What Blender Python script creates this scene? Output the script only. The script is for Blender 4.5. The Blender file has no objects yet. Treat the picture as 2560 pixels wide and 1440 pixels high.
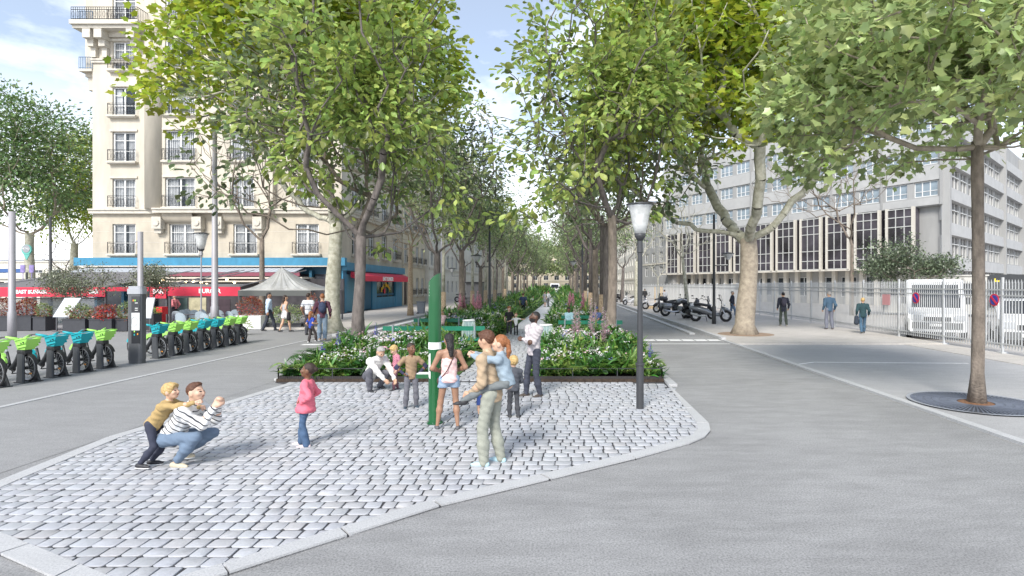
import bpy, math, random, time
import numpy as np
from mathutils import Vector, Matrix
T0 = time.time()
random.seed(7); np.random.seed(7)
SC = bpy.context.scene
COL = SC.collection
F_PX, VX, VY, CAM_H = 1400.0, 1405.0, 712.0, 2.4   # focal length, principal point (photo pixels), eye height
R = math.radians

def G(px, py, z=0.0):
    """ground-plane point (height z) seen at photo pixel px,py"""
    d = F_PX*(CAM_H-z)/(py-VY)
    return Vector(((px-VX)*d/F_PX, d, z))
def at(px, py, d):
    return Vector(((px-VX)*d/F_PX, d, CAM_H-(py-VY)*d/F_PX))
def V(*a): return Vector(a)

# ---------------------------------------------------------------- materials
def nd(nt, t, **kw):
    n = nt.nodes.new(t)
    for k, v in kw.items():
        if k in n.inputs: n.inputs[k].default_value = v
        else: setattr(n, k, v)
    return n
MATS = {}
def mat(name, col, rough=0.6, metal=0.0, var=0.0, vscale=4.0, bump=0.0, bscale=40.0, spec=0.5,
        island=0.0, trans=0.0, emit=0.0, alpha=1.0, streak=0.0, coat=0.0, col2=None, hue=0.0):
    if name in MATS: return MATS[name]
    m = bpy.data.materials.new(name); m.use_nodes = True
    nt = m.node_tree; L = nt.links.new
    b = nt.nodes['Principled BSDF']; out = nt.nodes['Material Output']
    c4 = (col[0], col[1], col[2], 1)
    b.inputs['Base Color'].default_value = c4
    b.inputs['Roughness'].default_value = rough
    b.inputs['Metallic'].default_value = metal
    b.inputs['Specular IOR Level'].default_value = spec
    if coat: b.inputs['Coat Weight'].default_value = coat
    tc = nd(nt, 'ShaderNodeTexCoord')
    cur = None
    if var or col2 or streak:
        no = nd(nt, 'ShaderNodeTexNoise', Scale=vscale, Detail=5.0, Roughness=0.6)
        if streak:
            mp = nd(nt, 'ShaderNodeMapping'); mp.inputs['Scale'].default_value = (1, 1, streak)
            L(tc.outputs['Object'], mp.inputs['Vector']); L(mp.outputs['Vector'], no.inputs['Vector'])
        else:
            L(tc.outputs['Object'], no.inputs['Vector'])
        mr = nd(nt, 'ShaderNodeMapRange'); mr.inputs['From Min'].default_value = .3; mr.inputs['From Max'].default_value = .7
        L(no.outputs['Fac'], mr.inputs['Value'])
        mx = nd(nt, 'ShaderNodeMix', data_type='RGBA')
        a = col2 if col2 else tuple(max(0, c*(1-var)) for c in col)
        bb = col if col2 else tuple(min(1, c*(1+var)) for c in col)
        mx.inputs['A'].default_value = (*a, 1); mx.inputs['B'].default_value = (*bb, 1)
        L(mr.outputs['Result'], mx.inputs['Factor'])
        cur = mx.outputs['Result']
    if island:
        ge = nd(nt, 'ShaderNodeNewGeometry')
        hs = nd(nt, 'ShaderNodeHueSaturation')
        if cur: L(cur, hs.inputs['Color'])
        else: hs.inputs['Color'].default_value = c4
        m1 = nd(nt, 'ShaderNodeMapRange'); m1.inputs['To Min'].default_value = 1-island; m1.inputs['To Max'].default_value = 1+island
        L(ge.outputs['Random Per Island'], m1.inputs['Value']); L(m1.outputs['Result'], hs.inputs['Value'])
        if hue:
            wn = nd(nt, 'ShaderNodeTexWhiteNoise', noise_dimensions='1D'); L(ge.outputs['Random Per Island'], wn.inputs['W'])
            m2 = nd(nt, 'ShaderNodeMapRange'); m2.inputs['To Min'].default_value = .5-hue; m2.inputs['To Max'].default_value = .5+hue
            L(wn.outputs['Value'], m2.inputs['Value']); L(m2.outputs['Result'], hs.inputs['Hue'])
        cur = hs.outputs['Color']
    if cur: L(cur, b.inputs['Base Color'])
    if bump:
        n2 = nd(nt, 'ShaderNodeTexNoise', Scale=bscale, Detail=4.0)
        L(tc.outputs['Object'], n2.inputs['Vector'])
        bp = nd(nt, 'ShaderNodeBump'); bp.inputs['Strength'].default_value = bump; bp.inputs['Distance'].default_value = 0.02
        L(n2.outputs['Fac'], bp.inputs['Height']); L(bp.outputs['Normal'], b.inputs['Normal'])
    if trans:
        tr = nd(nt, 'ShaderNodeBsdfTranslucent')
        if cur: L(cur, tr.inputs['Color'])
        else: tr.inputs['Color'].default_value = c4
        ms = nd(nt, 'ShaderNodeMixShader'); ms.inputs['Fac'].default_value = trans
        L(b.outputs[0], ms.inputs[1]); L(tr.outputs[0], ms.inputs[2]); L(ms.outputs[0], out.inputs['Surface'])
    if emit:
        b.inputs['Emission Color'].default_value = c4; b.inputs['Emission Strength'].default_value = emit
    if alpha < 1:
        tp = nd(nt, 'ShaderNodeBsdfTransparent')
        ms = nd(nt, 'ShaderNodeMixShader'); ms.inputs['Fac'].default_value = alpha
        L(tp.outputs[0], ms.inputs[1]); L(b.outputs[0], ms.inputs[2]); L(ms.outputs[0], out.inputs['Surface'])
    MATS[name] = m
    return m

def srgb(r, g, b):
    f = lambda c: ((c/255+.055)/1.055)**2.4 if c/255 > .04045 else c/255/12.92
    return (f(r), f(g), f(b))

# ---------------------------------------------------------------- mesh builder
class MB:
    def __init__(s): s.v = []; s.f = []; s.m = []; s.mi = 0
    def add(s, vs, fs):
        o = len(s.v); s.v.extend([tuple(p) for p in vs]); s.f.extend([tuple(i+o for i in f) for f in fs]); s.m.extend([s.mi]*len(fs)); return s
    def box(s, c, size, rz=0.0, taper=1.0):
        hx, hy, hz = size[0]/2, size[1]/2, size[2]/2
        ca, sa = math.cos(rz), math.sin(rz)
        vs = []
        for dz, k in ((-hz, 1), (hz, taper)):
            for dx, dy in ((-hx, -hy), (hx, -hy), (hx, hy), (-hx, hy)):
                dx *= k; dy *= k
                vs.append((c[0]+dx*ca-dy*sa, c[1]+dx*sa+dy*ca, c[2]+dz))
        return s.add(vs, [(3, 2, 1, 0), (4, 5, 6, 7), (0, 1, 5, 4), (1, 2, 6, 5), (2, 3, 7, 6), (3, 0, 4, 7)])
    def b2(s, x0, x1, y0, y1, z0, z1): return s.box(((x0+x1)/2, (y0+y1)/2, (z0+z1)/2), (abs(x1-x0), abs(y1-y0), abs(z1-z0)))
    def bar(s, a, b, w, h, up=(0, 0, 1)):
        a = Vector(a); b = Vector(b); d = (b-a).normalized(); u = Vector(up)
        r = d.cross(u)
        if r.length < 1e-4: r = d.cross(Vector((0, 1, 0)))
        r.normalize(); u = r.cross(d)
        vs = []
        for p in (a, b):
            for x, y in ((-1, -1), (1, -1), (1, 1), (-1, 1)): vs.append(p+r*(w/2*x)+u*(h/2*y))
        return s.add(vs, [(0, 1, 2, 3), (7, 6, 5, 4), (0, 4, 5, 1), (1, 5, 6, 2), (2, 6, 7, 3), (3, 7, 4, 0)])
    def tube(s, pts, rad, n=8, cap=True):
        pts = [Vector(p) for p in pts]; k = len(pts)
        if not hasattr(rad, '__len__'): rad = [rad]*k
        vs = []; prev = None
        for i, p in enumerate(pts):
            d = (pts[min(i+1, k-1)]-pts[max(i-1, 0)])
            if d.length < 1e-9: d = Vector((0, 0, 1))
            d.normalize()
            if prev is None:
                r = d.cross(Vector((0, 0, 1)))
                if r.length < 1e-3: r = d.cross(Vector((0, 1, 0)))
            else: r = prev-d*prev.dot(d)
            r.normalize(); prev = r; u = d.cross(r)
            for j in range(n):
                a = 2*math.pi*j/n
                vs.append(p+r*(math.cos(a)*rad[i])+u*(math.sin(a)*rad[i]))
        fs = [(i*n+j, i*n+(j+1) % n, (i+1)*n+(j+1) % n, (i+1)*n+j) for i in range(k-1) for j in range(n)]
        if cap: fs += [tuple(range(n-1, -1, -1)), tuple((k-1)*n+j for j in range(n))]
        return s.add(vs, fs)
    def lathe(s, c, prof, n=16, axis='z'):
        vs = []
        for r, z in prof:
            for j in range(n):
                a = 2*math.pi*j/n; x, y = math.cos(a)*r, math.sin(a)*r
                q = (x, y, z) if axis == 'z' else ((z, x, y) if axis == 'x' else (x, z, y))
                vs.append((c[0]+q[0], c[1]+q[1], c[2]+q[2]))
        k = len(prof)
        fs = [(i*n+j, i*n+(j+1) % n, (i+1)*n+(j+1) % n, (i+1)*n+j) for i in range(k-1) for j in range(n)]
        fs += [tuple(range(n-1, -1, -1)), tuple((k-1)*n+j for j in range(n))]
        return s.add(vs, fs)
    def prism(s, poly, z0, z1):
        n = len(poly)
        vs = [(p[0], p[1], z0) for p in poly]+[(p[0], p[1], z1) for p in poly]
        return s.add(vs, [tuple(range(n-1, -1, -1)), tuple(range(n, 2*n))]+[(i, (i+1) % n, n+(i+1) % n, n+i) for i in range(n)])
    def extr(s, poly, a, b, plane='xz'):
        """polygon in a vertical plane extruded from a to b along the remaining axis"""
        n = len(poly)
        if plane == 'xz': vs = [(p[0], a, p[1]) for p in poly]+[(p[0], b, p[1]) for p in poly]
        else: vs = [(a, p[0], p[1]) for p in poly]+[(b, p[0], p[1]) for p in poly]
        return s.add(vs, [tuple(range(n-1, -1, -1)), tuple(range(n, 2*n))]+[(i, (i+1) % n, n+(i+1) % n, n+i) for i in range(n)])
    def quad(s, a, b, c, d): return s.add([a, b, c, d], [(0, 1, 2, 3)])

def mesh_from(name, v, f, mi=None, smooth=False):
    me = bpy.data.meshes.new(name)
    me.from_pydata([tuple(p) for p in v], [], f)
    if mi is not None and any(mi): me.polygons.foreach_set('material_index', mi)
    if smooth: me.polygons.foreach_set('use_smooth', [True]*len(me.polygons))
    me.validate(); me.update()
    return me

def world_loc(o):
    l = Vector((0, 0, 0))
    while o is not None: l = l+o.location; o = o.parent
    return l

def link(name, me, m, parent=None, origin=None):
    """link a mesh whose vertices are in WORLD coordinates (parents are unrotated while building)"""
    base = world_loc(parent) if parent is not None else Vector((0, 0, 0))
    o = bpy.data.objects.new(name, me); COL.objects.link(o)
    if m is not None:
        for q in (m if isinstance(m, (list, tuple)) else [m]): me.materials.append(q)
    if origin is not None:
        off = Vector(origin); o.location = off-base
    else: off = base
    if off.length: me.transform(Matrix.Translation(-off))
    if parent is not None: o.parent = parent
    return o

def obj(name, mb, m, parent=None, smooth=False, origin=None):
    me = mesh_from(name, mb.v, mb.f, mb.m, smooth)
    if smooth and len(me.polygons) and isinstance(smooth, float):
        pass
    return link(name, me, m, parent, origin)

def tag(o, label=None, cat=None, group=None, kind=None):
    if label: o['label'] = label
    if cat: o['category'] = cat
    if group: o['group'] = group
    if kind: o['kind'] = kind
    return o
def thing(name, label, cat, loc=(0, 0, 0), group=None):
    o = bpy.data.objects.new(name, None); COL.objects.link(o); o.location = loc
    o.empty_display_size = .2
    return tag(o, label, cat, group)
def struct(name, mb, m, smooth=False): return tag(obj(name, mb, m, None, smooth), kind='structure')
def dup(o, loc=None, rz=None, label=None, group=None, parent=None, scale=None):
    c = o.copy(); COL.objects.link(c); c.parent = parent
    for ch in o.children: dup(ch, parent=c)
    if loc is not None: c.location = loc
    if rz is not None: c.rotation_euler = (0, 0, rz)
    if scale is not None: c.scale = (scale,)*3 if not hasattr(scale, '__len__') else scale
    if label: c['label'] = label
    if group: c['group'] = group
    return c

def text(name, s, size, loc, rot, m, parent=None, depth=0.004, align='CENTER', bold=0.0):
    cu = bpy.data.curves.new(name, 'FONT'); cu.body = s; cu.size = size; cu.extrude = depth; cu.offset = bold
    cu.align_x = align; cu.align_y = 'CENTER'; cu.resolution_u = 2
    t = bpy.data.objects.new('tmp', cu); COL.objects.link(t)
    bpy.context.view_layer.update()
    me = bpy.data.meshes.new_from_object(t.evaluated_get(bpy.context.evaluated_depsgraph_get()))
    bpy.data.objects.remove(t); bpy.data.curves.remove(cu)
    from mathutils import Euler
    me.transform(Matrix.Translation(Vector(loc)) @ Euler(rot).to_matrix().to_4x4())
    me.materials.clear()
    return link(name, me, m, parent)

def split(mb, gap=.35):
    """separate a builder into groups of pieces whose boxes lie further than gap apart"""
    par = list(range(len(mb.v)))
    def fd(i):
        while par[i] != i: par[i] = par[par[i]]; i = par[i]
        return i
    for f in mb.f:
        for k in f[1:]: par[fd(k)] = fd(f[0])
    comp = {}
    for i in range(len(mb.v)): comp.setdefault(fd(i), []).append(i)
    bx = [[c, np.min([mb.v[i] for i in c], 0), np.max([mb.v[i] for i in c], 0)] for c in comp.values()]
    ch = True
    while ch:
        ch = False; out = []
        while bx:
            a = bx.pop()
            for b in out:
                if (a[1]-gap < b[2]).all() and (b[1]-gap < a[2]).all(): b[0] = b[0]+a[0]; b[1] = np.minimum(a[1], b[1]); b[2] = np.maximum(a[2], b[2]); ch = True; break
            else: out.append(a)
        bx = out
    res = []
    for c, _, _ in bx:
        m = MB(); mp = {i: j for j, i in enumerate(sorted(c))}; m.v = [mb.v[i] for i in sorted(c)]
        for f, k in zip(mb.f, mb.m):
            if f[0] in mp: m.f.append(tuple(mp[i] for i in f)); m.m.append(k)
        res.append(m)
    return res

# ---------------------------------------------------------------- fast instanced-geometry-into-one-mesh (leaves, stones)
def np_mesh(name, verts, faces_list, smooth=False, mats=None):
    """verts (N,3); faces_list = list of (M,k) int arrays; mats optional list of int arrays"""
    me = bpy.data.meshes.new(name)
    nl = sum(f.size for f in faces_list); npoly = sum(len(f) for f in faces_list)
    me.vertices.add(len(verts)); me.vertices.foreach_set('co', np.ascontiguousarray(verts, dtype=np.float32).ravel())
    me.loops.add(nl); me.loops.foreach_set('vertex_index', np.concatenate([f.ravel() for f in faces_list]).astype(np.int32))
    me.polygons.add(npoly)
    tot = np.concatenate([np.full(len(f), f.shape[1], dtype=np.int32) for f in faces_list])
    st = np.concatenate([[0], np.cumsum(tot)[:-1]]).astype(np.int32)
    me.polygons.foreach_set('loop_start', st)
    try: me.polygons.foreach_set('loop_total', tot)
    except Exception: pass
    if mats is not None: me.polygons.foreach_set('material_index', np.concatenate(mats).astype(np.int32))
    if smooth: me.polygons.foreach_set('use_smooth', np.ones(npoly, dtype=bool))
    me.update(calc_edges=True)
    return me

def scatter_mesh(name, tv, tf, pos, dirs, nrm, scale, smooth=False):
    """copy template (verts tv: x=width,y=length,z=normal) at pos, y along dirs, z along nrm"""
    tv = np.asarray(tv, float); N = len(pos)
    d = dirs/np.linalg.norm(dirs, axis=1, keepdims=True)
    x = np.cross(d, nrm); x /= np.linalg.norm(x, axis=1, keepdims=True)+1e-9
    z = np.cross(x, d)
    sc = np.asarray(scale).reshape(-1, 1, 1)
    P = pos[:, None, :]+sc*(tv[None, :, 0:1]*x[:, None, :]+tv[None, :, 1:2]*d[:, None, :]+tv[None, :, 2:3]*z[:, None, :])
    off = (np.arange(N)*len(tv))[:, None, None]
    ks = {}
    for f in tf: ks.setdefault(len(f), []).append(f)
    fl = [(np.array(v)[None]+off).reshape(-1, k) for k, v in ks.items()]
    return P.reshape(-1, 3), fl

def merge_np(parts):
    """parts: list of (verts, faces_list, matindex)"""
    vs = []; fs = {}; o = 0; fl = []; ms = []
    for v, f, mi in parts:
        for a in f: fl.append(a+o); ms.append(np.full(len(a), mi))
        vs.append(v); o += len(v)
    return np.concatenate(vs), fl, ms
# ================================================================= GROUND
def ground_mat(name, c1, c2, speck, sscale, rough=.85, big=.12, bump=.25):
    m = bpy.data.materials.new(name); m.use_nodes = True; nt = m.node_tree; L = nt.links.new
    b = nt.nodes['Principled BSDF']; b.inputs['Roughness'].default_value = rough
    tc = nd(nt, 'ShaderNodeTexCoord')
    n1 = nd(nt, 'ShaderNodeTexNoise', Scale=sscale, Detail=6.0, Roughness=.75); L(tc.outputs['Object'], n1.inputs['Vector'])
    n2 = nd(nt, 'ShaderNodeTexNoise', Scale=.35, Detail=6.0, Roughness=.62); L(tc.outputs['Object'], n2.inputs['Vector'])
    n3 = nd(nt, 'ShaderNodeTexNoise', Scale=2.4, Detail=4.0, Roughness=.7)
    mp = nd(nt, 'ShaderNodeMapping'); mp.inputs['Scale'].default_value = (.5, 1.6, 1); L(tc.outputs['Object'], mp.inputs['Vector']); L(mp.outputs[0], n3.inputs['Vector'])
    r1 = nd(nt, 'ShaderNodeMapRange'); r1.inputs['From Min'].default_value = .36; r1.inputs['From Max'].default_value = .56; L(n1.outputs['Fac'], r1.inputs[0])
    mx = nd(nt, 'ShaderNodeMix', data_type='RGBA'); mx.inputs['A'].default_value = (*c2, 1); mx.inputs['B'].default_value = (*c1, 1); L(r1.outputs[0], mx.inputs['Factor'])
    ad = nd(nt, 'ShaderNodeMath', operation='ADD'); L(n2.outputs['Fac'], ad.inputs[0]); L(n3.outputs['Fac'], ad.inputs[1])
    r2 = nd(nt, 'ShaderNodeMapRange'); r2.inputs['From Min'].default_value = .8; r2.inputs['From Max'].default_value = 1.2
    r2.inputs['To Min'].default_value = 1-big; r2.inputs['To Max'].default_value = 1+big; L(ad.outputs[0], r2.inputs[0])
    hs = nd(nt, 'ShaderNodeHueSaturation'); L(mx.outputs['Result'], hs.inputs['Color']); L(r2.outputs[0], hs.inputs['Value'])
    L(hs.outputs['Color'], b.inputs['Base Color'])
    bp = nd(nt, 'ShaderNodeBump'); bp.inputs['Strength'].default_value = bump; bp.inputs['Distance'].default_value = .01
    L(n1.outputs['Fac'], bp.inputs['Height']); L(bp.outputs['Normal'], b.inputs['Normal'])
    return m
M_road = ground_mat('asphalt', (.315, .313, .312), (.145, .145, .15), 0, 50, big=.14, bump=.12)
M_road2 = ground_mat('smooth_asphalt', (.30, .298, .297), (.19, .19, .195), 0, 60, big=.08, bump=.15)
M_pave = ground_mat('beige_pavement', (.50, .47, .435), (.38, .355, .335), 0, 30, big=.12, bump=.1)
M_side = ground_mat('fine_asphalt', (.40, .395, .40), (.27, .27, .275), 0, 50, big=.08, bump=.12)
M_gran = ground_mat('granite', (.50, .50, .505), (.34, .345, .355), 0, 55, rough=.7, big=.06, bump=.2)
M_mortar = mat('sett_joint', (.05, .05, .055), .95, var=.3, vscale=30)
M_paint = mat('road_paint', (.78, .78, .78), .7, var=.12, vscale=6)
M_soil = mat('bed_soil', (.05, .035, .025), .95, var=.5, vscale=12, bump=.8, bscale=20)
M_grass = mat('verge_grass', (.07, .13, .03), .9, var=.4, vscale=8)

g = MB(); S = 900; g.quad((-S, -60, 0), (S, -60, 0), (S, 1500, 0), (-S, 1500, 0)); struct('ground', g, M_road)
# smoother asphalt of the two carriageways and the cycle area
g = MB(); g.quad((-10.9, -5, .004), (-7.15, -5, .004), (-7.15, 210, .004), (-10.9, 210, .004)); struct('road_left', g, M_road2)
g = MB(); g.quad((-60, -5, .004), (-11.04, -5, .004), (-11.04, 29.5, .004), (-60, 29.5, .004)); struct('cycle_area', g, M_road2)
g = MB(); g.quad((7.03, 2, .004), (15.4, 2, .004), (15.4, 22.4, .004), (7.03, 22.4, .004)); struct('forecourt', g, M_side)
g = MB(); g.b2(6.99, 15.4, 22.4, 210, 0.0, .06); g.b2(13.7, 15.4, 6, 22.4, 0.0, .02); struct('pavement_right', g, M_pave)
g = MB(); g.b2(-17.2, -10.68, 30, 210, 0.0, .10); struct('pavement_left', g, M_pave)
g = MB(); g.quad((15.4, 6, .004), (60, 6, .004), (60, 110, .004), (15.4, 110, .004)); struct('courtyard', g, M_pave)

def kerb(name, x0, x1, y0, y1, z, step=1.0, gap=.012):
    g = MB(); y = y0
    while y < y1:
        e = min(y+step, y1); g.b2(x0, x1, y+gap/2, e-gap/2, -.01, z*(1+.03*math.sin(y*7))); y = e
        if y > 45: step = 4
    return struct(name, g, M_gran)
kerb('kerb_line_left', -11.04, -10.9, 2, 30, .018, 1.0)
kerb('kerb_left', -10.68, -10.5, 26, 200, .12, 1.0)
kerb('kerb_right', 6.86, 7.03, 3, 24, .05, 1.0)
kerb('kerb_step_right', 6.84, 7.03, 24, 200, .15, 1.0)
kerb('drainage_kerb_right', 6.15, 6.42, 27, 200, .07, 1.0)
kerb('kerb_bed_right', 2.52, 2.72, 13.2, 190, .06, 1.0)
kerb('kerb_bed_left', -7.2, -7.02, 14, 190, .06, 1.0)

# painted lines
g = MB()
g.quad((-10.1, 27, .009), (-9.7, 27, .009), (-9.9, 90, .009), (-10.25, 90, .009))
g.quad((-10.4, 22.2, .009), (-7.3, 22.2, .009), (-7.3, 22.6, .009), (-10.4, 22.6, .009))
for a, b in (((1990, 912), (2035, 906)), ((2035, 906), (2420, 909))):
    p, q = G(*a), G(*b); g.bar((p.x, p.y, .009), (q.x, q.y, .009), .07, .004)
p, q = G(1880, 862), G(2250, 862)
g.bar((p.x, p.y+.05, .009), (q.x, q.y+.05, .009), .08, .004)
for i in range(7):
    x = 2.95+i*.56; g.quad((x, 23.9, .009), (x+.5, 23.9, .009), (x+.5, 24.5, .009), (x, 24.5, .009))
g.quad((2.8, 22.6, .009), (6.8, 22.6, .009), (6.8, 22.75, .009), (2.8, 22.75, .009))
struct('road_markings', g, M_paint)

# ---------------------------------------------------------------- sett plaza
def gp(px, py): p = G(px, py); return (p.x, p.y)
outer = [gp(1655, 948), gp(1772, 1062)]
tip = [gp(1776, 1080), gp(1762, 1096), gp(1725, 1112), gp(1590, 1150)]
outer += tip + [gp(1100, 1270), gp(570, 1440)]
outer += [gp(300, 1525), gp(0, 1392), gp(-212, 1299)]
outer += [gp(0, 1207), gp(270, 1097), gp(560, 1010), gp(718, 962)]
outer += [(-7.02, 13.7), (2.5, 13.7)]
def inset(poly, w):
    n = len(poly); res = []
    area = sum(poly[i][0]*poly[(i+1) % n][1]-poly[(i+1) % n][0]*poly[i][1] for i in range(n))/2
    s = 1 if area > 0 else -1
    for i in range(n):
        a, b, c = Vector(poly[i-1]), Vector(poly[i]), Vector(poly[(i+1) % n])
        d1 = (b-a).normalized(); d2 = (c-b).normalized()
        n1 = Vector((-d1.y, d1.x))*s; n2 = Vector((-d2.y, d2.x))*s
        m = (n1+n2); m = m/max(.4, m.dot(n1)) if m.length > 1e-6 else n1
        res.append((b.x+m.x*w, b.y+m.y*w))
    return res
inn = inset(outer, .20)
def inside(poly, x, y):
    c = False; j = len(poly)-1
    for i in range(len(poly)):
        xi, yi = poly[i]; xj, yj = poly[j]
        if (yi > y) != (yj > y) and x < (xj-xi)*(y-yi)/(yj-yi)+xi: c = not c
        j = i
    return c
g = MB(); g.prism(outer, .004, .016); struct('plaza_bedding', g, M_mortar)
# granite border in slabs
g = MB(); n = len(outer)
for i in range(n-3):
    a, b = Vector(outer[i]), Vector(outer[i+1]); c, d = Vector(inn[i]), Vector(inn[i+1])
    k = max(1, round((b-a).length/1.15))
    for j in range(k):
        t0 = j/k+(.006 if (b-a).length > .5 else 0); t1 = (j+1)/k-(.006 if (b-a).length > .5 else 0)
        g.prism([a.lerp(b, t0), a.lerp(b, t1), c.lerp(d, t1), c.lerp(d, t0)], .002, .036)
struct('plaza_border', g, M_gran)
# individual setts with rounded, slightly tilted tops (one paving mesh)
def sett_tpl():
    out = []
    def ring(hx, hy, z, c):
        r = []
        for sx, sy in ((1, -1), (1, 1), (-1, 1), (-1, -1)):
            pts = [(sx*hx, sy*(hy-c)), (sx*(hx-c), sy*hy)]
            if sx*sy > 0: pass
            else: pts = pts[::-1]
            r += [(p[0], p[1], z) for p in pts]
        return r
    return ring(.5, .5, -.4, .16), ring(.5, .5, .70, .09), ring(.465, .455, 1.0, .10)
rings = sett_tpl(); TV = np.array(rings[0]+rings[1]+rings[2])
TF = [(k*8+j, k*8+(j+1) % 8, (k+1)*8+(j+1) % 8, (k+1)*8+j) for k in range(2) for j in range(8)]
sin_ = inset(outer, .13)
vs = []; cnt = 0; row = 0; y = 4.0
rng = np.random.RandomState(3)
xs = [p[0] for p in outer]
while y < 30:
    dy = .178 if y < 13 else .2
    x = -13.2+rng.rand()*.2
    while x < 3.4:
        w = rng.choice([.15, .175, .19, .205, .225])
        cx, cy = x+w/2, y+dy/2
        if y < 13.68: ok = inside(sin_, cx, cy)
        else:
            xc = -1.82
            ok = abs(cx-xc) < .86
        if ok:
            t = TV.copy(); t[:, 0] = t[:, 0]*(w-.017)*(1+.02*rng.randn()); t[:, 1] = t[:, 1]*(dy-.019)*(1+.02*rng.randn())
            z = t[:, 2]*.012+.016; tx, ty = rng.randn(2)*.012
            z = z+(t[:, 0]*tx+t[:, 1]*ty)*(t[:, 2] > 0)+rng.randn()*.0012
            a = rng.randn()*.012
            X = cx+t[:, 0]*math.cos(a)-t[:, 1]*math.sin(a)+.006*math.sin(cy*9); Y = cy+t[:, 0]*math.sin(a)+t[:, 1]*math.cos(a)+.005*math.sin(cx*2.3+row)
            X += rng.randn()*.003+.010*rng.randn(24)*.25; Y += .010*rng.randn(24)*.25
            vs.append(np.stack([X, Y, z], 1)); cnt += 1
        x += w
    y += dy; row += 1
vs = np.concatenate(vs); off = (np.arange(cnt)*24)[:, None, None]
q = (np.array(TF)[None]+off).reshape(-1, 4)
top = (np.arange(16, 24)[None]+(np.arange(cnt)*24)[:, None]).reshape(-1, 8)
me = np_mesh('plaza_setts', vs, [q, top])
M_sett = bpy.data.materials.new('granite_sett'); M_sett.use_nodes = True
nt = M_sett.node_tree; L = nt.links.new; b = nt.nodes['Principled BSDF']
ge = nd(nt, 'ShaderNodeNewGeometry'); cr = nd(nt, 'ShaderNodeValToRGB')
cr.color_ramp.elements[0].position = 0; cr.color_ramp.elements[0].color = (.37, .38, .40, 1)
cr.color_ramp.elements[1].position = 1; cr.color_ramp.elements[1].color = (.46, .465, .49, 1)
for p, c in ((.12, (.43, .435, .455, 1)), (.4, (.42, .43, .465, 1)), (.7, (.43, .425, .435, 1)), (.85, (.43, .445, .475, 1))):
    e = cr.color_ramp.elements.new(p); e.color = c
L(ge.outputs['Random Per Island'], cr.inputs[0])
tc = nd(nt, 'ShaderNodeTexCoord'); n1 = nd(nt, 'ShaderNodeTexNoise', Scale=28.0, Detail=6.0, Roughness=.7); L(tc.outputs['Object'], n1.inputs['Vector'])
n2 = nd(nt, 'ShaderNodeTexNoise', Scale=.5, Detail=3.0); L(tc.outputs['Object'], n2.inputs['Vector'])
ad = nd(nt, 'ShaderNodeMath', operation='ADD'); L(n1.outputs['Fac'], ad.inputs[0]); L(n2.outputs['Fac'], ad.inputs[1])
r = nd(nt, 'ShaderNodeMapRange'); r.inputs['From Min'].default_value = .6; r.inputs['From Max'].default_value = 1.35; r.inputs['To Min'].default_value = .8; r.inputs['To Max'].default_value = 1.14; L(ad.outputs[0], r.inputs[0])
hs = nd(nt, 'ShaderNodeHueSaturation'); L(cr.outputs[0], hs.inputs['Color']); L(r.outputs[0], hs.inputs['Value']); L(hs.outputs[0], b.inputs['Base Color'])
r = nd(nt, 'ShaderNodeMapRange'); r.inputs['To Min'].default_value = .28; r.inputs['To Max'].default_value = .6; L(n1.outputs['Fac'], r.inputs[0]); L(r.outputs[0], b.inputs['Roughness'])
bp = nd(nt, 'ShaderNodeBump'); bp.inputs['Strength'].default_value = .35; bp.inputs['Distance'].default_value = .01; L(n1.outputs['Fac'], bp.inputs['Height']); L(bp.outputs[0], b.inputs['Normal'])
tag(link('plaza_setts', me, M_sett), kind='structure')

# garden path beyond the setts: pale terrazzo with dark chips
M_terr = bpy.data.materials.new('pale_terrazzo'); M_terr.use_nodes = True
nt = M_terr.node_tree; L = nt.links.new; b = nt.nodes['Principled BSDF']; b.inputs['Roughness'].default_value = .6
tc = nd(nt, 'ShaderNodeTexCoord'); vo = nd(nt, 'ShaderNodeTexVoronoi', Scale=9.0); L(tc.outputs['Object'], vo.inputs['Vector'])
cr = nd(nt, 'ShaderNodeValToRGB'); cr.color_ramp.elements[0].position = .16; cr.color_ramp.elements[0].color = (.22, .22, .25, 1)
cr.color_ramp.elements[1].position = .24; cr.color_ramp.elements[1].color = (.68, .68, .71, 1); L(vo.outputs['Distance'], cr.inputs[0]); L(cr.outputs[0], b.inputs['Base Color'])
g = MB()
g.prism([(-2.68, 13.7), (-.96, 13.7), (-.96, 30), (.4, 200), (-.95, 200), (-2.68, 30)], 0, .012); struct('path_bedding', g, M_mortar)
g = MB(); g.prism([(-2.68, 30), (-.96, 30), (.4, 200), (-.95, 200)], .013, .035); struct('path', g, M_terr)
g = MB(); g.prism([(-3.5, 14), (-2.7, 14), (-2.7, 30), (-.97, 200), (-1.9, 200)], 0, .05); g.prism([(-.94, 14), (-.45, 30), (1.2, 200), (.42, 200), (-.94, 30)], 0, .05)
struct('grass_verge', g, M_grass)
g = MB(); g.b2(-7.02, -2.95, 13.75, 190, 0, .09); struct('soil_left', g, M_soil)
g = MB(); g.b2(-.85, 2.5, 13.75, 190, 0, .09); struct('soil_right', g, M_soil)
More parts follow.
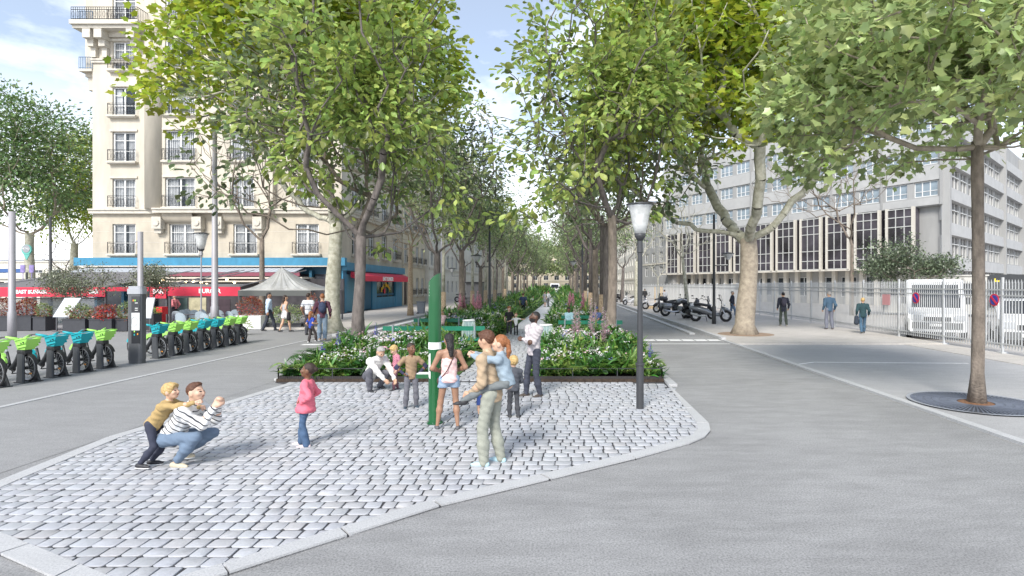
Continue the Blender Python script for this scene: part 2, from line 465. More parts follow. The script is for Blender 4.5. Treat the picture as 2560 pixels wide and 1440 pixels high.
# ================================================================= BUILDINGS
M_lime = mat('limestone', (.56, .51, .425), .85, var=.16, vscale=.9, bump=.12, bscale=14, streak=.25)
M_lime2 = mat('limestone_base', (.50, .445, .36), .85, var=.14, vscale=1.2, bump=.15, bscale=10, streak=.5)
M_cream = mat('cream_render', (.60, .53, .41), .85, var=.10, vscale=.8)
M_white = mat('white_render', (.66, .63, .56), .85, var=.07, vscale=.6, streak=.3)
M_trim = mat('stone_trim', (.56, .52, .45), .8, var=.15, vscale=3)
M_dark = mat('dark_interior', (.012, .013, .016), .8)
M_iron = mat('wrought_iron', (.02, .021, .025), .5, .6)
M_wfr = mat('white_window_frame', (.74, .74, .73), .5)
M_curt = mat('curtain', (.80, .81, .82), .85, var=.25, vscale=3)
M_glass = mat('window_glass', (.10, .13, .16), .05, alpha=.28, spec=.9)
M_glassd = mat('dark_glass', (.05, .045, .055), .1, spec=.8, var=.8, vscale=.35)
M_glassb = mat('pale_blue_glass', (.27, .33, .38), .08, spec=.9, var=.35, vscale=.5)
M_zinc = mat('zinc_roof', (.26, .29, .33), .5, .3, var=.15)
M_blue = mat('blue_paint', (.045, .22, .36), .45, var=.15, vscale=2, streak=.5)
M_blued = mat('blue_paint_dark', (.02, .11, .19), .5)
M_red = mat('red_awning', (.62, .035, .075), .7, var=.08, vscale=3)
M_let = mat('white_lettering', (.85, .85, .85), .6)
M_conc = mat('grey_concrete', (.33, .33, .325), .85, var=.10, vscale=.7, streak=.3)
M_conc2 = mat('pale_concrete_panel', (.42, .42, .415), .8, var=.08, vscale=.9)
M_cpier = mat('beige_pier', (.56, .53, .47), .8, var=.06)
M_alu = mat('aluminium_mullion', (.62, .62, .60), .45, .3)

class Fac:
    """a facade: origin, direction angle; local +x along the wall, outward = local -y"""
    def __init__(s, o, ang): s.o = Vector((o[0], o[1], 0)); s.a = ang; s.u = Vector((math.cos(ang), math.sin(ang), 0)); s.n = Vector((math.sin(ang), -math.cos(ang), 0))
    def p(s, u, off, z): q = s.o+s.u*u+s.n*off; return Vector((q.x, q.y, z))
def fbox(mb, F, u0, u1, o0, o1, z0, z1):
    vs = [F.p(u, o, z) for z in (z0, z1) for u, o in ((u0, o1), (u1, o1), (u1, o0), (u0, o0))]
    mb.add(vs, [(3, 2, 1, 0), (4, 5, 6, 7), (0, 1, 5, 4), (1, 2, 6, 5), (2, 3, 7, 6), (3, 0, 4, 7)])
def wall(mb, F, u0, u1, z0, z1, ops, off=0.0, dep=.32, back=True):
    us = sorted(set([u0, u1]+[c for o in ops for c in o[:2]])); zs = sorted(set([z0, z1]+[c for o in ops for c in o[2:4]]))
    for i in range(len(us)-1):
        j = 0
        while j < len(zs)-1:
            cu, cz = (us[i]+us[i+1])/2, (zs[j]+zs[j+1])/2
            if any(o[0] < cu < o[1] and o[2] < cz < o[3] for o in ops): j += 1; continue
            k = j
            while k+1 < len(zs)-1:
                cz = (zs[k+1]+zs[k+2])/2
                if any(o[0] < cu < o[1] and o[2] < cz < o[3] for o in ops): break
                k += 1
            mb.quad(F.p(us[i], off, zs[j]), F.p(us[i+1], off, zs[j]), F.p(us[i+1], off, zs[k+1]), F.p(us[i], off, zs[k+1])); j = k+1
    for a, b, c, d in ops:
        q = [(a, c), (b, c), (b, d), (a, d)]
        for k in range(4):
            (x0, y0), (x1, y1) = q[k], q[(k+1) % 4]
            mb.quad(F.p(x0, off, y0), F.p(x0, off-dep, y0), F.p(x1, off-dep, y1), F.p(x1, off, y1))
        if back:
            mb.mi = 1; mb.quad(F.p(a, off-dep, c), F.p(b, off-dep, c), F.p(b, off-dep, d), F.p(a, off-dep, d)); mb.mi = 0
WC = {}
def win_meshes(w, h, style):
    key = (round(w, 2), round(h, 2), style)
    if key in WC: return WC[key]
    rr = random.Random(hash(key) & 255)
    fr = MB(); t = .07
    mats = [M_wfr]
    def bx(mb, x0, x1, y0, y1, z0, z1): mb.b2(x0, x1, y0, y1, z0, z1)
    bx(fr, -w/2, -w/2+t, -.04, .04, 0, h); bx(fr, w/2-t, w/2, -.04, .04, 0, h); bx(fr, -w/2+t, w/2-t, -.035, .035, h-t, h); bx(fr, -w/2+t, w/2-t, -.035, .035, 0, t)
    gl = MB(); cu = MB(); ra = MB(); si = MB()
    gy = .005
    gl.quad((-w/2+t, gy, t), (w/2-t, gy, t), (w/2-t, gy, h-t), (-w/2+t, gy, h-t))
    if style.startswith('french'):
        bx(fr, -.06, .06, -.055, .03, t, h-t)
        for s in (-1, 1):
            bx(fr, s*w/4*2-s*t-s*.05, s*w/2-s*t, -.05, .03, t, h-t); bx(fr, s*.06, s*(w/2-t-.05), -.03, .02, h*.72, h*.72+.045)
            if 'small' not in style: bx(fr, s*.06, s*(w/2-t-.05), -.03, .02, h*.36, h*.36+.035)
        if 'open' in style: cu.quad((-w/2+.1, .12, .05), (-w*.15, .12, .05), (-w*.18, .12, h-.1), (-w/2+.1, .12, h-.1))
        else:
            n = 14
            for s in (-1, 1):
                cov = .36 if 'part' in style else .5
                xs = [s*(w/2-.06)-s*w*cov*k/n for k in range(n+1)]
                for k in range(n):
                    cu.quad((xs[k], .12+.03*(k % 2), .06), (xs[k+1], .12+.03*((k+1) % 2), .06), (xs[k+1], .12+.03*((k+1) % 2), h-.08), (xs[k], .12+.03*(k % 2), h-.08))
        # balconet railing with scroll loops
        W2 = w/2+.12; y = -.36; hh = .95 if h > 2.2 else .8
        for z in (.12, hh-.12, hh): ra.bar((-W2, y, z), (W2, y, z), .03, .03)
        for s in (-1, 1): ra.bar((s*W2, y, .05), (s*W2, y, hh), .035, .035); ra.bar((s*W2, y, hh), (s*W2, -.1, hh), .025, .025)
        nb = max(5, int(w/.24))
        for k in range(nb+1):
            x = -W2+2*W2*k/nb; ra.bar((x, y, .12), (x, y, hh-.12), .016, .016)
            if k < nb:
                c = x+W2/nb; r = W2/nb*.7
                ra.tube([(c+math.cos(a)*r, y, .42+math.sin(a)*.24) for a in np.linspace(0, 2*math.pi, 9)], .010, 4, cap=False)
        si.b2(-w/2-.25, w/2+.25, -.40, -.0, -.16, -.02); si.b2(-w/2-.2, w/2+.2, -.30, -.0, -.24, -.16)
    elif style == 'shutter':
        for k in range(int(h/.12)): bx(fr, -w/2+t, w/2-t, -.03+.012*(k % 2), .0, t+k*.12, t+k*.12+.11)
    elif style == 'office':
        for x in (-w/6, w/6+.0): bx(fr, x-.04, x+.04, -.045, .03, t, h-t)
        bx(fr, -w/2+t, w/2-t, -.04, .03, h*.33, h*.33+.06)
        cu.quad((-w/2+.1, .14, h*.45), (w/6-.05, .14, h*.45), (w/6-.05, .14, h-.1), (-w/2+.1, .14, h-.1))
    else:
        bx(fr, -.04, .04, -.045, .03, t, h-t); bx(fr, -w/2+t, w/2-t, -.04, .03, h*.66, h*.66+.05)
        cu.quad((-w/2+.1, .14, h*.3), (-.1, .14, h*.3), (-.1, .14, h-.1), (-w/2+.1, .14, h-.1))
    M = []
    for nm, mb, m in (('window', fr, M_wfr), ('glass', gl, M_glassb if style == 'office' else M_glass), ('curtain', cu, M_curt), ('railing', ra, M_iron), ('sill', si, M_trim)):
        if mb.v:
            me = mesh_from(nm, mb.v, mb.f); me.materials.append(m); M.append((nm, me))
    WC[key] = M
    return M
def put_window(parent, F, u, z, w, h, style, off=-.16, simple=False):
    base = world_loc(parent); root = None
    for nm, me in win_meshes(w, h, style):
        if simple and nm in ('railing', 'curtain', 'sill'): continue
        o = bpy.data.objects.new(nm, me); COL.objects.link(o)
        if root is None:
            o.parent = parent; o.location = F.p(u, off, z)-base; o.rotation_euler = (0, 0, F.a); root = o
        else: o.parent = root
        if nm in ('railing', 'sill') and off < 0: o.location = (0, off+.0, 0)
    return root

# ------------------------------------------------ corner apartment building with the restaurant
apt = thing('apartment_building', 'cream limestone apartment building with balconies above the blue restaurant front', 'building', (-30, 50, 0))
F1 = Fac((-39.4, 47), 0); PXM = 1400/47
ux = lambda px: (px-VX)/PXM+39.4
zz = lambda py: CAM_H-(py-VY)/PXM
rows = [(635, 560, 'french'), (520, 447, 'french'), (405, 330, 'french'), (290, 218, 'french'), (176, 104, 'french'), (58, -20, 'french')]
cols = [(310, 1.95), (460, 2.5), (613, 2.0), (768, 1.95)]
W1 = 20.9
segs_ = [(0, ux(398), 0.0), (ux(398), ux(690), .5), (ux(690), W1, 0.0)]
g = MB(); gb = MB()
for (a, b, off) in segs_:
    ops = []
    for (pb, pt, st) in rows:
        for (pc, wd) in cols:
            u = ux(pc)
            if a < u < b:
                ops.append((u-wd/2, u+wd/2, zz(pb), zz(pt)))
    up = [o for o in ops if o[2] > 8.6]; lo = [o for o in ops if o[2] < 8.6]
    wall(g, F1, a, b, 8.6, 27.0, up, off)
    wall(gb, F1, a, b, 4.0, 8.6, lo, 0.0 if off else off)
    if off:
        fbox(g, F1, a-.001, a+.02, 0, off, 8.6, 27); fbox(g, F1, b-.02, b+.001, 0, off, 8.6, 27)
g2 = MB()
F2 = Fac((-18.5, 47), R(90)); L2 = 17.6
ops = [(u-.85, u+.85, z, z+2.4) for u in (3.2, 7.4, 11.4, 15.2) for z in (5.1, 8.95, 12.8, 16.6, 20.4)]
wall(g, F2, 0, L2, 8.6, 27.0, [o for o in ops if o[2] > 8.6]); wall(gb, F2, 0, L2, 4.0, 8.6, [o for o in ops if o[2] < 8.6])
g.b2(-39.39, -39.3, 47.01, 64.5, 4, 27); g.b2(-39.3, -18.9, 64.3, 64.59, 4, 27)
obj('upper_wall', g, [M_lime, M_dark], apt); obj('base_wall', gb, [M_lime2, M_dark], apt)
# joints of the lower stonework, mouldings, corbels
g = MB()
for z in (5.05, 5.95, 6.85, 7.7):
    for a, b in ((0, ux(276)), (ux(344), ux(418)), (ux(502), ux(570)), (ux(658), ux(735)), (ux(800), W1)): fbox(g, F1, a, b, .0, .012, z, z+.035)
obj('stone_joint', g, M_trim, apt)
g = MB()
for (z0, z1, pr) in ((8.35, 8.62, .32), (8.62, 8.74, .42)):
    fbox(g, F1, -.1, ux(398), 0, pr, z0, z1); fbox(g, F1, ux(398), ux(690), 0, pr+.52, z0, z1); fbox(g, F1, ux(690), W1+.1, 0, pr, z0, z1); fbox(g, F2, -.1, L2, 0, pr, z0+.003, z1-.003)
for (z0, z1, pr) in ((21.0, 21.2, .14), (21.2, 21.32, .22)):
    fbox(g, F1, 0, ux(398), 0, pr, z0, z1); fbox(g, F1, ux(690), W1, 0, pr, z0, z1)
[obj('cornice', g_, M_trim, apt) for g_ in split(g)]
g = MB()
for px in (403, 502, 553, 652): fbox(g, F1, ux(px)-.38, ux(px)+.38, .02, .62, 7.05, 8.05); fbox(g, F1, ux(px)-.28, ux(px)+.28, .02, .42, 6.7, 7.05)
for px in (403, 502, 553, 652): g.lathe((F1.p(ux(px), .66, 7.55)), [(.27, -.03), (.2, .04), (.08, .05)], 8, axis='y')
[obj('corbel', g_, M_trim, apt) for g_ in split(g)]
g = MB()      # curved undersides carrying the bay
for a, b in ((403, 502), (553, 652)):
    n = 8
    for k in range(n):
        t0, t1 = k/n*math.pi/2, (k+1)/n*math.pi/2
        u0, u1 = ux(a)+.4, ux(b)-.4
        g.quad(F1.p(u0, .02+.5*math.sin(t0), 8.35-.75*math.cos(t0)), F1.p(u1, .02+.5*math.sin(t0), 8.35-.75*math.cos(t0)), F1.p(u1, .02+.5*math.sin(t1), 8.35-.75*math.cos(t1)), F1.p(u0, .02+.5*math.sin(t1), 8.35-.75*math.cos(t1)))
[obj('bay_underside', g_, M_lime2, apt, smooth=True) for g_ in split(g)]
g = MB(); g.lathe(F1.p(ux(394), -.1, 0), [(.95, 8.74), (.95, 20.9), (1.05, 21.0), (1.12, 21.3), (.95, 21.4), (.95, 23.6), (1.15, 23.8)], 20); obj('round_pilaster', g, M_lime, apt, smooth=True)
# top balcony with slab, consoles and railing
g = MB(); fbox(g, F1, -.9, ux(366)+.2, -.2, 1.25, 23.75, 24.1); fbox(g, F1, -.8, ux(366)+.1, -.2, 1.05, 23.5, 23.75); fbox(g, F1, ux(366)+.2, W1, 0, .6, 23.6, 24.05); fbox(g, F1, -.5, W1, 0, .25, 23.1, 23.5)
bal = obj('balcony', g, M_trim, apt)
g = MB()
for px in (240, 268, 347): fbox(g, F1, ux(px)-.32, ux(px)+.32, .01, 1.0, 22.75, 23.5); fbox(g, F1, ux(px)-.26, ux(px)+.26, .01, .6, 22.2, 22.75); fbox(g, F1, ux(px)-.2, ux(px)+.2, .01, .3, 21.4, 22.2)
[obj('console', g_, M_trim, bal) for g_ in split(g)]
g = MB(); y = 1.15; u0, u1 = -.8, ux(366)+.1
for z in (24.2, 24.95, 25.15): g.bar(F1.p(u0, y, z), F1.p(u1, y, z), .04, .04)
for k in range(31):
    u = u0+(u1-u0)*k/30; g.bar(F1.p(u, y, 24.1), F1.p(u, y, 25.15), .025, .025)
    if k % 2 == 0 and k < 30: g.tube([F1.p(u+.17+math.cos(a)*.11, y, 24.58+math.sin(a)*.26) for a in np.linspace(0, 6.283, 9)], .012, 4, cap=False)
for k in range(7): g.bar(F1.p(u1, y-k*.18, 24.1), F1.p(u1, y-k*.18, 25.15), .02, .02)
g.bar(F1.p(u1, y, 25.15), F1.p(u1, 0, 25.15), .04, .04)
obj('balcony_railing', g, M_iron, bal)
# bow on the west corner with its own rails
g = MB(); g.b2(-40.35, -39.4, 47.4, 50.4, 20.0, 27.0); g.b2(-40.2, -39.4, 47.5, 50.2, 18.9, 20.0); g.b2(-40.6, -39.4, 46.9, 50.6, 24.1, 24.35); g.b2(-40.5, -39.4, 46.9, 50.5, 20.3, 20.5); obj('bow_window', g, M_lime, apt)
g = MB()
for z0 in (20.5, 24.35):
    for k in range(9): g.bar((-40.5+k*.14, 46.95, z0), (-40.5+k*.14, 46.95, z0+1.0), .03, .03)
    g.bar((-40.5, 46.95, z0+1), (-39.4, 46.95, z0+1), .05, .05); g.bar((-40.5, 46.95, z0+.1), (-39.4, 46.95, z0+.1), .04, .04)
obj('bow_railing', g, mat('blue_grey_rail', (.10, .17, .26), .5), apt)
g = MB(); g.b2(-39.6, -18.3, 46.7, 64.5, 27.0, 27.35); obj('eaves', g, M_trim, apt)
g = MB(); g.add([(-39.4, 47, 27.35), (-18.5, 47, 27.35), (-18.5, 64.5, 27.35), (-39.4, 64.5, 27.35), (-37.6, 48.8, 32), (-20.3, 48.8, 32), (-20.3, 62.7, 32), (-37.6, 62.7, 32)], [(4, 5, 6, 7), (0, 1, 5, 4), (1, 2, 6, 5), (2, 3, 7, 6), (3, 0, 4, 7)]); obj('roof', g, M_zinc, apt)
for ri, (pb, pt, st) in enumerate(rows):
    for ci, (pc, wd) in enumerate(cols):
        s = 'french'
        if ri == 3 and ci == 0: s = 'french_open'
        if ri == 0 and ci == 0: s = 'french_part'
        if (ri+ci) % 3 == 2: s = 'french_part'
        off = .5 if (ux(398) < ux(pc) < ux(690) and ri > 0) else 0
        put_window(apt, F1, ux(pc), zz(pb)+.02, wd-.02, zz(pt)-zz(pb)-.04, s, off-.18)
for u in (3.2, 7.4, 11.4, 15.2):
    for z in (5.1, 8.95, 12.8, 16.6, 20.4): put_window(apt, F2, u, z+.02, 1.68, 2.36, 'french_part', -.18)
g = MB()      # lintels and reveals over the front windows
for ri, (pb, pt, st) in enumerate(rows[1:5]):
    for ci, (pc, wd) in enumerate(cols):
        off = .5 if ux(398) < ux(pc) < ux(690) else 0
        fbox(g, F1, ux(pc)-wd/2-.18, ux(pc)+wd/2+.18, off, off+.1, zz(pt)+.03, zz(pt)+.2)
obj('lintel', g, M_trim, apt)
# --- blue shop front: fascia all round, side shop
g = MB(); fbox(g, F1, -1.2, W1+.45, 0, .45, 4.0, 4.66); fbox(g, F2, .0, L2-.2, 0, .45, 3.62, 4.3)
obj('blue_fascia', g, M_blue, apt)
g = MB(); fbox(g, F1, -.8, W1, .46, .56, 3.9, 3.99); fbox(g, F1, -.5, W1-2.2, .2, 2.4, 2.88, 3.02); fbox(g, F1, -.5, W1-2, 2.0, 2.25, 2.62, 2.74)
obj('awning_beam', g, mat('cream_beam', (.60, .54, .46), .7), apt)
g = MB(); n = 90
for k in range(n):
    u = -.4+(W1-2.6)*k/n; w_ = (W1-2.6)/n
    g.mi = 0 if k % 2 else 1
    g.quad(F1.p(u, .1, 3.88), F1.p(u+w_, .1, 3.88), F1.p(u+w_, 2.0, 3.42), F1.p(u, 2.0, 3.42))
g.mi = 2
fbox(g, F1, -.4, W1-2.6, 1.9, 2.0, 3.1, 3.4)
obj('retracted_awning', g, [mat('awning_grey', (.33, .35, .39), .7), mat('awning_grey_light', (.45, .47, .5), .7), mat('awning_maroon', (.22, .06, .09), .7)], apt)
g = MB(); fbox(g, F1, 0, W1, -.6, -.5, 0, 4.0)
for k in range(10): u = .2+k*2.25; fbox(g, F1, u, u+.22, -.5, .05, 0, 3.6)
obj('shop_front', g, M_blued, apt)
g = MB()
for k in range(9): u = .2+k*2.25; fbox(g, F1, u+.26, u+2.2, -.42, -.4, .5, 3.3)
obj('shop_glazing', g, mat('shop_glass', (.05, .055, .07), .12, var=.8, vscale=.8, spec=.8), apt)
# lit pendant lamps in the restaurant
M_bulb = mat('warm_bulb', (1, .72, .38), .4, emit=6)
for i, (px, py) in enumerate([(398, 706), (407, 700), (465, 704), (483, 703), (503, 706), (517, 711), (567, 699), (586, 706), (448, 715), (452, 716)]):
    o = at(px, py, 43.2); g = MB(); g.lathe(o, [(.02, -.09), (.09, -.04), (.09, .04), (.02, .09)], 8)
    tag(obj('pendant_lamp', g, M_bulb, smooth=True, origin=o), 'small lit warm bulb hanging inside the open restaurant front', 'lamp', 'lit bulbs inside the restaurant')
# side shop
dd = lambda px: 18.5*1400/(VX-px)-47      # photo column on the street facade -> distance along it
g = MB()
fbox(g, F2, 0, dd(863), 0, .12, 0, 3.6); fbox(g, F2, dd(903), dd(909), 0, .12, 0, 3.6); fbox(g, F2, dd(928), dd(939), 0, .12, 0, 3.6); fbox(g, F2, dd(939), dd(986), 0, .11, 0, 1.15); fbox(g, F2, dd(986), dd(1002), 0, .14, 0, 3.6); fbox(g, F2, dd(863), dd(1002), -.3, -.28, 0, 3.62)
shop = obj('blue_side_shopfront', g, M_blue, apt)
g = MB()
for k in range(24): fbox(g, F2, dd(863), dd(903), .02+.015*(k % 2), .06, .1+k*.135, .1+k*.135+.12)
obj('roller_shutter', g, mat('shutter_blue', (.10, .27, .37), .5), apt)
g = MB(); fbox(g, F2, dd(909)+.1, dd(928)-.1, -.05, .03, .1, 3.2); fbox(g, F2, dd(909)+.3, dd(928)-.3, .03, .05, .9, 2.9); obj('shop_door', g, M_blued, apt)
g = MB(); fbox(g, F2, dd(939), dd(986), -.1, -.06, 1.15, 3.55); sw = obj('shop_window', g, mat('shop_window_glass', (.06, .07, .08), .1, spec=.9, var=.7, vscale=.6), apt)
g = MB()
for u in (dd(939), dd(955), dd(970), dd(985)): fbox(g, F2, u, u+.08, -.05, .02, 1.15, 3.55)
fbox(g, F2, dd(939), dd(986), -.05, .025, 2.75, 2.84); fbox(g, F2, dd(939)+.2, dd(985), -.05, -.03, 1.3, 1.5); obj('window_bar', g, M_blued, sw)
s_ = 'East Bunker'; uc = (dd(939)+dd(986))/2
for k, ch in enumerate(s_):
    if ch == ' ': continue
    a = R(150-120*k/(len(s_)-1)); p_ = F2.p(uc-1.75*math.cos(a)*-1 if False else uc+1.6*math.cos(a), .04, 1.35+1.05*math.sin(a))
    text('window_lettering', ch, .62, p_, (R(90), 0, R(90)), mat('yellow_lettering', (.85, .50, .02), .6), sw, .01, bold=.02)
g = MB(); g.lathe(F2.p(uc-.4, .03, 1.75), [(.28, -.01), (.28, .02)], 12, axis='x'); obj('window_sticker', g, M_red, sw)
g = MB(); a, b = dd(868), dd(999)
g.add([F2.p(a, .3, 3.55), F2.p(b, .3, 3.55), F2.p(b, 1.25, 3.2), F2.p(a, 1.25, 3.2), F2.p(b, 1.25, 2.72), F2.p(a, 1.25, 2.72), F2.p(a, .3, 3.05), F2.p(b, .3, 3.05)], [(0, 1, 2, 3), (3, 2, 4, 5), (0, 3, 5, 6), (1, 7, 4, 2)])
aw = obj('shop_awning', g, M_red, apt)
text('awning_lettering', 'EAST BUNKER', .52, F2.p((a+b)/2-.5, 1.28, 2.96), (R(90), 0, R(90)), M_let, aw, .01, bold=.015)

# ------------------------------------------------ generic street buildings
def street_building(name, label, F, L_, H_, mats_, rows_, ncol, wdim, style, depth=12, roof='flat', base=None, doors=(), z0=1.1, group=None, simple=True):
    t = thing(name, label, 'building', F.o+F.u*(L_/2), group)
    pitch = L_/ncol; w, h = wdim; ops = []
    for r_ in range(rows_):
        z = z0+r_*(H_-z0-.6)/rows_
        for c in range(ncol):
            u = (c+.5)*pitch
            if r_ == 0 and c in doors: ops.append((u-w*.6, u+w*.6, .05, z+h))
            else: ops.append((u-w/2, u+w/2, z, z+h))
    g = MB(); wall(g, F, 0, L_, 0, H_, ops, 0, .28); 
    fbox(g, F, 0, .25, -depth, -.02, 0, H_); fbox(g, F, L_-.25, L_, -depth, -.02, 0, H_); fbox(g, F, .25, L_-.25, -depth, -depth+.2, 0, H_)
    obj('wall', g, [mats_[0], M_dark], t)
    g = MB(); fbox(g, F, -.05, L_+.05, .0, .25, H_-.35, H_); fbox(g, F, 0, L_, .0, .12, z0+(H_-z0-.6)/rows_-.45, z0+(H_-z0-.6)/rows_-.2); obj('cornice', g, M_trim, t)
    g = MB()
    if roof == 'mansard':
        a = [F.p(0, 0, H_), F.p(L_, 0, H_), F.p(L_, -depth, H_), F.p(0, -depth, H_)]; b = [F.p(.1, -1.3, H_+3.2), F.p(L_-.1, -1.3, H_+3.2), F.p(L_-.1, -depth+1, H_+3.2), F.p(.1, -depth+1, H_+3.2)]
        g.add(a+b, [(4, 5, 6, 7), (0, 1, 5, 4), (1, 2, 6, 5), (2, 3, 7, 6), (3, 0, 4, 7)]); rf = obj('roof', g, M_zinc, t)
        for c in range(ncol):
            u = (c+.5)*pitch; g = MB(); fbox(g, F, u-.75, u+.75, -1.2, .02, H_, H_+1.7)
            pr = [(math.cos(k*math.pi/8)*.75, math.sin(k*math.pi/8)*.7) for k in range(9)]
            vs = [F.p(u+x, .02, H_+1.7+z) for x, z in pr]+[F.p(u+x, -1.2, H_+1.7+z) for x, z in pr]
            g.add(vs, [tuple(range(9)), tuple(range(17, 8, -1))]+[(i, i+9, i+10, i+1) for i in range(8)])
            dm = obj('dormer', g, mats_[0], rf); g = MB(); fbox(g, F, u-.45, u+.45, .03, .05, H_+.2, H_+1.9); obj('dormer_window', g, M_glassd, dm)
    else: fbox(g, F, -.1, L_+.1, -depth, .1, H_, H_+.3); obj('roof', g, M_zinc, t)
    for (a, b, c, d) in ops:
        if c < .2: 
            g = MB(); fbox(g, F, a+.04, b-.04, -.24, -.15, .05, d-.03); obj('door', g, M_blued if False else mat('door_brown', (.07, .05, .045), .6), t)
        else: put_window(t, F, (a+b)/2, c+.015, b-a-.03, d-c-.03, style, -.16, simple)
    return t
street_building('apartment_building', 'cream stone house with carved doorway next to the blue side shop', Fac((-18.4, 64.7), R(90)), 10.5, 25, (M_cream,), 6, 4, (1.35, 2.2), 'french_part', doors=(0,), simple=False)
street_building('apartment_building', 'long white building with rows of plain windows behind the left pavement trees', Fac((-17.9, 75.4), R(90)), 50, 25, (M_white,), 6, 14, (1.4, 1.9), 'plain', roof='mansard')
street_building('apartment_building', 'far cream building at the end of the left pavement', Fac((-17.9, 126), R(90)), 60, 21, (M_cream,), 6, 13, (1.6, 1.9), 'plain')
street_building('apartment_building', 'far pale building on the right beyond the grey office block', Fac((16.4, 175), R(-90)), 62, 19, (M_white,), 6, 13, (2.0, 1.7), 'plain')
street_building('apartment_building', 'grey house with dark garage door at the left end of the white hoarding', Fac((15.0, 112), R(-78)), 18, 15, (M_conc,), 4, 5, (1.6, 1.8), 'plain', z0=3.9)
street_building('apartment_building', 'pale buildings closing the far end of the street', Fac((-45, 236), 0), 90, 18, (M_cream,), 5, 20, (2.0, 2.0), 'plain')
street_building('apartment_building', 'low pale building far left behind the metro sign', Fac((-150, 135), R(-8)), 60, 8, (M_white,), 2, 12, (2.4, 1.6), 'plain')

# ------------------------------------------------ grey office block
off = thing('office_building', 'grey concrete office block with dark glass bays behind the white fence', 'building', (30, 80, 0))
A_ = Vector((17.6, 96.5)); C_ = Vector((40.0, 59.0)); dv = C_-A_; LF = dv.length
FO = Fac(A_, math.atan2(dv.y, dv.x))
g = MB(); Hn = 22.4; pitch = LF/14
ops = []
for r_ in range(3):
    z = 11.9+r_*3.4
    for c in range(14): ops.append(((c+.5)*pitch-1.2, (c+.5)*pitch+1.2, z, z+1.65))
wall(g, FO, 0, LF, 10.9, Hn, ops, 0, .25)
wall(g, FO, 0, LF, 4.25, 10.9, [], -.6)
ops2 = [((c+.5)*pitch-1.0, (c+.5)*pitch+1.0, .9, 3.4) for c in range(14)]
wall(g, FO, 0, LF, 0, 4.25, ops2, -1.0, .2)
FR = Fac(C_, math.atan2(.679, .734)); LR = 60.0
opr = []; pr_ = LR/16
for r_ in range(5):
    z = 1.2+r_*3.75
    for c in range(16): opr.append(((c+.5)*pr_-1.45, (c+.5)*pr_+1.45, z+.55, z+2.75))
wall(g, FR, 0, LR, 0, Hn, opr, 0, .3)
g.prism([tuple(FO.p(0, 0, 0).xy), tuple(FO.p(LF, 0, 0).xy), tuple(FR.p(LR, 0, 0).xy), tuple(FO.p(0, -30, 0).xy)], Hn, Hn+.4)
fbox(g, FO, 0, LF, -1.1, 0, 10.85, 10.9)
obj('wall', g, [M_conc, M_dark], off)
g = MB()
for r_ in range(6):
    z = 10.95+r_*3.4-(0 if r_ else 0); 
    if r_ < 6 and z+.85 < Hn: fbox(g, FO, 0.1, LF-.1, .0, .12, z-.75 if r_ else z-.0, z+.8)
for r_ in range(6):
    z = 1.2+r_*3.75; fbox(g, FR, .1, LR, 0, .5, z-.95, z+.35)
obj('spandrel_panel', g, M_conc2, off)
g = MB()
for c in range(0, 15, 2): fbox(g, FO, c*pitch-.12 if c else 0, c*pitch+.12, .0, .2, 10.9, Hn)
for c in range(0, 17, 4): fbox(g, FR, c*pr_ if c else .0, c*pr_+.6, .0, .75, 0, Hn)
[obj('pier', g_, M_conc, off) for g_ in split(g)]
for (a, b, c, d) in ops: put_window(off, FO, (a+b)/2, c+.01, b-a-.02, d-c-.02, 'office', -.14, False)
for (a, b, c, d) in ops2[4:]: put_window(off, FO, (a+b)/2, c+.01, b-a-.02, d-c-.02, 'plain', -1.12, True)
g = MB(); gm = MB()
for (a, b, c, d) in opr:
    fbox(gm, FR, a, b, -.2, -.18, c, d)
    for k in range(3): u = a+(b-a)*k/2; fbox(g, FR, u-.05, u+.05, -.18, -.05, c, d)
    fbox(g, FR, a, b, -.17, .03, c+(d-c)*.62, c+(d-c)*.62+.09)
[obj('side_mullion', g_, M_alu, off) for g_ in split(g)]; obj('side_glass', gm, M_glassd, off)
# dark glass bays
nb = 11; bl = (LF-3.2)/nb
for k in range(nb):
    u0 = 1.6+k*bl; w_ = bl*.76
    g = MB(); fbox(g, FO, u0, u0+w_, -.55, .75, 4.35, 10.75); bay = obj('glass_bay', g, M_glassd, off)
    g = MB()
    for z in (4.3, 5.35, 6.6, 8.75, 9.8, 10.7): fbox(g, FO, u0+.08, u0+w_-.08, .75, .82, z, z+.09)
    for q in (.33, .66): fbox(g, FO, u0+w_*q, u0+w_*q+.08, .752, .825, 4.4, 10.7)
    obj('mullion', g, M_alu, bay)
    g = MB()
    for q in (0, w_): fbox(g, FO, u0+q-.12, u0+q+.12, .5, .92, 4.3, 10.9)
    obj('bay_pier', g, M_cpier, bay)
    g = MB(); fbox(g, FO, u0+w_+.18, u0+bl-.18, -.6, .1, 4.4, 10.7)
    if k < nb-1: rc = obj('recessed_glass', g, M_glassd, bay); g = MB(); [fbox(g, FO, u0+w_+.18, u0+bl-.18, .1, .14, z, z+.07) for z in (5.35, 6.6, 8.75, 9.8)]; fbox(g, FO, u0+(w_+bl)/2-.03, u0+(w_+bl)/2+.03, .1, .15, 4.4, 10.7); obj('mullion', g, M_alu, rc)
g = MB()
for k in range(24):
    u = .6+k*(LF-1)/24; fbox(g, FO, u, u+.5, -1.0, -.5, 0, 4.2)
fbox(g, FO, 0, LF, -1.0, .8, 4.1, 4.3)
obj('ground_floor_pier', g, M_cpier, off)

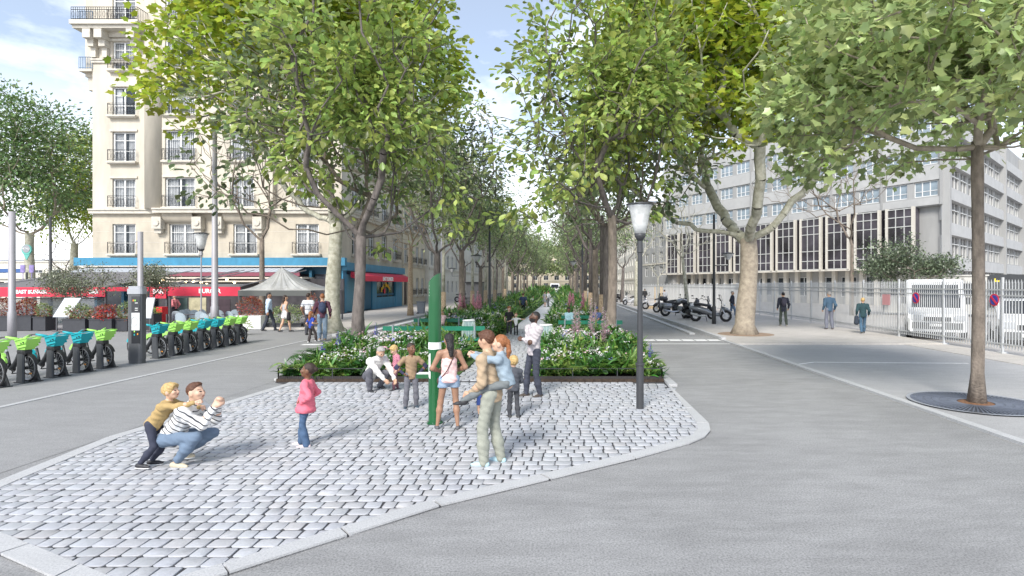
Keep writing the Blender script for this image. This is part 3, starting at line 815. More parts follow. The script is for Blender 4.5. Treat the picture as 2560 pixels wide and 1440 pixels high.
# ------------------------------------------------ white picket fence on the right
M_fen = mat('white_fence_paint', (.48, .49, .50), .5, var=.08, vscale=2)
M_hoard = mat('white_hoarding', (.78, .78, .78), .6, var=.06, vscale=.8)
XF = 15.35
fen = thing('picket_fence', 'tall white metal picket fence along the right pavement', 'fence', (XF, 17, .06))
y = 16.5; k = 0
while y < 48:
    e = y+3.0; g = MB(); n = 22
    for j in range(n):
        yy_ = y+.1+j*(2.86/n); g.b2(XF-.012, XF+.012, yy_, yy_+.038, .18, 2.47); g.add([(XF-.012, yy_, 2.47), (XF-.012, yy_+.055, 2.47), (XF+.012, yy_+.055, 2.47), (XF+.012, yy_, 2.47), (XF, yy_+.027, 2.6)], [(0, 1, 4), (1, 2, 4), (2, 3, 4), (3, 0, 4)])
    for z in (.32, 2.0, 2.2): g.b2(XF-.035, XF-.012, y+.04, e-.04, z, z+.05)
    obj('picket_panel', g, M_fen, fen)
    g = MB(); g.b2(XF-.04, XF+.03, y-.03, y+.03, 0.05, 2.66); g.b2(XF-.12, XF+.12, y-.12, y+.12, .0, .07); obj('post', g, M_fen, fen)
    y = e; k += 1
hd = thing('hoarding', 'solid white hoarding panels behind the motorcycles', 'fence', (XF, 70, 0))
y = 48.2
while y < 108:
    g = MB(); g.b2(XF-.02, XF+.02, y+.03, y+2.37, .15, 2.35); obj('panel', g, M_hoard, hd)
    g = MB(); g.b2(XF-.06, XF+.06, y-.03, y+.03, 0, 2.55); g.b2(XF-.05, XF-.02, y+.03, y+2.37, 2.1, 2.16); g.b2(XF-.04, XF+.04, y+.03, y+2.37, 2.36, 2.46); obj('post', g, M_fen, hd)
    y += 2.4
# no-parking discs and a faded notice
def disc_sign(label, px, py, r_):
    d = XF*1400/(px-VX); p_ = Vector((XF-.07, d, CAM_H-(py-VY)*d/1400)); t = thing('no_parking_sign', label, 'sign', p_)
    g = MB(); g.lathe(p_, [(r_, 0), (r_, .012)], 24, axis='x'); obj('red_ring', g, mat('sign_red', (.65, .03, .06), .5), t)
    g = MB(); g.lathe(p_-Vector((.012, 0, 0)), [(r_*.78, 0), (r_*.78, .01)], 24, axis='x'); obj('blue_disc', g, mat('sign_blue', (.04, .06, .35), .5), t)
    g = MB(); g.bar(p_+Vector((-.02, r_*.6, r_*.6)), p_+Vector((-.02, -r_*.6, -r_*.6)), .07, .012, up=(1, 0, 0)); obj('slash', g, mat('sign_red', (.65, .03, .06), .5), t)
disc_sign('round blue and red no-parking disc on the fence, left one', 2293, 745, .24)
disc_sign('round blue and red no-parking disc on the fence, right of the grate tree', 2490, 750, .22)
p_ = Vector((XF-.07, XF*1400/(2219-VX), 1.7)); g = MB(); g.box(p_, (.01, .62, .5)); tag(obj('notice_board', g, mat('faded_red', (.62, .30, .32), .7), origin=p_), 'faded red notice plate hanging on the white fence', 'sign')
# ================================================================= TREES
M_bark_grey = mat('bark_grey_brown', (.20, .165, .135), .95, var=.45, vscale=7, bump=1.0, bscale=26, streak=.35)
M_bark_dark = mat('bark_dark', (.14, .12, .11), .95, var=.45, vscale=8, bump=1.0, bscale=26, streak=.3)
M_bark_plane = mat('bark_plane', (.56, .54, .45), .9, col2=(.27, .26, .19), vscale=5, bump=.6, bscale=16)
M_bark_warm = mat('bark_plane_warm', (.42, .36, .28), .92, col2=(.24, .2, .16), vscale=6, bump=.9, bscale=22)
M_bark_speck = mat('bark_speckled', (.60, .48, .33), .95, col2=(.17, .10, .06), vscale=22, bump=.9, bscale=40)
def leafm(name, c, tr=.35, isl=.45, hue=.02, rough=.38): return mat(name, c, rough, island=isl, trans=tr, hue=hue, spec=.65)
M_lf_bright = leafm('leaf_bright', (.37, .46, .13), .52, .6, .03)
M_lf_yell = leafm('leaf_yellow_green', (.36, .44, .05), .48, .5, .03)
M_lf_dark = leafm('leaf_magnolia', (.19, .24, .115), .3, .6, .035, .3)
M_lf_mid = leafm('leaf_mid_green', (.28, .35, .16), .48, .6, .04)
M_lf_pale = leafm('leaf_pale_plane', (.40, .48, .20), .42, .5, .025)
M_lf_olive = leafm('leaf_olive', (.17, .19, .12), .2, .5, .02)
M_lf_deep = leafm('leaf_deep_green', (.16, .25, .09), .3, .6, .03)

# leaf templates  (x width, y length, z normal)
def tpl_oval():
    v = [(0, 0, 0)]; w = [.16, .30, .34, .22]; yy = [.18, .42, .66, .86]
    for a, b in zip(w, yy): v += [(-a*.9, b, .10+.03*a), (0, b, -.05*b*b), (a*.9, b, .10+.03*a)]
    v += [(0, 1.0, -.10)]
    f = [(0, 2, 1), (0, 3, 2)]
    for k in range(3):
        o = 1+3*k; f += [(o, o+1, o+4, o+3), (o+1, o+2, o+5, o+4)]
    f += [(10, 11, 13), (11, 12, 13)]
    return v, f
def tpl_lobed():
    ang = [-150, -118, -95, -62, -42, -22, 0, 22, 42, 62, 95, 118, 150]
    rad = [.3, .60, .50, .80, .62, .66, 1.0, .66, .62, .80, .50, .60, .3]
    v = [(0, .28, -.04)]
    for a, r in zip(ang, rad):
        v.append((math.sin(R(a))*r*.72, .28+math.cos(R(a))*r*.72, .10*abs(math.sin(R(a)))*r))
    f = [(0, i, i+1) for i in range(1, 13)] + [(0, 13, 1)]
    return v, f
def tpl_small(): return [(0, 0, 0), (.26, .45, .05), (0, 1, -.05), (-.26, .45, .05)], [(0, 1, 2), (0, 2, 3)]
TPL = {'oval': tpl_oval(), 'lobed': tpl_lobed(), 'small': tpl_small()}

def tubes_np(segs, n=6):
    """segs: array rows (ax,ay,az,bx,by,bz,ra,rb)"""
    s = np.asarray(segs, float); a, b = s[:, :3], s[:, 3:6]
    d = b-a; d /= np.linalg.norm(d, axis=1, keepdims=True)+1e-9
    up = np.where(np.abs(d[:, 2:3]) > .9, [[1., 0, 0]], [[0, 0, 1.]])
    x = np.cross(d, up); x /= np.linalg.norm(x, axis=1, keepdims=True); y = np.cross(d, x)
    an = np.arange(n)*2*np.pi/n
    ring = np.cos(an)[None, :, None]*x[:, None]+np.sin(an)[None, :, None]*y[:, None]
    A = a[:, None]+ring*s[:, 6][:, None, None]; B = b[:, None]+ring*s[:, 7][:, None, None]
    vv = np.concatenate([A, B], 1).reshape(-1, 3)
    off = (np.arange(len(s))*2*n)[:, None, None]
    f = np.array([(j, (j+1) % n, n+(j+1) % n, n+j) for j in range(n)])
    return vv, [(f[None]+off).reshape(-1, 4)]

def branching(origin, clumps, rng, r_tip=.012, p=.43, sag=.0):
    """grow branches from origin to every clump; returns segs"""
    nodes = [np.array(origin, float)]; par = [-1]; cost = [0.0]; tip = []
    order = np.argsort(np.linalg.norm(clumps-nodes[0], axis=1))
    for i in order:
        c = clumps[i]; N = np.array(nodes); dd = np.linalg.norm(N-c, axis=1)
        below = np.maximum(0, N[:, 2]-c[2])*.8
        k = int(np.argmin(dd+.45*np.array(cost)+below))
        a = nodes[k]; L_ = dd[k]; m = max(1, int(L_/.55)); prev = k
        for j in range(1, m+1):
            t = j/m; q = a*(1-t)+c*t
            if j < m:
                q = q+rng.randn(3)*.07*min(1, L_); q[2] += -.12*L_*math.sin(math.pi*t)
            nodes.append(q); par.append(prev); cost.append(cost[prev]+L_/m); prev = len(nodes)-1
        tip.append(prev)
    cnt = np.zeros(len(nodes))
    for t in tip:
        while t != -1: cnt[t] += 1; t = par[t]
    segs = []
    for i in range(1, len(nodes)):
        a, b = nodes[par[i]], nodes[i]
        rb = r_tip*cnt[i]**p; ra = min(r_tip*cnt[par[i]]**p, rb*1.35)
        segs.append([*a, *b, ra, rb])
    return segs, cnt[0]

def crown_points(n, c, rx, rz, rng, shell=.55, lumps=9, lump=.3, low=-1.0):
    """points in an uneven ellipsoid; sub-lobes give the outline its bumps"""
    out = []
    lob = rng.randn(lumps, 3); lob /= np.linalg.norm(lob, axis=1, keepdims=True)
    amp = rng.uniform(.3, 1.1, lumps)*lump
    while len(out) < n:
        d = rng.randn(3); d /= np.linalg.norm(d)
        if d[2] < low: continue
        k = .86-lump*.35+sum(a*max(0, d@l)**5 for a, l in zip(amp, lob))
        r = (shell+(1-shell)*rng.rand()**.6) if rng.rand() < .8 else rng.rand()**.5*shell
        out.append([c[0]+d[0]*rx*r*k, c[1]+d[1]*rx*r*k, c[2]+d[2]*rz*r*k])
    return np.array(out)

def make_tree(name, label, cat, base, trunk, crown, leaf, mats, seed=1, group=None, limbs_extra=None, wrap=None):
    """trunk=(r_base,r_top,z_fork,lean dx,dy); crown=dict(c,rx,rz,n,per,spread,size,...) in local coords"""
    rng = np.random.RandomState(seed)
    t = thing(name, label, cat, base, group)
    r0, r1, zf, lx, ly = trunk
    g = MB(); pts = []; rad = []
    for i in range(9):
        k = i/8; pts.append((base[0]+lx*k+.04*math.sin(k*5+seed)*r0*4, base[1]+ly*k, base[2]-.05+k*(zf+.05)))
        rad.append(r1+(r0-r1)*(1-k)**1.3+(r0*.55*max(0, 1-k*9))+rng.randn()*r0*.03)
    g.tube(pts, rad, 14)
    tr = obj('trunk', g, mats[0], t, smooth=True)
    fork = np.array([lx, ly, zf-.12])
    cl = crown_points(crown['n'], crown['c'], crown['rx'], crown['rz'], rng, crown.get('shell', .5), low=crown.get('low', -1), lump=crown.get('lump', .3))
    if 'clip' in crown: cl = cl[crown['clip'](cl)]
    segs, tot = branching(fork, cl, rng, crown.get('tip', .012), crown.get('pow', .43))
    mx = max(s[6] for s in segs); sc = min(1.0, r1*.95/mx)
    segs = [[*s[:6], max(.006, s[6]*sc), max(.005, s[7]*sc)] for s in segs]
    bv, bf = tubes_np(segs, 6); bv = bv+np.array(base)
    me = np_mesh('branches', bv, bf, True); link('branches', me, mats[1], t)
    # leaves round each twig end and a few along the outer branches
    per = crown['per']; sp = crown['spread']; sz = crown['size']
    pos = []; dr = []
    for c in cl:
        k = max(2, int(per*rng.uniform(.5, 1.5)))
        o = rng.randn(k, 3)*np.array([sp, sp, sp*.6]); pos.append(c+o)
        out = c-np.array(crown['c']); out = out/(np.linalg.norm(out)+1e-6)
        dr.append(o*.9/sp+out*.9+rng.randn(k, 3)*.5+np.array([0, 0, crown.get('droop', -.35)]))
    pos = np.concatenate(pos); dr = np.concatenate(dr)
    nr = rng.randn(len(pos), 3)*.55+np.array([0, 0, 1.0])
    s = sz*rng.uniform(.6, 1.25, len(pos))
    tv, tf = TPL[leaf]
    lv, lf = scatter_mesh('', tv, tf, pos, dr, nr, s)
    parts = []
    if isinstance(mats[2], (list, tuple)):
        # two leaf tones: split by clump through a slow spatial pattern of foliage age, few islands of each
        pass
    me = np_mesh('crown', lv+np.array(base), lf, False)
    link('crown', me, mats[2], t)
    if wrap: wrap(t, base)
    return t

B = lambda px, d: ((px-VX)*d/F_PX, d, 0.0)
# --- front pair of bright trees on the beds
make_tree('young_tree', 'nearest bright green tree, with speckled lower trunk in the left flower bed', 'tree',
          B(893, 17.4), (.20, .15, 4.0, .1, 0), dict(c=(.15, .1, 8.6), rx=3.5, rz=4.7, n=300, per=20, spread=.25, lump=.6, size=.26, low=-.80, shell=.35), 'oval',
          (M_bark_dark, M_bark_dark, M_lf_bright), seed=4)
make_tree('young_tree', 'bright green broad-leaved tree behind the lamp post at the front right flower bed', 'tree',
          B(1529, 21.0), (.20, .16, 5.0, .02, 0), dict(c=(.2, .1, 9.8), rx=4.0, rz=5.4, n=300, per=20, spread=.29, lump=.6, size=.30, low=-.93, shell=.35), 'oval',
          (M_bark_grey, M_bark_dark, M_lf_bright), seed=11)
# --- darker magnolias right behind them
make_tree('magnolia_tree', 'dark green magnolia directly behind the nearest left tree', 'tree',
          B(905, 20.6), (.14, .12, 4.6, -.2, 0), dict(c=(-1.6, .3, 8.0), rx=4.6, rz=4.3, n=190, per=13, spread=.30, size=.26, low=-.8), 'oval',
          (M_bark_dark, M_bark_grey, M_lf_dark), seed=21)
make_tree('magnolia_tree', 'dark green magnolia directly behind the bright tree by the lamp post', 'tree',
          B(1520, 25.5), (.18, .14, 5.2, -.1, 0), dict(c=(.3, .3, 9.6), rx=4.9, rz=6.2, n=190, per=13, spread=.36, size=.32, low=-.85), 'oval',
          (M_bark_dark, M_bark_grey, M_lf_dark), seed=22)
# --- right front tree in the round grate
make_tree('plane_tree', 'pale-leaved plane tree growing out of the round iron grate at far right', 'tree',
          B(2443, 11.3), (.118, .105, 5.3, .02, 0), dict(c=(-.8, .3, 6.9), rx=4.2, rz=2.7, n=520, per=26, spread=.26, size=.20, low=-.75, lump=.4, shell=.3), 'lobed',
          (M_bark_grey, M_bark_warm, M_lf_pale), seed=31)
# --- big street planes
make_tree('plane_tree', 'tall plane tree with mottled pale trunk beside the restaurant corner', 'tree',
          B(832, 28.2), (.42, .30, 5.6, .1, 0), dict(c=(-1.0, 1, 15.6), rx=7.6, rz=6.3, n=1250, per=25, spread=.5, size=.34, low=-.75, tip=.016), 'lobed',
          (M_bark_plane, M_bark_plane, M_lf_yell), seed=41)
make_tree('plane_tree', 'large pale plane tree with forked trunk on the right pavement near the motorcycles', 'tree',
          B(1865, 26.6), (.47, .38, 4.6, .1, 0), dict(c=(-1.2, 1, 13.6), rx=6.8, rz=6.3, n=950, per=25, spread=.5, size=.34, low=-.75, tip=.02, pow=.47), 'lobed',
          (M_bark_warm, M_bark_plane, M_lf_yell), seed=42)
# bare twiggy plane crowns (leafless)
def bare_tree(label, base, r, zf, c, rx, rz, n, seed, bark=None, lean=(0, 0), tip=.011):
    rng = np.random.RandomState(seed); t = thing('bare_tree', label, 'tree', base)
    g = MB(); g.tube([(base[0]+lean[0]*k/6, base[1]+lean[1]*k/6, -.05+(zf+.05)*k/6) for k in range(7)], [r*(1.25 if k == 0 else 1-.05*k) for k in range(7)], 12)
    obj('trunk', g, bark or M_bark_plane, t, smooth=True)
    cl = crown_points(n, c, rx, rz, rng, .6)
    segs, _ = branching((lean[0], lean[1], zf-.1), cl, rng, tip, .45)
    mx = max(s[6] for s in segs); sc = min(1, r*.7/mx); segs = [[*s[:6], max(.009, s[6]*sc), max(.007, s[7]*sc)] for s in segs]
    bv, bf = tubes_np(segs, 5); link('branches', np_mesh('branches', bv+np.array(base), bf, True), bark or M_bark_plane, t)
    return t
bare_tree('leafless spotted young plane on the left pavement in front of the next doorway', B(1026, 42), .22, 5.2, (0, 0, 8), 3.0, 3.2, 110, 5, M_bark_speck)
bare_tree('leafless slender plane leaning behind the parked motorcycles', B(1722, 44), .17, 4.6, (-.4, 0, 7.6), 3.6, 3.2, 150, 6, M_bark_plane, (-.5, 0))
bare_tree('leafless twiggy plane behind the lamp mast of the restaurant terrace', B(655, 38), .20, 5.5, (-.4, 0, 10.2), 4.4, 3.6, 190, 7, M_bark_grey)
bare_tree('leafless forked plane at right kerb beyond the white scooter', B(1592, 62), .30, 5.0, (.6, 0, 9.5), 4.5, 4.2, 130, 8, M_bark_plane)
bare_tree('leafless plane reaching over the white picket fence towards the office block', B(2130, 44), .16, 5.6, (-2.2, 0, 11.0), 6.6, 3.3, 300, 9, M_bark_grey, tip=.014)
bare_tree('leafless dark tree far left behind the metro sign', B(160, 80), .35, 4.5, (0, 0, 9), 6, 5, 160, 10, M_bark_dark)
# --- far left group
make_tree('broadleaf_tree', 'tall dark green tree with pale trunk at far left edge', 'tree',
          B(75, 52), (.42, .34, 7.2, 0, 0), dict(c=(-.6, 0, 14.0), rx=6.8, rz=8.2, n=420, per=36, spread=.75, size=.38, low=-.8), 'small',
          (M_bark_plane, M_bark_warm, M_lf_deep), seed=51)
make_tree('broadleaf_tree', 'yellow-green plane between the dark left tree and the corner of the apartment building', 'tree',
          B(186, 62), (.40, .34, 7.0, 0, 0), dict(c=(.2, 0, 13.0), rx=3.9, rz=7.0, n=260, per=36, spread=.7, size=.38, low=-.85), 'small',
          (M_bark_plane, M_bark_plane, M_lf_yell), seed=52)
# --- the garden avenue: three model trees copied along the two beds
protos = []
for k, (rx, rz, cz, m) in enumerate(((3.0, 3.4, 8.6, M_lf_mid), (2.8, 3.2, 8.2, M_lf_dark), (3.1, 3.1, 8.8, M_lf_mid))):
    t = make_tree('avenue_tree', 'x', 'tree', (0, 0, 0), (.19, .15, 4.0, .05, 0),
                  dict(c=(0, 0, cz), rx=rx, rz=rz, n=130, per=22, spread=.36, size=.26, low=-.65, shell=.45, lump=.4), 'small',
                  ((M_bark_dark, M_bark_grey, M_bark_grey)[k], M_bark_dark, m), seed=60+k)
    protos.append(t)
ORD = ['first', 'second', 'third', 'fourth', 'fifth', 'sixth', 'seventh', 'eighth', 'ninth', 'tenth', 'eleventh', 'twelfth', 'thirteenth', 'fourteenth', 'fifteenth', 'sixteenth', 'seventeenth', 'eighteenth', 'nineteenth', 'twentieth']
used = [False]*3
def place_av(i, x, y, lab, grp, sc):
    k = i % 3
    o = protos[k]
    if used[k]: o = dup(protos[k])
    used[k] = True
    o.location = (x, y, 0.05); o.rotation_euler = (0, 0, i*2.1); o.scale = (sc, sc, sc*(1+.06*math.sin(i*1.7)))
    o['label'] = lab; o['group'] = grp
rng = np.random.RandomState(9)
ys = [27.5, 34.6, 43, 51.5, 60, 69, 79, 90, 102, 115, 130, 147, 165]
for i, y in enumerate(ys):
    place_av(i, -6.2+.15*math.sin(i*3), y, f'dark-trunked avenue tree, {ORD[i]} one behind the dark magnolia along the left bed', 'avenue trees along the left bed', 1.0+.08*math.sin(i*2.3))
ys = [33, 40, 47.5, 55, 63, 72, 82, 93, 106, 120, 136, 155]
for i, y in enumerate(ys):
    place_av(i+1, 2.0+.15*math.sin(i*2), y, f'avenue tree, {ORD[i]} one behind the right magnolia along the right bed', 'avenue trees along the right bed', 1.06+.08*math.sin(i*1.3))
for i, y in enumerate([53, 66, 80, 96, 114, 134, 158]):
    place_av(i+2, -11.6, y, f'street tree, {ORD[i]} one beyond the wheelie bin on the left pavement', 'street trees on the left pavement', 1.2)
for i, y in enumerate([76, 92, 110, 130, 155]):
    place_av(i, 8.2, y, f'street tree, {ORD[i]} one beyond the scooters on the right pavement', 'street trees on the right pavement', 1.2)
# thin trunks with pale wrapped stems inside the left bed
wy = [(1107, 30.5), (1180, 38), (1213, 41), (1236, 46), (1262, 55)]
for i, (px, d) in enumerate(wy):
    b0 = B(px, d); t = thing('sapling', f'young tree with straw-wrapped lower stem, {ORD[i]} from the green pole', 'tree', b0, 'wrapped saplings in the left bed')
    g = MB(); g.tube([(b0[0], b0[1], 0), (b0[0]+.03, b0[1], 2.0)], [.16, .14], 12); obj('stem_wrap', g, M_bark_speck, t, smooth=True)
    g = MB(); g.tube([(b0[0]+.03, b0[1], 1.95), (b0[0]+.05, b0[1], 5.2)], [.10, .07], 8); obj('trunk', g, M_bark_plane, t, smooth=True)
    rr = np.random.RandomState(70+i); cl = crown_points(60, (0.05, 0, 6.6), 1.9, 2.0, rr, .4)
    segs, _ = branching((.05, 0, 5.0), cl, rr, .010, .4); bv, bf = tubes_np(segs, 5); link('branches', np_mesh('branches', bv+np.array(b0), bf, True), M_bark_plane, t)
    pos = np.repeat(cl, 14, 0)+rr.randn(60*14, 3)*.32; lv, lf = scatter_mesh('', *TPL['small'], pos, rr.randn(len(pos), 3)+[0, 0, -.2], rr.randn(len(pos), 3)*.6+[0, 0, 1], rr.uniform(.15, .3, len(pos)))
    link('crown', np_mesh('crown', lv+np.array(b0), lf), M_lf_mid, t)
for i, (px, d) in enumerate([(1463, 47), (1475, 36), (1503, 29), (1452, 58)]):
    b0 = B(px, d); t = thing('sapling', f'slim tree with straw-wrapped foot in the right bed, {ORD[i]} seen left of the lamp post', 'tree', b0, 'slim wrapped trees in the right bed')
    g = MB(); g.tube([(b0[0], b0[1], 0), (b0[0]+.03, b0[1], 1.9)], [.17, .15], 12); obj('stem_wrap', g, M_bark_speck, t, smooth=True)
    g = MB(); g.tube([(b0[0]+.03, b0[1], 1.85), (b0[0]+.05, b0[1], 6)], [.13, .09], 8); obj('trunk', g, M_bark_dark, t, smooth=True)
# thickening far wood at the end of the street
rr = np.random.RandomState(5); N = 26000
pos = np.stack([rr.uniform(-34, 34, N), 192+rr.uniform(0, 30, N), 6+rr.rand(N)**.8*(13+3*np.sin(np.arange(N)*.37))], 1)
keep = (np.sin(pos[:, 0]*.55)+np.sin(pos[:, 1]*.7+pos[:, 0]*.3)+np.cos(pos[:, 2]*.9+pos[:, 0]*.4)) > -.9
pos = pos[keep]
lv, lf = scatter_mesh('', *TPL['small'], pos, rr.randn(len(pos), 3), rr.randn(len(pos), 3)*.6+[0, 0, 1], rr.uniform(.7, 1.5, len(pos)))
tag(link('distant_wood', np_mesh('distant_wood', lv, lf), M_lf_mid), 'hazy green tree mass closing the far end of the avenue', 'trees', kind='stuff')

# ---------------------------------------------------------------- planting in the beds
M_pl = [leafm('plant_green', (.09, .21, .035), .3, .55, .03), leafm('plant_light', (.24, .36, .09), .35, .45, .03),
        leafm('plant_deep', (.045, .13, .03), .2, .5, .02)]
M_fl_w = mat('petal_white', (.82, .80, .80), .6, island=.12, trans=.25)
M_fl_p = mat('petal_pink', (.80, .48, .58), .6, island=.25, trans=.25)
M_fl_v = mat('petal_violet', (.22, .22, .62), .6, island=.25, trans=.2)
M_fl_a = mat('petal_acanthus', (.66, .52, .56), .6, island=.35, trans=.2)
def tpl_blade(): return [(-.06, 0, 0), (.06, 0, 0), (.08, .45, .06), (-.08, .45, .06), (.05, .8, .0), (-.05, .8, .0), (0, 1.1, -.18)], [(0, 1, 2, 3), (3, 2, 4, 5), (5, 4, 6)]
def tpl_flower():
    v = [(0, 0, .0)]; f = []
    for k in range(5):
        a = k*2*math.pi/5; b = a+1.0
        i = len(v); v += [(math.cos(a)*.5, math.sin(a)*.5, .1), (math.cos((a+b)/2)*.75, math.sin((a+b)/2)*.75, .16), (math.cos(b)*.5, math.sin(b)*.5, .1)]
        f.append((0, i, i+1, i+2))
    return v, f
TPL['blade'] = tpl_blade(); TPL['flower'] = tpl_flower()
def planting(name, label, x0, x1, y0, y1, seed, hmax, avoid=()):
    def low(xy):
        k = np.ones(len(xy))
        for (a, b, c, d, q) in avoid: k = np.where((xy[:, 0] > a) & (xy[:, 0] < b) & (xy[:, 1] > c) & (xy[:, 1] < d), q, k)
        return k
    rr = np.random.RandomState(seed); P = {0: [], 1: [], 2: []}
    def dens(n, a, b):
        y = a+(b-a)*rr.rand(n); s_ = np.clip((y-30)/155, 0, 1); X0 = x0+(1.5*s_ if x0 > -2 else 0); X1 = x1+(1.7*s_ if x0 < -2 else 0); return np.stack([X0+(X1-X0)*rr.rand(n), y], 1)
    parts = []
    for (a, b, n, s) in ((y0, 18, 21000, .15), (18, 28, 20000, .19), (28, 50, 20000, .27), (50, 100, 14000, .45), (100, y1, 9000, .8)):
        n = int(n*(x1-x0)/4)
        xy = dens(n, a, b)
        hh = hmax*(.55+.22*np.sin(xy[:, 0]*2.1+xy[:, 1]*1.3)+.2*np.sin(xy[:, 1]*2.7-xy[:, 0]*3.1)+.12*rr.randn(n))
        ed = np.minimum(np.minimum(xy[:, 0]-x0, x1-xy[:, 0]), .6)/.6; fr = np.clip((xy[:, 1]-y0)/1.6, 0, 1)
        hh = np.clip(hh, .15, 1.4)*(.55+.45*ed)*(.62+.38*fr)*low(xy)
        z = .06+hh*(1-.75*rr.rand(n)**1.6)
        pos = np.stack([xy[:, 0], xy[:, 1], z], 1)
        pick = (np.sin(xy[:, 0]*3.3+np.sin(xy[:, 1]*1.9)*2)+.6*rr.randn(n)); mi = np.where(pick > .75, 1, np.where(pick < -.55, 2, 0))
        kind = rr.rand(n)
        for k in range(3):
            for tp, lo, hi, sc, dz in (('oval', 0, .45, 1.0, .1), ('blade', .45, .8, 2.0, .9), ('small', .8, 1.01, .8, .2)):
                q = (mi == k) & (kind >= lo) & (kind < hi)
                if q.sum() == 0: continue
                m = q.sum(); dr = rr.randn(m, 3); dr[:, 2] = dr[:, 2]*.4+dz
                tv, tf = TPL['small' if (s > .2 and tp == 'oval') else tp]
                lv, lf = scatter_mesh('', tv, tf, pos[q], dr, rr.randn(m, 3)*.5+[0, 0, 1], s*sc*rr.uniform(.6, 1.3, m))
                parts.append((lv, lf, k))
        # blossoms
        nf = int(n*.032); xy = dens(nf, a, b); cl = np.sin(xy[:, 0]*2.3+1)+np.sin(xy[:, 1]*1.1)+.8*rr.randn(nf); xy = xy[cl > -.3]; nf = len(xy)
        ed = np.minimum(np.minimum(xy[:, 0]-x0, x1-xy[:, 0]), .6)/.6; fr = np.clip((xy[:, 1]-y0)/1.6, 0, 1)
        z = .12+hmax*(.72+.30*rr.rand(nf))*(.55+.45*ed)*(.62+.38*fr)*low(xy)
        rep = 6 if s < .3 else 3
        c = np.repeat(np.stack([xy[:, 0], xy[:, 1], z], 1), rep, 0); c = c+rr.randn(len(c), 3)*np.array([.045, .045, .02])*s/.15
        col = np.repeat(np.where(rr.rand(nf) < .8, 3, np.where(rr.rand(nf) < .7, 4, 5)), rep)
        for k in (3, 4, 5):
            q = col == k
            if q.sum() == 0: continue
            lv, lf = scatter_mesh('', *TPL['flower'], c[q], rr.randn(q.sum(), 3)*[1, 1, .3], rr.randn(q.sum(), 3)*.4+[0, -.3, 1], s*.22*rr.uniform(.7, 1.3, q.sum())); parts.append((lv, lf, k))
    v, f, ms = merge_np(parts)
    me = np_mesh(name, v, f, False, ms)
    tag(link(name, me, M_pl+[M_fl_w, M_fl_p, M_fl_v]), label, 'plants', kind='stuff')
planting('bed_planting', 'dense green planting with white blossoms filling the left bed', -6.95, -3.0, 13.9, 185, 1, .80, avoid=((-7, -2.6, 18.6, 20.9, .38), (-7, -2.8, 20.9, 23.2, .62), (-7, -4.2, 23.2, 25.8, .42), (-4.2, -2.8, 20.2, 22, .3)))
planting('bed_planting', 'dense green planting with white blossoms filling the right bed', -.75, 2.45, 13.9, 185, 2, .86, avoid=((-1, 2.6, 19.6, 22.2, .6), (-1, 2.6, 22.2, 24.2, .42), (-1, 2.6, 24.2, 27.8, .5)))

# ferns leaning over the front edging
def fern(label, x, y, size, seed, yel=False, grp=None, lean=(0, -.5)):
    rr = np.random.RandomState(seed); n = 11; P = []; D = []; NR = []; S_ = []
    segs = []
    for k in range(n):
        a = k*2*math.pi/n+rr.rand()*.4; out = np.array([math.cos(a)+lean[0]*.6, math.sin(a)+lean[1]*.6, 0])*.75; L_ = size*rr.uniform(.75, 1.15)
        prev = None
        for j in range(15):
            t = j/14; p = np.array([x, y, .08])+out*L_*t*.85+np.array([0, 0, L_*(1.45*t-1.15*t*t)])
            if prev is not None:
                d = p-prev; segs.append([*prev, *p, .006, .005]); side = np.cross(d, [0, 0, 1]); side /= np.linalg.norm(side)+1e-6
                w = .30*size*math.sin(math.pi*min(1, t*.92+.06))**.8
                for sgn in (-1, 1): P.append(p); D.append(side*sgn+d/np.linalg.norm(d)*.45+[0, 0, -.08]); NR.append([0, 0, 1]); S_.append(w*rr.uniform(.85, 1.1))
            prev = p
    t = thing('fern', label, 'fern', (x, y, .05), grp)
    tv = [(-.09, 0, 0), (.09, 0, 0), (.11, .5, .03), (-.11, .5, .03), (0, 1, -.06)]; tf = [(0, 1, 2, 3), (3, 2, 4)]
    lv, lf = scatter_mesh('', tv, tf, np.array(P), np.array(D), np.array(NR, float), np.array(S_))
    v, f, ms = merge_np([(lv, lf, 0), (*tubes_np(segs, 4), 0)])
    me = np_mesh('fronds', v, f); link('fronds', me, M_pl[1] if yel else M_pl[2 if seed % 3 else 0], t)
fx = [(-6.75, 14.15, .55, 1), (-6.1, 14.2, .5, 0), (-5.3, 14.25, .5, 0), (-4.5, 14.2, .6, 0), (-3.6, 14.2, .52, 0)]
for i, (x, y, s, ye) in enumerate(fx): fern(f'fern arching over the front edging of the left bed, {ORD[i]} from the left', x, y, s*1.3, 80+i, ye, 'ferns along the front of the left bed')
fern('tall pale fern at the left side of the left bed above the edging corner', -6.75, 15.2, 1.15, 91, False, None, (-.2, -.1))
fx = [(-.4, 14.2, .45, 0), (.4, 14.15, .5, 1), (1.1, 14.2, .6, 0), (1.8, 14.2, .55, 1), (2.3, 14.8, .6, 1)]
for i, (x, y, s, ye) in enumerate(fx): fern(f'fern spilling over the front edging of the right bed, {ORD[i]} from the left', x, y, s*1.3, 100+i, ye, 'ferns along the front of the right bed')
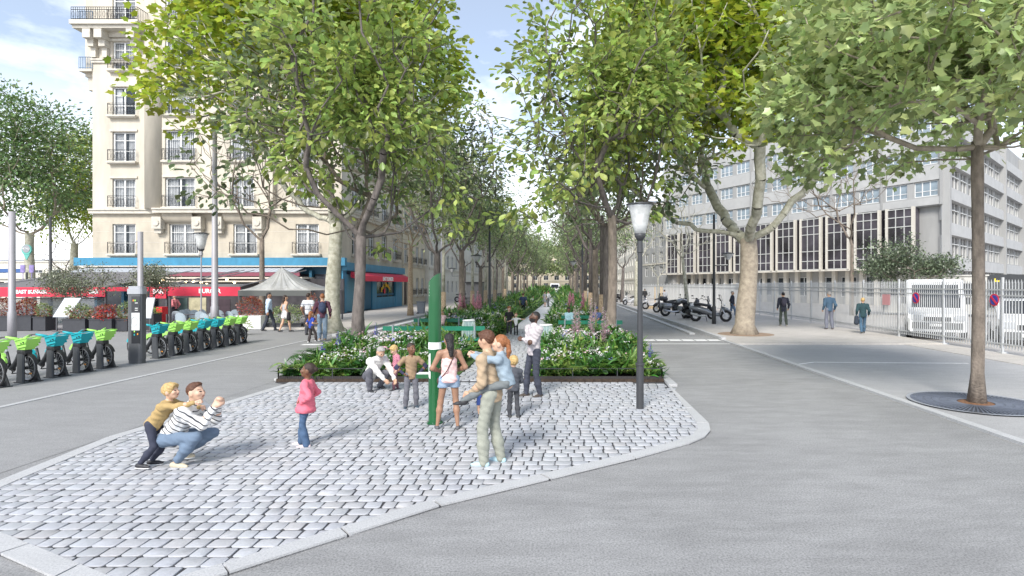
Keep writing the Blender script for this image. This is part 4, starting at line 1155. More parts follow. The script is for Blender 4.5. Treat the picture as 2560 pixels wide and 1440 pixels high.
# tall flower spikes
def spike(label, px, d, z0, z1, m, seed, grp, w=.10):
    rr = np.random.RandomState(seed); b = B(px, d); t = thing('flower_spike', label, 'flower', b, grp)
    g = MB(); g.tube([(b[0], b[1], 0), (b[0]+.02, b[1], z1)], [.014, .008], 6); obj('stem', g, M_pl[0], t)
    n = int(46*(z1-z0)); zz = np.linspace(z0, z1, n); a = rr.rand(n*3)*6.28; z3 = np.repeat(zz, 3)
    k = 1-(z3-z0)/(z1-z0)*.72
    pos = np.stack([b[0]+np.cos(a)*.02*k, b[1]+np.sin(a)*.02*k, z3], 1); D = np.stack([np.cos(a), np.sin(a), np.full(len(a), .5)], 1)
    lv, lf = scatter_mesh('', *TPL['oval'], pos, D, np.tile([0, 0, 1.], (len(a), 1)), w*1.5*k*rr.uniform(.8, 1.2, len(a)))
    link('blossom', np_mesh('blossom', lv, lf), m, t)
for i, (px, d, z0, z1) in enumerate([(1437, 17.5, .55, 1.75), (1446, 18.5, .5, 1.6), (1478, 17.8, .5, 1.95), (1488, 18.6, .5, 1.8), (1508, 17.2, .4, 1.7), (1515, 17.9, .4, 1.55)]):
    spike(f'tall pinkish acanthus spike, {ORD[i]} from the left in front of the right bench', px, d, z0, z1, M_fl_a, 200+i, 'acanthus spikes before the right bench')
for i, (px, d, z0, z1) in enumerate([(1150, 34, .8, 1.9), (1160, 34.5, .8, 1.7), (1184, 34, .7, 1.8), (1194, 33.5, .7, 2.0), (1200, 34.5, .8, 1.8)]):
    spike(f'soft pink flower spike in the left bed behind the benches, {ORD[i]} from the left', px, d, z0, z1, M_fl_p, 220+i, 'pink flower spikes in the left bed', .14)
for i, (px, d, z0, z1) in enumerate([(1425, 40, .8, 1.9), (1432, 38, .8, 1.8), (1458, 33, .8, 1.9)]):
    spike(f'pink foxglove spike deep in the right bed, {ORD[i]} from the left', px, d, z0, z1, M_fl_p, 240+i, 'foxglove spikes in the right bed', .16)
for i, (px, d, z0, z1) in enumerate([(1626, 14.2, .55, .92), (845, 15.5, .7, 1.1), (806, 14.6, .6, .9), (940, 17, .8, 1.25)]):
    spike(['blue lupin spike beside the lamp post', 'small blue spike just left of the front left trunk', 'small blue spike above the pink-shirted child', 'small blue spike under the left bench end'][i], px, d, z0, z1, M_fl_v, 250+i, None, .06)
# ================================================================= STREET FURNITURE AND VEHICLES
M_dgrey = mat('dark_grey_steel', (.045, .048, .052), .45, .3, var=.1)
M_post = mat('lamp_post_paint', (.055, .057, .062), .5, .2)
M_mast = mat('galvanised_mast', (.36, .35, .37), .6, .3, var=.12, vscale=2, streak=.2)
M_tyre = mat('tyre_rubber', (.02, .02, .022), .8)
M_alloy = mat('bright_alloy', (.55, .56, .58), .35, .8)
M_lime_p = mat('lime_green_plastic', (.36, .72, .14), .45)
M_teal_p = mat('teal_plastic', (.01, .36, .42), .45)
M_blk = mat('black_plastic', (.02, .02, .022), .45)
M_orange = mat('orange_reflector', (.8, .3, .04), .5)
M_white_p = mat('white_panel', (.80, .80, .80), .5)
M_green_t = mat('green_totem_paint', (.008, .10, .030), .35, var=.12, vscale=1.5, streak=.2, coat=.3)
M_bench = mat('bench_green', (.01, .165, .10), .4, var=.15, vscale=5)
M_cast = mat('grey_cast_iron', (.25, .29, .31), .55, .3)

# ------------------------------------------------ hire bikes and docks
def wheel(parent, x, z, r, y=0, fend=None):
    g = MB(); g.tube([(x+math.cos(a)*r, y, z+math.sin(a)*r) for a in np.linspace(0, 2*math.pi, 25)], .024, 6, cap=False); w = obj('wheel', g, M_tyre, parent, smooth=True)
    g = MB(); g.tube([(x+math.cos(a)*(r-.035), y, z+math.sin(a)*(r-.035)) for a in np.linspace(0, 2*math.pi, 25)], .016, 5, cap=False)
    for k in range(14):
        a = k*math.pi/7; g.bar((x+.03*math.cos(a), y, z+.03*math.sin(a)), (x+(r-.04)*math.cos(a+.15), y, z+(r-.04)*math.sin(a+.15)), .006, .006)
    obj('rim', g, M_alloy, w); g = MB(); g.lathe((x, y, z), [(.04, -.05), (.04, .05)], 10, axis='y'); obj('hub', g, M_blk, w)
    g = MB(); g.box((x+.12, y-.01, z-.13), (.07, .012, .035), 0); obj('reflector', g, M_orange, w)
def make_bike(col):
    """bike along +x, front wheel at x=+.55"""
    t = thing('hire_bike', 'x', 'bicycle', (0, 0, 0)); fm = M_dgrey
    wheel(t, .56, .345, .325); wheel(t, -.54, .345, .325)
    g = MB()
    g.tube([(.36, 0, .86), (.18, 0, .52), (.02, 0, .33), (-.06, 0, .30)], [.05, .055, .055, .05], 8)
    g.tube([(-.06, 0, .30), (-.20, 0, .72)], .03, 8); g.tube([(-.08, 0, .31), (-.54, .04, .345)], .022, 6); g.tube([(-.17, 0, .62), (-.54, .04, .345)], .02, 6)
    g.tube([(.34, 0, .98), (.40, 0, .72)], .035, 8)
    for s in (-1, 1): g.tube([(.40, s*.04, .74), (.56, s*.055, .345)], .02, 6)
    obj('frame', g, fm, t, smooth=True)
    g = MB(); g.tube([(-.20, 0, .70), (-.25, 0, .86)], .018, 8); sd = obj('seat_post', g, M_alloy, t)
    g = MB(); g.add([(-.42, -.10, .90), (-.42, .10, .90), (-.20, .07, .90), (-.06, .02, .885), (-.06, -.02, .885), (-.20, -.07, .90), (-.42, -.09, .86), (-.42, .09, .86), (-.2, .05, .86), (-.08, .015, .86), (-.08, -.015, .86), (-.2, -.05, .86)],
                      [(0, 5, 4, 3, 2, 1), (6, 7, 8, 9, 10, 11), (0, 1, 7, 6), (1, 2, 8, 7), (2, 3, 9, 8), (3, 4, 10, 9), (4, 5, 11, 10), (5, 0, 6, 11)]); obj('saddle', g, M_blk, t)
    g = MB()      # handlebar cowl: two raised horns in colour
    for s in (-1, 1):
        g.tube([(.34, 0, .99), (.30, s*.10, 1.06), (.20, s*.25, 1.12)], [.05, .04, .022], 7)
    g.tube([(.36, 0, .86), (.33, 0, 1.02), (.30, 0, 1.06)], [.05, .055, .04], 8)
    hb = obj('handlebar_cowl', g, col, t, smooth=True)
    g = MB()
    for s in (-1, 1): g.tube([(.20, s*.25, 1.12), (.10, s*.34, 1.11)], .017, 6)
    obj('grip', g, M_blk, hb)
    # basket: moulded tub, open top, ribs
    g = MB(); pro = [(.40, .80), (.66, .84), (.80, 1.05), (.42, 1.03)]
    def ring(k, ins): 
        x0, x1 = .40+.0*k, .64+.16*k; w_ = .12+.06*k; z = .80+.22*k
        return [(x0+ins, -w_+ins, z+.02*k), (x1-ins, -w_*.85+ins, z+.05*k), (x1-ins, w_*.85-ins, z+.05*k), (x0+ins, w_-ins, z+.02*k)]
    V_ = ring(0, 0)+ring(.5, 0)+ring(1, 0)+ring(1, .02)+ring(.1, .03)
    f = [(3, 2, 1, 0), (16, 17, 18, 19)]+[(i*4+j, i*4+(j+1) % 4, (i+1)*4+(j+1) % 4, (i+1)*4+j) for i in range(4) for j in range(4)]
    g.add(V_, f)
    for s in (-1, 1):
        for q in (.25, .6): g.bar((.44, s*(.125+.06*q), .80+.22*q), (.72+.06*q, s*(.115+.05*q), .86+.22*q), .02, .045)
    g.tube([(.42, -.18, 1.03), (.80, -.15, 1.10), (.82, 0, 1.115), (.80, .15, 1.10), (.42, .18, 1.03)], .016, 6)
    bk = obj('basket', g, col, t)
    g = MB(); g.box((.70, -.17, .99), (.04, .012, .03)); g.box((.62, -.172, .97), (.025, .012, .025)); obj('basket_badge', g, M_blk, bk)
    for x, a0, a1 in ((.56, .35, 2.3), (-.54, .2, 2.7)):
        g = MB(); n = 9
        for k in range(n):
            a, b = a0+(a1-a0)*k/n, a0+(a1-a0)*(k+1)/n
            g.quad((x+math.cos(a)*.37, -.04, .345+math.sin(a)*.37), (x+math.cos(a)*.37, .04, .345+math.sin(a)*.37), (x+math.cos(b)*.37, .04, .345+math.sin(b)*.37), (x+math.cos(b)*.37, -.04, .345+math.sin(b)*.37))
            if x < 0:
                for s in (-1, 1): g.quad((x+math.cos(a)*.37, s*.04, .345+math.sin(a)*.37), (x+math.cos(b)*.37, s*.04, .345+math.sin(b)*.37), (x+math.cos(b)*.25, s*.035, .345+math.sin(b)*.25), (x+math.cos(a)*.25, s*.035, .345+math.sin(a)*.25))
        obj('mudguard', g, col if x < 0 else M_blk, t)
    g = MB(); g.lathe((-.06, .05, .30), [(.09, -.012), (.09, .012)], 16, axis='y'); g.bar((-.06, .07, .30), (-.14, .07, .16), .02, .02); g.bar((-.06, -.07, .30), (.02, -.07, .44), .02, .02); g.box((-.14, .12, .16), (.09, .09, .02)); g.box((.02, -.12, .44), (.09, .09, .02)); obj('crankset', g, M_blk, t)
    g = MB(); g.lathe((.52, 0, .74), [(.03, -.02), (.035, .03)], 8, axis='x'); obj('headlight', g, M_white_p, t)
    return t
def make_dock():
    t = thing('bike_dock', 'x', 'bike dock', (0, 0, 0))
    # slanted two-sided stand straddling the front wheel: wide foot, broad rounded head leaning back over the tyre
    for s in (-1, 1):
        g = MB(); m = 7
        for k in range(m):
            pass
        vs = []
        for k in range(m+1):
            q = k/m; z = .0+.70*q; xc = .62-.16*q; w_ = .125-.02*q; y0 = s*(.17-.10*q)
            vs += [(xc-w_, y0-.025, z), (xc+w_*.8, y0-.03, z), (xc+w_, y0, z), (xc+w_*.8, y0+.03, z), (xc-w_, y0+.025, z)]
        fs = [(i*5+j, i*5+(j+1) % 5, (i+1)*5+(j+1) % 5, (i+1)*5+j) for i in range(m) for j in range(5)]+[(4, 3, 2, 1, 0), tuple(m*5+j for j in range(5))]
        g.add(vs, fs); obj('leg', g, M_dgrey, t)
    g = MB(); vs = []
    for x0, x1, w_, z in ((.34, .60, .095, .68), (.32, .59, .105, .74), (.33, .58, .10, .80), (.37, .54, .06, .825)):
        vs += [(x0, -w_*.8, z), (x0+.03, -w_, z), (x1-.03, -w_, z), (x1, -w_*.7, z), (x1, w_*.7, z), (x1-.03, w_, z), (x0+.03, w_, z), (x0, w_*.8, z)]
    g.add(vs, [(i*8+j, i*8+(j+1) % 8, (i+1)*8+(j+1) % 8, (i+1)*8+j) for i in range(3) for j in range(8)]+[tuple(range(7, -1, -1)), tuple(range(24, 32))]); obj('lock_head', g, M_blk, t)
    g = MB(); g.box((.60, 0, .01), (.36, .42, .02)); obj('base_plate', g, M_dgrey, t)
    return t
bp_ = {'green': make_bike(M_lime_p), 'teal': make_bike(M_teal_p)}; dock0 = make_dock(); first = {'green': True, 'teal': True}; df = True
slots = [(13.05, 'green'), (13.83, 'green'), (14.62, 'teal'), (15.40, 'teal'), (16.18, 'green'), (18.36, 'teal'), (19.12, 'green'), (19.88, 'green'), (20.66, 'teal'), (21.44, 'teal'), (22.22, 'green'), (23.0, 'green')]
XD = -13.22
lg, lt = 0, 0
for i, (yy_, c) in enumerate(slots):
    side = 'left of the grey terminal' if i < 5 else 'right of the grey terminal'
    idx = i if i < 5 else i-5
    b = bp_[c] if first[c] else dup(bp_[c]); first[c] = False
    rz = R(-17); fx_ = XD+.02; L_ = Vector((fx_-.56*math.cos(rz), yy_-.56*math.sin(rz), .004))
    b.location = L_; b.rotation_euler = (0, 0, rz)
    b['label'] = f'docked hire bike with {"lime green" if c == "green" else "teal"} basket, {ORD[idx]} from the left, {side}'; b['group'] = 'hire bikes in the docking row'
    d_ = dock0 if df else dup(dock0); df = False; d_.location = L_; d_.rotation_euler = (0, 0, rz)
    d_['label'] = f'dark slanted dock under a {"green" if c == "green" else "teal"} basket, {ORD[idx]} from the left, {side}'; d_['group'] = 'docks of the hire bikes'
# terminal
kb = G(343, 908); t = thing('bike_terminal', 'tall grey hire-bike terminal with white map panel standing among the docks', 'terminal', kb)
g = MB(); kw, kd, kh = .40, .30, 2.12
def rr_poly(cx, cy, w_, d_, ang, n=4, rad=.09):
    P_ = []
    for sx, sy, a0 in ((1, -1, -90), (1, 1, 0), (-1, 1, 90), (-1, -1, 180)):
        for k in range(n): a = R(a0+90*k/(n-1)); P_.append((sx*(w_/2-rad)+math.cos(a)*rad, sy*(d_/2-rad)+math.sin(a)*rad))
    ca, sa = math.cos(ang), math.sin(ang); return [(cx+x*ca-y*sa, cy+x*sa+y*ca) for x, y in P_]
KA = R(8)
g.prism(rr_poly(kb.x, kb.y, kw*.98, kd, KA), 0, .12); g.prism(rr_poly(kb.x, kb.y, kw*1.02, kd*1.04, KA), .12, kh); obj('body', g, mat('terminal_grey', (.12, .125, .135), .4, .3), t, smooth=False)
g = MB(); g.prism(rr_poly(kb.x, kb.y, kw*1.1, kd*1.15, KA), kh, kh+.16); n_ = len(g.v); g.prism(rr_poly(kb.x, kb.y, kw*.98, kd*1.0, KA), kh+.16, kh+.24); obj('cap', g, mat('terminal_cap', (.42, .43, .46), .4, .3), t)
def kq(x0, x1, z0, z1, off=.006): 
    ca, sa = math.cos(KA), math.sin(KA); f_ = lambda x, y: (kb.x+x*ca-y*sa, kb.y+x*sa+y*ca)
    y = -kd*1.04/2-off; g = MB(); a, b = f_(x0, y), f_(x1, y); c, d = f_(x1, y+.01), f_(x0, y+.01)
    g.prism([a, b, c, d], z0, z1); return g
obj('screen_panel', kq(-.07, .16, .62, 2.05), mat('terminal_black', (.035, .037, .042), .2, spec=.7), t)
mp_ = obj('map_panel', kq(-.065, .16, 1.02, 1.55, .012), mat('map_paper', (.66, .67, .67), .4, var=.06, vscale=30), t)
gg = MB(); c0 = Vector((kb.x+.05, kb.y-.175, 1.29)); gg.tube([c0+Vector((math.cos(a)*.085, 0, math.sin(a)*.14)) for a in np.linspace(0, 6.28, 20)], .004, 4); obj('map_ring', gg, M_cast, mp_)
for (x, z, m) in ((-.03, 1.9, M_orange), (.02, 1.9, M_lime_p), (.0, .86, M_teal_p), (.09, .88, M_orange), (.0, .96, M_lime_p)): obj('indicator', kq(x, x+.03, z, z+.05, .014), m, t)
for z in (1.62, 1.68, 1.84): obj('printed_line', kq(.03, .11, z, z+.018, .012), M_white_p, t)

# ------------------------------------------------ terrace of the restaurant
M_frame = mat('terrace_frame', (.09, .09, .10), .5)
M_tglass = mat('terrace_glass', (.10, .12, .13), .08, alpha=.35, spec=.8)
TD = 33.0
def valance(label, px0, px1, py0, py1, txt=(), d=TD, dep=1.1):
    a, b = at(px0, py0, d), at(px1, py1, d); t = thing('awning', label, 'awning', ((a.x+b.x)/2, d, b.z))
    g = MB(); g.b2(a.x, b.x, d-.02, d+.02, b.z, a.z); v = obj('valance', g, M_red, t)
    for s, pc, py, sz in txt:
        text('awning_lettering', s, sz, at(pc, py, d-.03), (R(90), 0, 0), M_let, v, .004, bold=.012)
    g = MB(); zt = a.z+.0
    g.add([(a.x, d+.02, a.z), (b.x, d+.02, a.z), (b.x, d+dep, a.z+.16*dep), (a.x, d+dep, a.z+.16*dep)], [(0, 1, 2, 3)]); g.add([(a.x, d+.02, a.z-.03), (b.x, d+.02, a.z-.03), (b.x, d+dep, a.z+.16*dep-.03), (a.x, d+dep, a.z+.16*dep-.03)], [(3, 2, 1, 0)])
    obj('canopy', g, mat('awning_taupe', (.15, .145, .15), .8), t)
    for x in (a.x+.3, b.x-.3): g = MB(); g.bar((x, d+.1, a.z), (x+1.2, d+6.5, a.z+1.15), .05, .05); obj('folding_arm', g, M_mast, t)
    for x in (a.x+.05, b.x-.05): gp_ = MB(); gp_.b2(x-.05, x+.05, d+.05, d+.15, 0, a.z-.05); obj('post', gp_, M_frame, t)
    return t
valance('red awning reading EAST BUNKER and BAR at far left of the terrace', -60, 263, 718, 742, (('EAST BUNKER', 78, 730, .29), ('BAR', 234, 730, .32)), dep=6.5)
t = thing('awning', 'narrow folded red awning strip above the terrace opening behind the terminal', 'awning', at(320, 722, TD)); g = MB(); a, b = at(263, 718, TD), at(373, 728, TD); g.b2(a.x+.05, b.x-.05, TD+.03, TD+.10, b.z, a.z); obj('valance', g, M_red, t)
valance('short red awning reading BAR right of the terminal', 375, 416, 717, 746, (('BAR', 395, 729, .34),))
valance('red awning reading BURGER above the blue-grey terrace chairs', 420, 601, 717, 740, (('BURGER', 524, 728, .35),))
# glazed screens under the awnings
t = thing('terrace_screen', 'low glazed screen with dark frame along the left terrace', 'screen', at(130, 760, TD))
for px0, px1 in ((-40, 65), (65, 165), (165, 262)):
    a, b = at(px0, 745, TD+.3), at(px1, 800, TD+.3); g = MB(); g.b2(a.x+.04, b.x-.04, TD+.3, TD+.31, .1, a.z); p_ = obj('pane', g, M_tglass, t); g = MB(); g.b2(a.x-.03, a.x+.03, TD+.27, TD+.34, 0, a.z); g.b2(a.x+.03, b.x-.03, TD+.27, TD+.34, 0, .1); g.b2(a.x+.03, b.x-.03, TD+.27, TD+.34, a.z-.06, a.z); obj('frame', g, M_frame, p_)
# big dark interior back wall pieces: bar counter, painted panels
g = MB(); g.b2(-33, -17.9, 45.9, 46.1, 0, 2.9); tag(obj('bar_partition', g, mat('dark_joinery', (.045, .04, .045), .5, var=.6, vscale=.9), origin=(-26, 46, 0)), 'dark timber partition at the back of the terrace', 'partition')
for i, (px0, px1, py0, py1, c, nm) in enumerate([(472, 515, 744, 778, (.46, .42, .28), 'pale olive painted panel with white shape behind the terrace chairs'), (524, 575, 748, 790, (.05, .03, .04), 'dark service hatch behind the terrace chairs'), (440, 468, 745, 775, (.10, .15, .14), 'dark green plant poster behind the terrace chairs')]):
    d = 39.0+i*.2; a, b = at(px0, py0, d), at(px1, py1, d); g = MB(); g.b2(a.x, b.x, d, d+.05, .2, a.z); tag(obj(['painted_screen', 'service_hatch', 'plant_poster'][i], g, mat('panel_%s' % ['olive', 'black', 'green'][i], c, .6, var=.35, vscale=2), origin=((a.x+b.x)/2, d, .2)), nm, 'panel')
# red cabinet and stools
t = thing('cabinet', 'bright red stepped bar cabinet at the terrace entrance', 'cabinet', G(395, 822)); q = G(395, 822); g = MB(); g.box((q.x, q.y, .4), (.5, .5, .8)); obj('body', g, mat('bar_red', (.72, .02, .03), .5), t); g = MB(); g.box((q.x+.22, q.y, 1.0), (.32, .45, .4)); obj('upper_body', g, mat('bar_red', (.72, .02, .03), .5), t)
# planters with shrubs
M_plb = mat('planter_dark', (.045, .047, .055), .6, var=.1)
def shrub_leaves(c, rx, ry, rz, n, sz, seed, tpl='small'):
    rr = np.random.RandomState(seed); d = rr.randn(n, 3); d /= np.linalg.norm(d, axis=1, keepdims=True); lob = rr.randn(6, 3); lob /= np.linalg.norm(lob, axis=1, keepdims=True)
    k = .75+.35*np.max(np.maximum(0, d@lob.T)**3, 1)
    pos = d*(k*(.45+.55*rr.rand(n)**.5))[:, None]*[rx, ry, rz]+np.array(c); pos[:, 2] = np.maximum(pos[:, 2], c[2]-rz*.7)
    return scatter_mesh('', *TPL[tpl], pos, d+rr.randn(n, 3)*.6+[0, 0, .2], rr.randn(n, 3)*.7+[0, 0, 1], sz*rr.uniform(.6, 1.3, n))
M_lred = leafm('leaf_red_bronze', (.30, .10, .06), .25, .5, .04)
M_lredfl = leafm('leaf_red', (.70, .02, .03), .25, .3, .01)
def planter(px0, px1, d, h, leaf, label, lh, n=900, extra=None, seed=0, mbox=None):
    a, b = at(px0, 0, d).x, at(px1, 0, d).x; w_ = b-a; t = thing('planter', label, 'planter', ((a+b)/2, d, 0))
    g = MB(); g.b2(a+.03, b-.03, d-.3, d+.3, .03, h); g.b2(a, b, d-.33, d+.33, h, h+.05); obj('box', g, mbox or M_plb, t)
    lv, lf = shrub_leaves(((a+b)/2, d, h+lh*.45), w_*.55, .42, lh*.62, n, .11, seed)
    me = np_mesh('foliage', lv, lf); fo = link('foliage', me, leaf, t)
    if extra: lv, lf = shrub_leaves(((a+b)/2+w_*.1, d-.1, h+lh*.3), w_*.45, .42, lh*.4, n//4, .10, seed+50); link('blossom', np_mesh('blossom', lv, lf), extra, t)
planter(-30, 40, 29.2, .75, M_lred, 'dark planter with bronze-red shrub at the far left edge of the terrace', 1.0, 900, None, 1)
planter(42, 92, 29.4, .75, M_lred, 'dark planter with dense bronze-red shrub left of the white menu stand', .95, 900, None, 2)
planter(94, 128, 29.3, .7, M_lf_mid, 'small dark planter with green shrub directly left of the menu stand', .7, 500, M_lred, 3)
planter(168, 226, 28.8, .62, M_lf_mid, 'grey planter with green shrub right of the menu stand', .75, 800, M_lred, 4)
planter(233, 292, 28.8, .62, M_lred, 'grey planter with bright red flowers between the menu stand and the terminal', .75, 800, M_lredfl, 5)
planter(298, 330, 29.0, .6, M_lf_mid, 'narrow planter with green shrub just left of the terminal', .85, 500, M_lred, 6)
planter(372, 396, 29.6, .85, M_lf_bright, 'tall narrow dark planter right of the terminal', .3, 200, None, 7)
planter(598, 660, 30.2, .70, M_lred, 'white planter with brownish shrub behind the walking couple', 1.15, 1000, None, 8, M_white_p)
planter(670, 760, 30.8, .25, M_lf_mid, 'low planter with bushy green hedge behind the walking couple', 1.0, 1300, None, 9)
planter(760, 800, 31.0, .3, M_lred, 'low planter with brown-leaved shrub behind the backpack man', 1.5, 700, None, 10)
for i, (px, d) in enumerate([(485, 27.2), (527, 27.0), (605, 26.6)]):
    q = B(px, d); t = thing('potted_grass', f'small tuft of yellow-green grass in front of the terrace chairs, {ORD[i]} from the left', 'plant', q, 'grass tufts by the terrace chairs')
    g = MB(); g.lathe(q, [(.16, 0), (.2, .3)], 10); obj('pot', g, M_plb, t); lv, lf = shrub_leaves((q[0], q[1], .48), .42, .3, .28, 260, .16, 30+i, 'blade'); link('foliage', np_mesh('foliage', lv, lf), M_lf_bright, t)
# olive trees in pots
for i, (px, d, cz, rx, rz, n) in enumerate([(178, 30.5, 2.55, 1.85, .95, 5400), (375, 30.8, 2.75, 1.2, .9, 3600)]):
    q = B(px, d); t = thing('olive_tree', ['wide grey-green olive tree behind the tilted menu stand', 'round grey-green olive tree behind the terminal and street mast'][i], 'tree', q)
    g = MB(); g.lathe(q, [(.3, 0), (.38, .5)], 12); obj('pot', g, M_plb, t)
    rr = np.random.RandomState(i); cl = crown_points(60, (0, 0, cz), rx, rz, rr, .5); segs, _ = branching((0, 0, 1.2), cl, rr, .008, .42); bv, bf = tubes_np(segs+[[0, 0, .4, 0, 0, 1.25, .07, .05]], 5); link('branches', np_mesh('branches', bv+np.array(q), bf, True), M_bark_grey, t)
    pos = np.repeat(cl, n//60, 0)+rr.randn((n//60)*60, 3)*[.28, .28, .18]; lv, lf = scatter_mesh('', *TPL['small'], pos, rr.randn(len(pos), 3), rr.randn(len(pos), 3)*.7+[0, 0, 1], rr.uniform(.07, .14, len(pos)))
    link('crown', np_mesh('crown', lv+np.array(q), lf), M_lf_olive, t)
# menu stands
def menu(px, d, w_, z0, z1, lean, label, shear=.0):
    q = B(px, d); t = thing('menu_stand', label, 'menu stand', q); X, Y = q[0], q[1]
    g = MB(); s = shear
    v = [(X-w_/2, Y, z0), (X+w_/2, Y, z0), (X+w_/2+s, Y+lean, z1), (X-w_/2+s, Y+lean, z1)]; v2 = [(x, y+.05, z) for x, y, z in v]
    g.add(v+v2, [(0, 1, 2, 3), (7, 6, 5, 4), (0, 4, 5, 1), (1, 5, 6, 2), (2, 6, 7, 3), (3, 7, 4, 0)]); fr = obj('frame', g, M_alloy, t)
    g = MB(); sm = lambda a, k: tuple(a[i]+(k[i]-a[i])*.06 for i in range(3)); c = tuple(sum(p[i] for p in v)/4 for i in range(3)); g.add([tuple(p[i]+(c[i]-p[i])*.1-(.012 if i == 1 else 0) for i in range(3)) for p in v], [(0, 1, 2, 3)]); obj('menu_sheet', g, M_white_p, fr)
    g = MB(); g.b2(X-w_*.3, X-w_*.3+.05, Y, Y+.05, 0, z0); g.b2(X+w_*.3, X+w_*.3+.05, Y, Y+.05, 0, z0); g.b2(X-w_*.4, X+w_*.4, Y-.15, Y+.2, 0, .03); obj('leg', g, M_frame, t)
menu(152, 28.6, .85, .75, 1.72, .3, 'white menu board on a slanting stand in front of the terrace', .35)
menu(367, 28.4, .42, .7, 1.75, .15, 'narrow white menu board peeking out right of the terminal', .1)
# terrace chairs
M_rat = mat('pale_blue_rattan', (.36, .43, .48), .7, var=.2, vscale=40)
def chair0():
    t = thing('terrace_chair', 'x', 'chair', (0, 0, 0)); g = MB(); n = 10
    vs = []
    for k in range(n+1):
        a = math.pi*k/n; x = -math.cos(a)*.27; y = .22-math.sin(a)*.10*-1-.0; top = .58+.36*math.sin(a)**.6
        vs += [(x, .16+.10*math.sin(a), .46), (x*1.02, .2+.12*math.sin(a), top), (x, .13+.10*math.sin(a), .46), (x*1.02, .17+.12*math.sin(a), top)]
    fs = []
    for k in range(n): a, b = 4*k, 4*(k+1); fs += [(a, b, b+1, a+1), (a+2, a+3, b+3, b+2), (a+1, b+1, b+3, a+3)]
    g.add(vs, fs); obj('backrest', g, M_rat, t)
    g = MB(); g.lathe((0, 0, .44), [(.27, 0), (.28, .02), (.27, .04)], 14); obj('seat', g, M_rat, t)
    for x, y in ((-.2, -.2), (.2, -.2), (-.2, .2), (.2, .2)): g = MB(); g.tube([(x*.9, y*.9, .45), (x*1.1, y*1.1, 0)], .016, 6); obj('leg', g, M_frame, t)
    return t
c0_ = chair0(); cf = True
for i, (px, d) in enumerate([(448, 31.5), (462, 33.2), (478, 34.5), (492, 33), (505, 31.2), (515, 34), (540, 31), (552, 32.8), (582, 31.4), (592, 33.4), (458, 29.5), (520, 29.3)]):
    c = c0_ if cf else dup(c0_); cf = False; c.location = B(px, d); c.rotation_euler = (0, 0, math.pi+(.3*math.sin(i*2.2))); c['label'] = 'pale blue-grey woven chair on the restaurant terrace under the BURGER awning'; c['group'] = 'woven terrace chairs'
tb = None
for i, (px, d) in enumerate([(470, 31.2), (528, 32.2), (570, 31.4)]):
    q = B(px, d); t = thing('terrace_table', f'small round table among the woven chairs, {ORD[i]} from the left', 'table', q, 'round terrace tables'); g = MB(); g.lathe((q[0], q[1], .72), [(.32, 0), (.33, .015), (.32, .03)], 16); obj('tabletop', g, M_frame, t); g = MB(); g.tube([(q[0], q[1], 0), (q[0], q[1], .72)], .03, 8); g.lathe(q, [(.2, 0), (.18, .03)], 12); obj('pedestal', g, M_frame, t)
# pale market tent
t = thing('canopy_tent', 'translucent pale peaked canopy over the right part of the terrace', 'tent', B(688, 34)); d = 32.5
a, b, pk = at(596, 726, d), at(778, 726, d), at(704, 668, d+1.5)
g = MB(); n = 12
def cr_(p, q, k): 
    r_ = Vector(p).lerp(Vector(q), k); r_.z -= .30*math.sin(math.pi*k); return r_
cor = [Vector((a.x, d, a.z)), Vector((b.x, d, b.z)), Vector((b.x-.2, d+5, b.z)), Vector((a.x+.2, d+5, a.z))]
for c in range(4):
    c0, c1 = cor[c], cor[(c+1) % 4]; m_ = 16
    for i in range(n):
        for j in range(m_):
            def P(i_, j_): 
                e_ = c0.lerp(c1, j_/m_); q = cr_(pk, e_, i_/n); q.z += .05*math.sin(j_*2.4)*math.sin(math.pi*i_/n); return q
            g.quad(P(i, j), P(i+1, j), P(i+1, j+1), P(i, j+1))
obj('canopy_cloth', g, mat('tent_film', (.50, .50, .485), .3, alpha=.8, var=.25, vscale=1.2, streak=.6), t, smooth=True)
g = MB(); g.b2(a.x, b.x, d-.05, d+.03, a.z-.32, a.z-.0); obj('tent_valance', g, mat('tent_beam', (.10, .105, .10), .6), t)
for c in cor: g = MB(); g.b2(c.x-.04, c.x+.04, c.y-.04+.1, c.y+.04+.1, 0, c.z-.02); obj('pole', g, M_frame, t)
# metro sign, direction plate, kiosk far left
q = at(67, 676, 40); t = thing('metro_sign', 'round green-rimmed station sign on a thin post at far left', 'sign', (q.x, 40, 0))
g = MB(); g.tube([(q.x, 40, 0), (q.x, 40, CAM_H+.9)], .06, 8); obj('post', g, M_post, t)
c = at(67, 624, 40); g = MB(); g.lathe(c, [(.36, -.05), (.36, .05)], 24, axis='y'); g.add([c+Vector((-.3, -.03, -.2)), c+Vector((.3, -.03, -.2)), c+Vector((0, -.03, -.75)), c+Vector((-.3, .03, -.2)), c+Vector((.3, .03, -.2)), c+Vector((0, .03, -.75))], [(0, 2, 1), (3, 4, 5), (0, 3, 5, 2), (1, 2, 5, 4)]); hd_ = obj('disc', g, mat('metro_green', (.12, .42, .36), .5), t)
g = MB(); g.lathe(c-Vector((0, .06, -.06)), [(.28, -.01), (.28, .01)], 24, axis='y'); obj('face', g, mat('metro_face', (.28, .30, .32), .5), hd_); text('lettering', 'METRO', .17, c-Vector((0, .08, -.06)), (R(90), 0, 0), M_let, hd_)
q = B(25, 56); t = thing('kiosk', 'pale street kiosk with dark openings and a blue fascia at far left', 'kiosk', q)
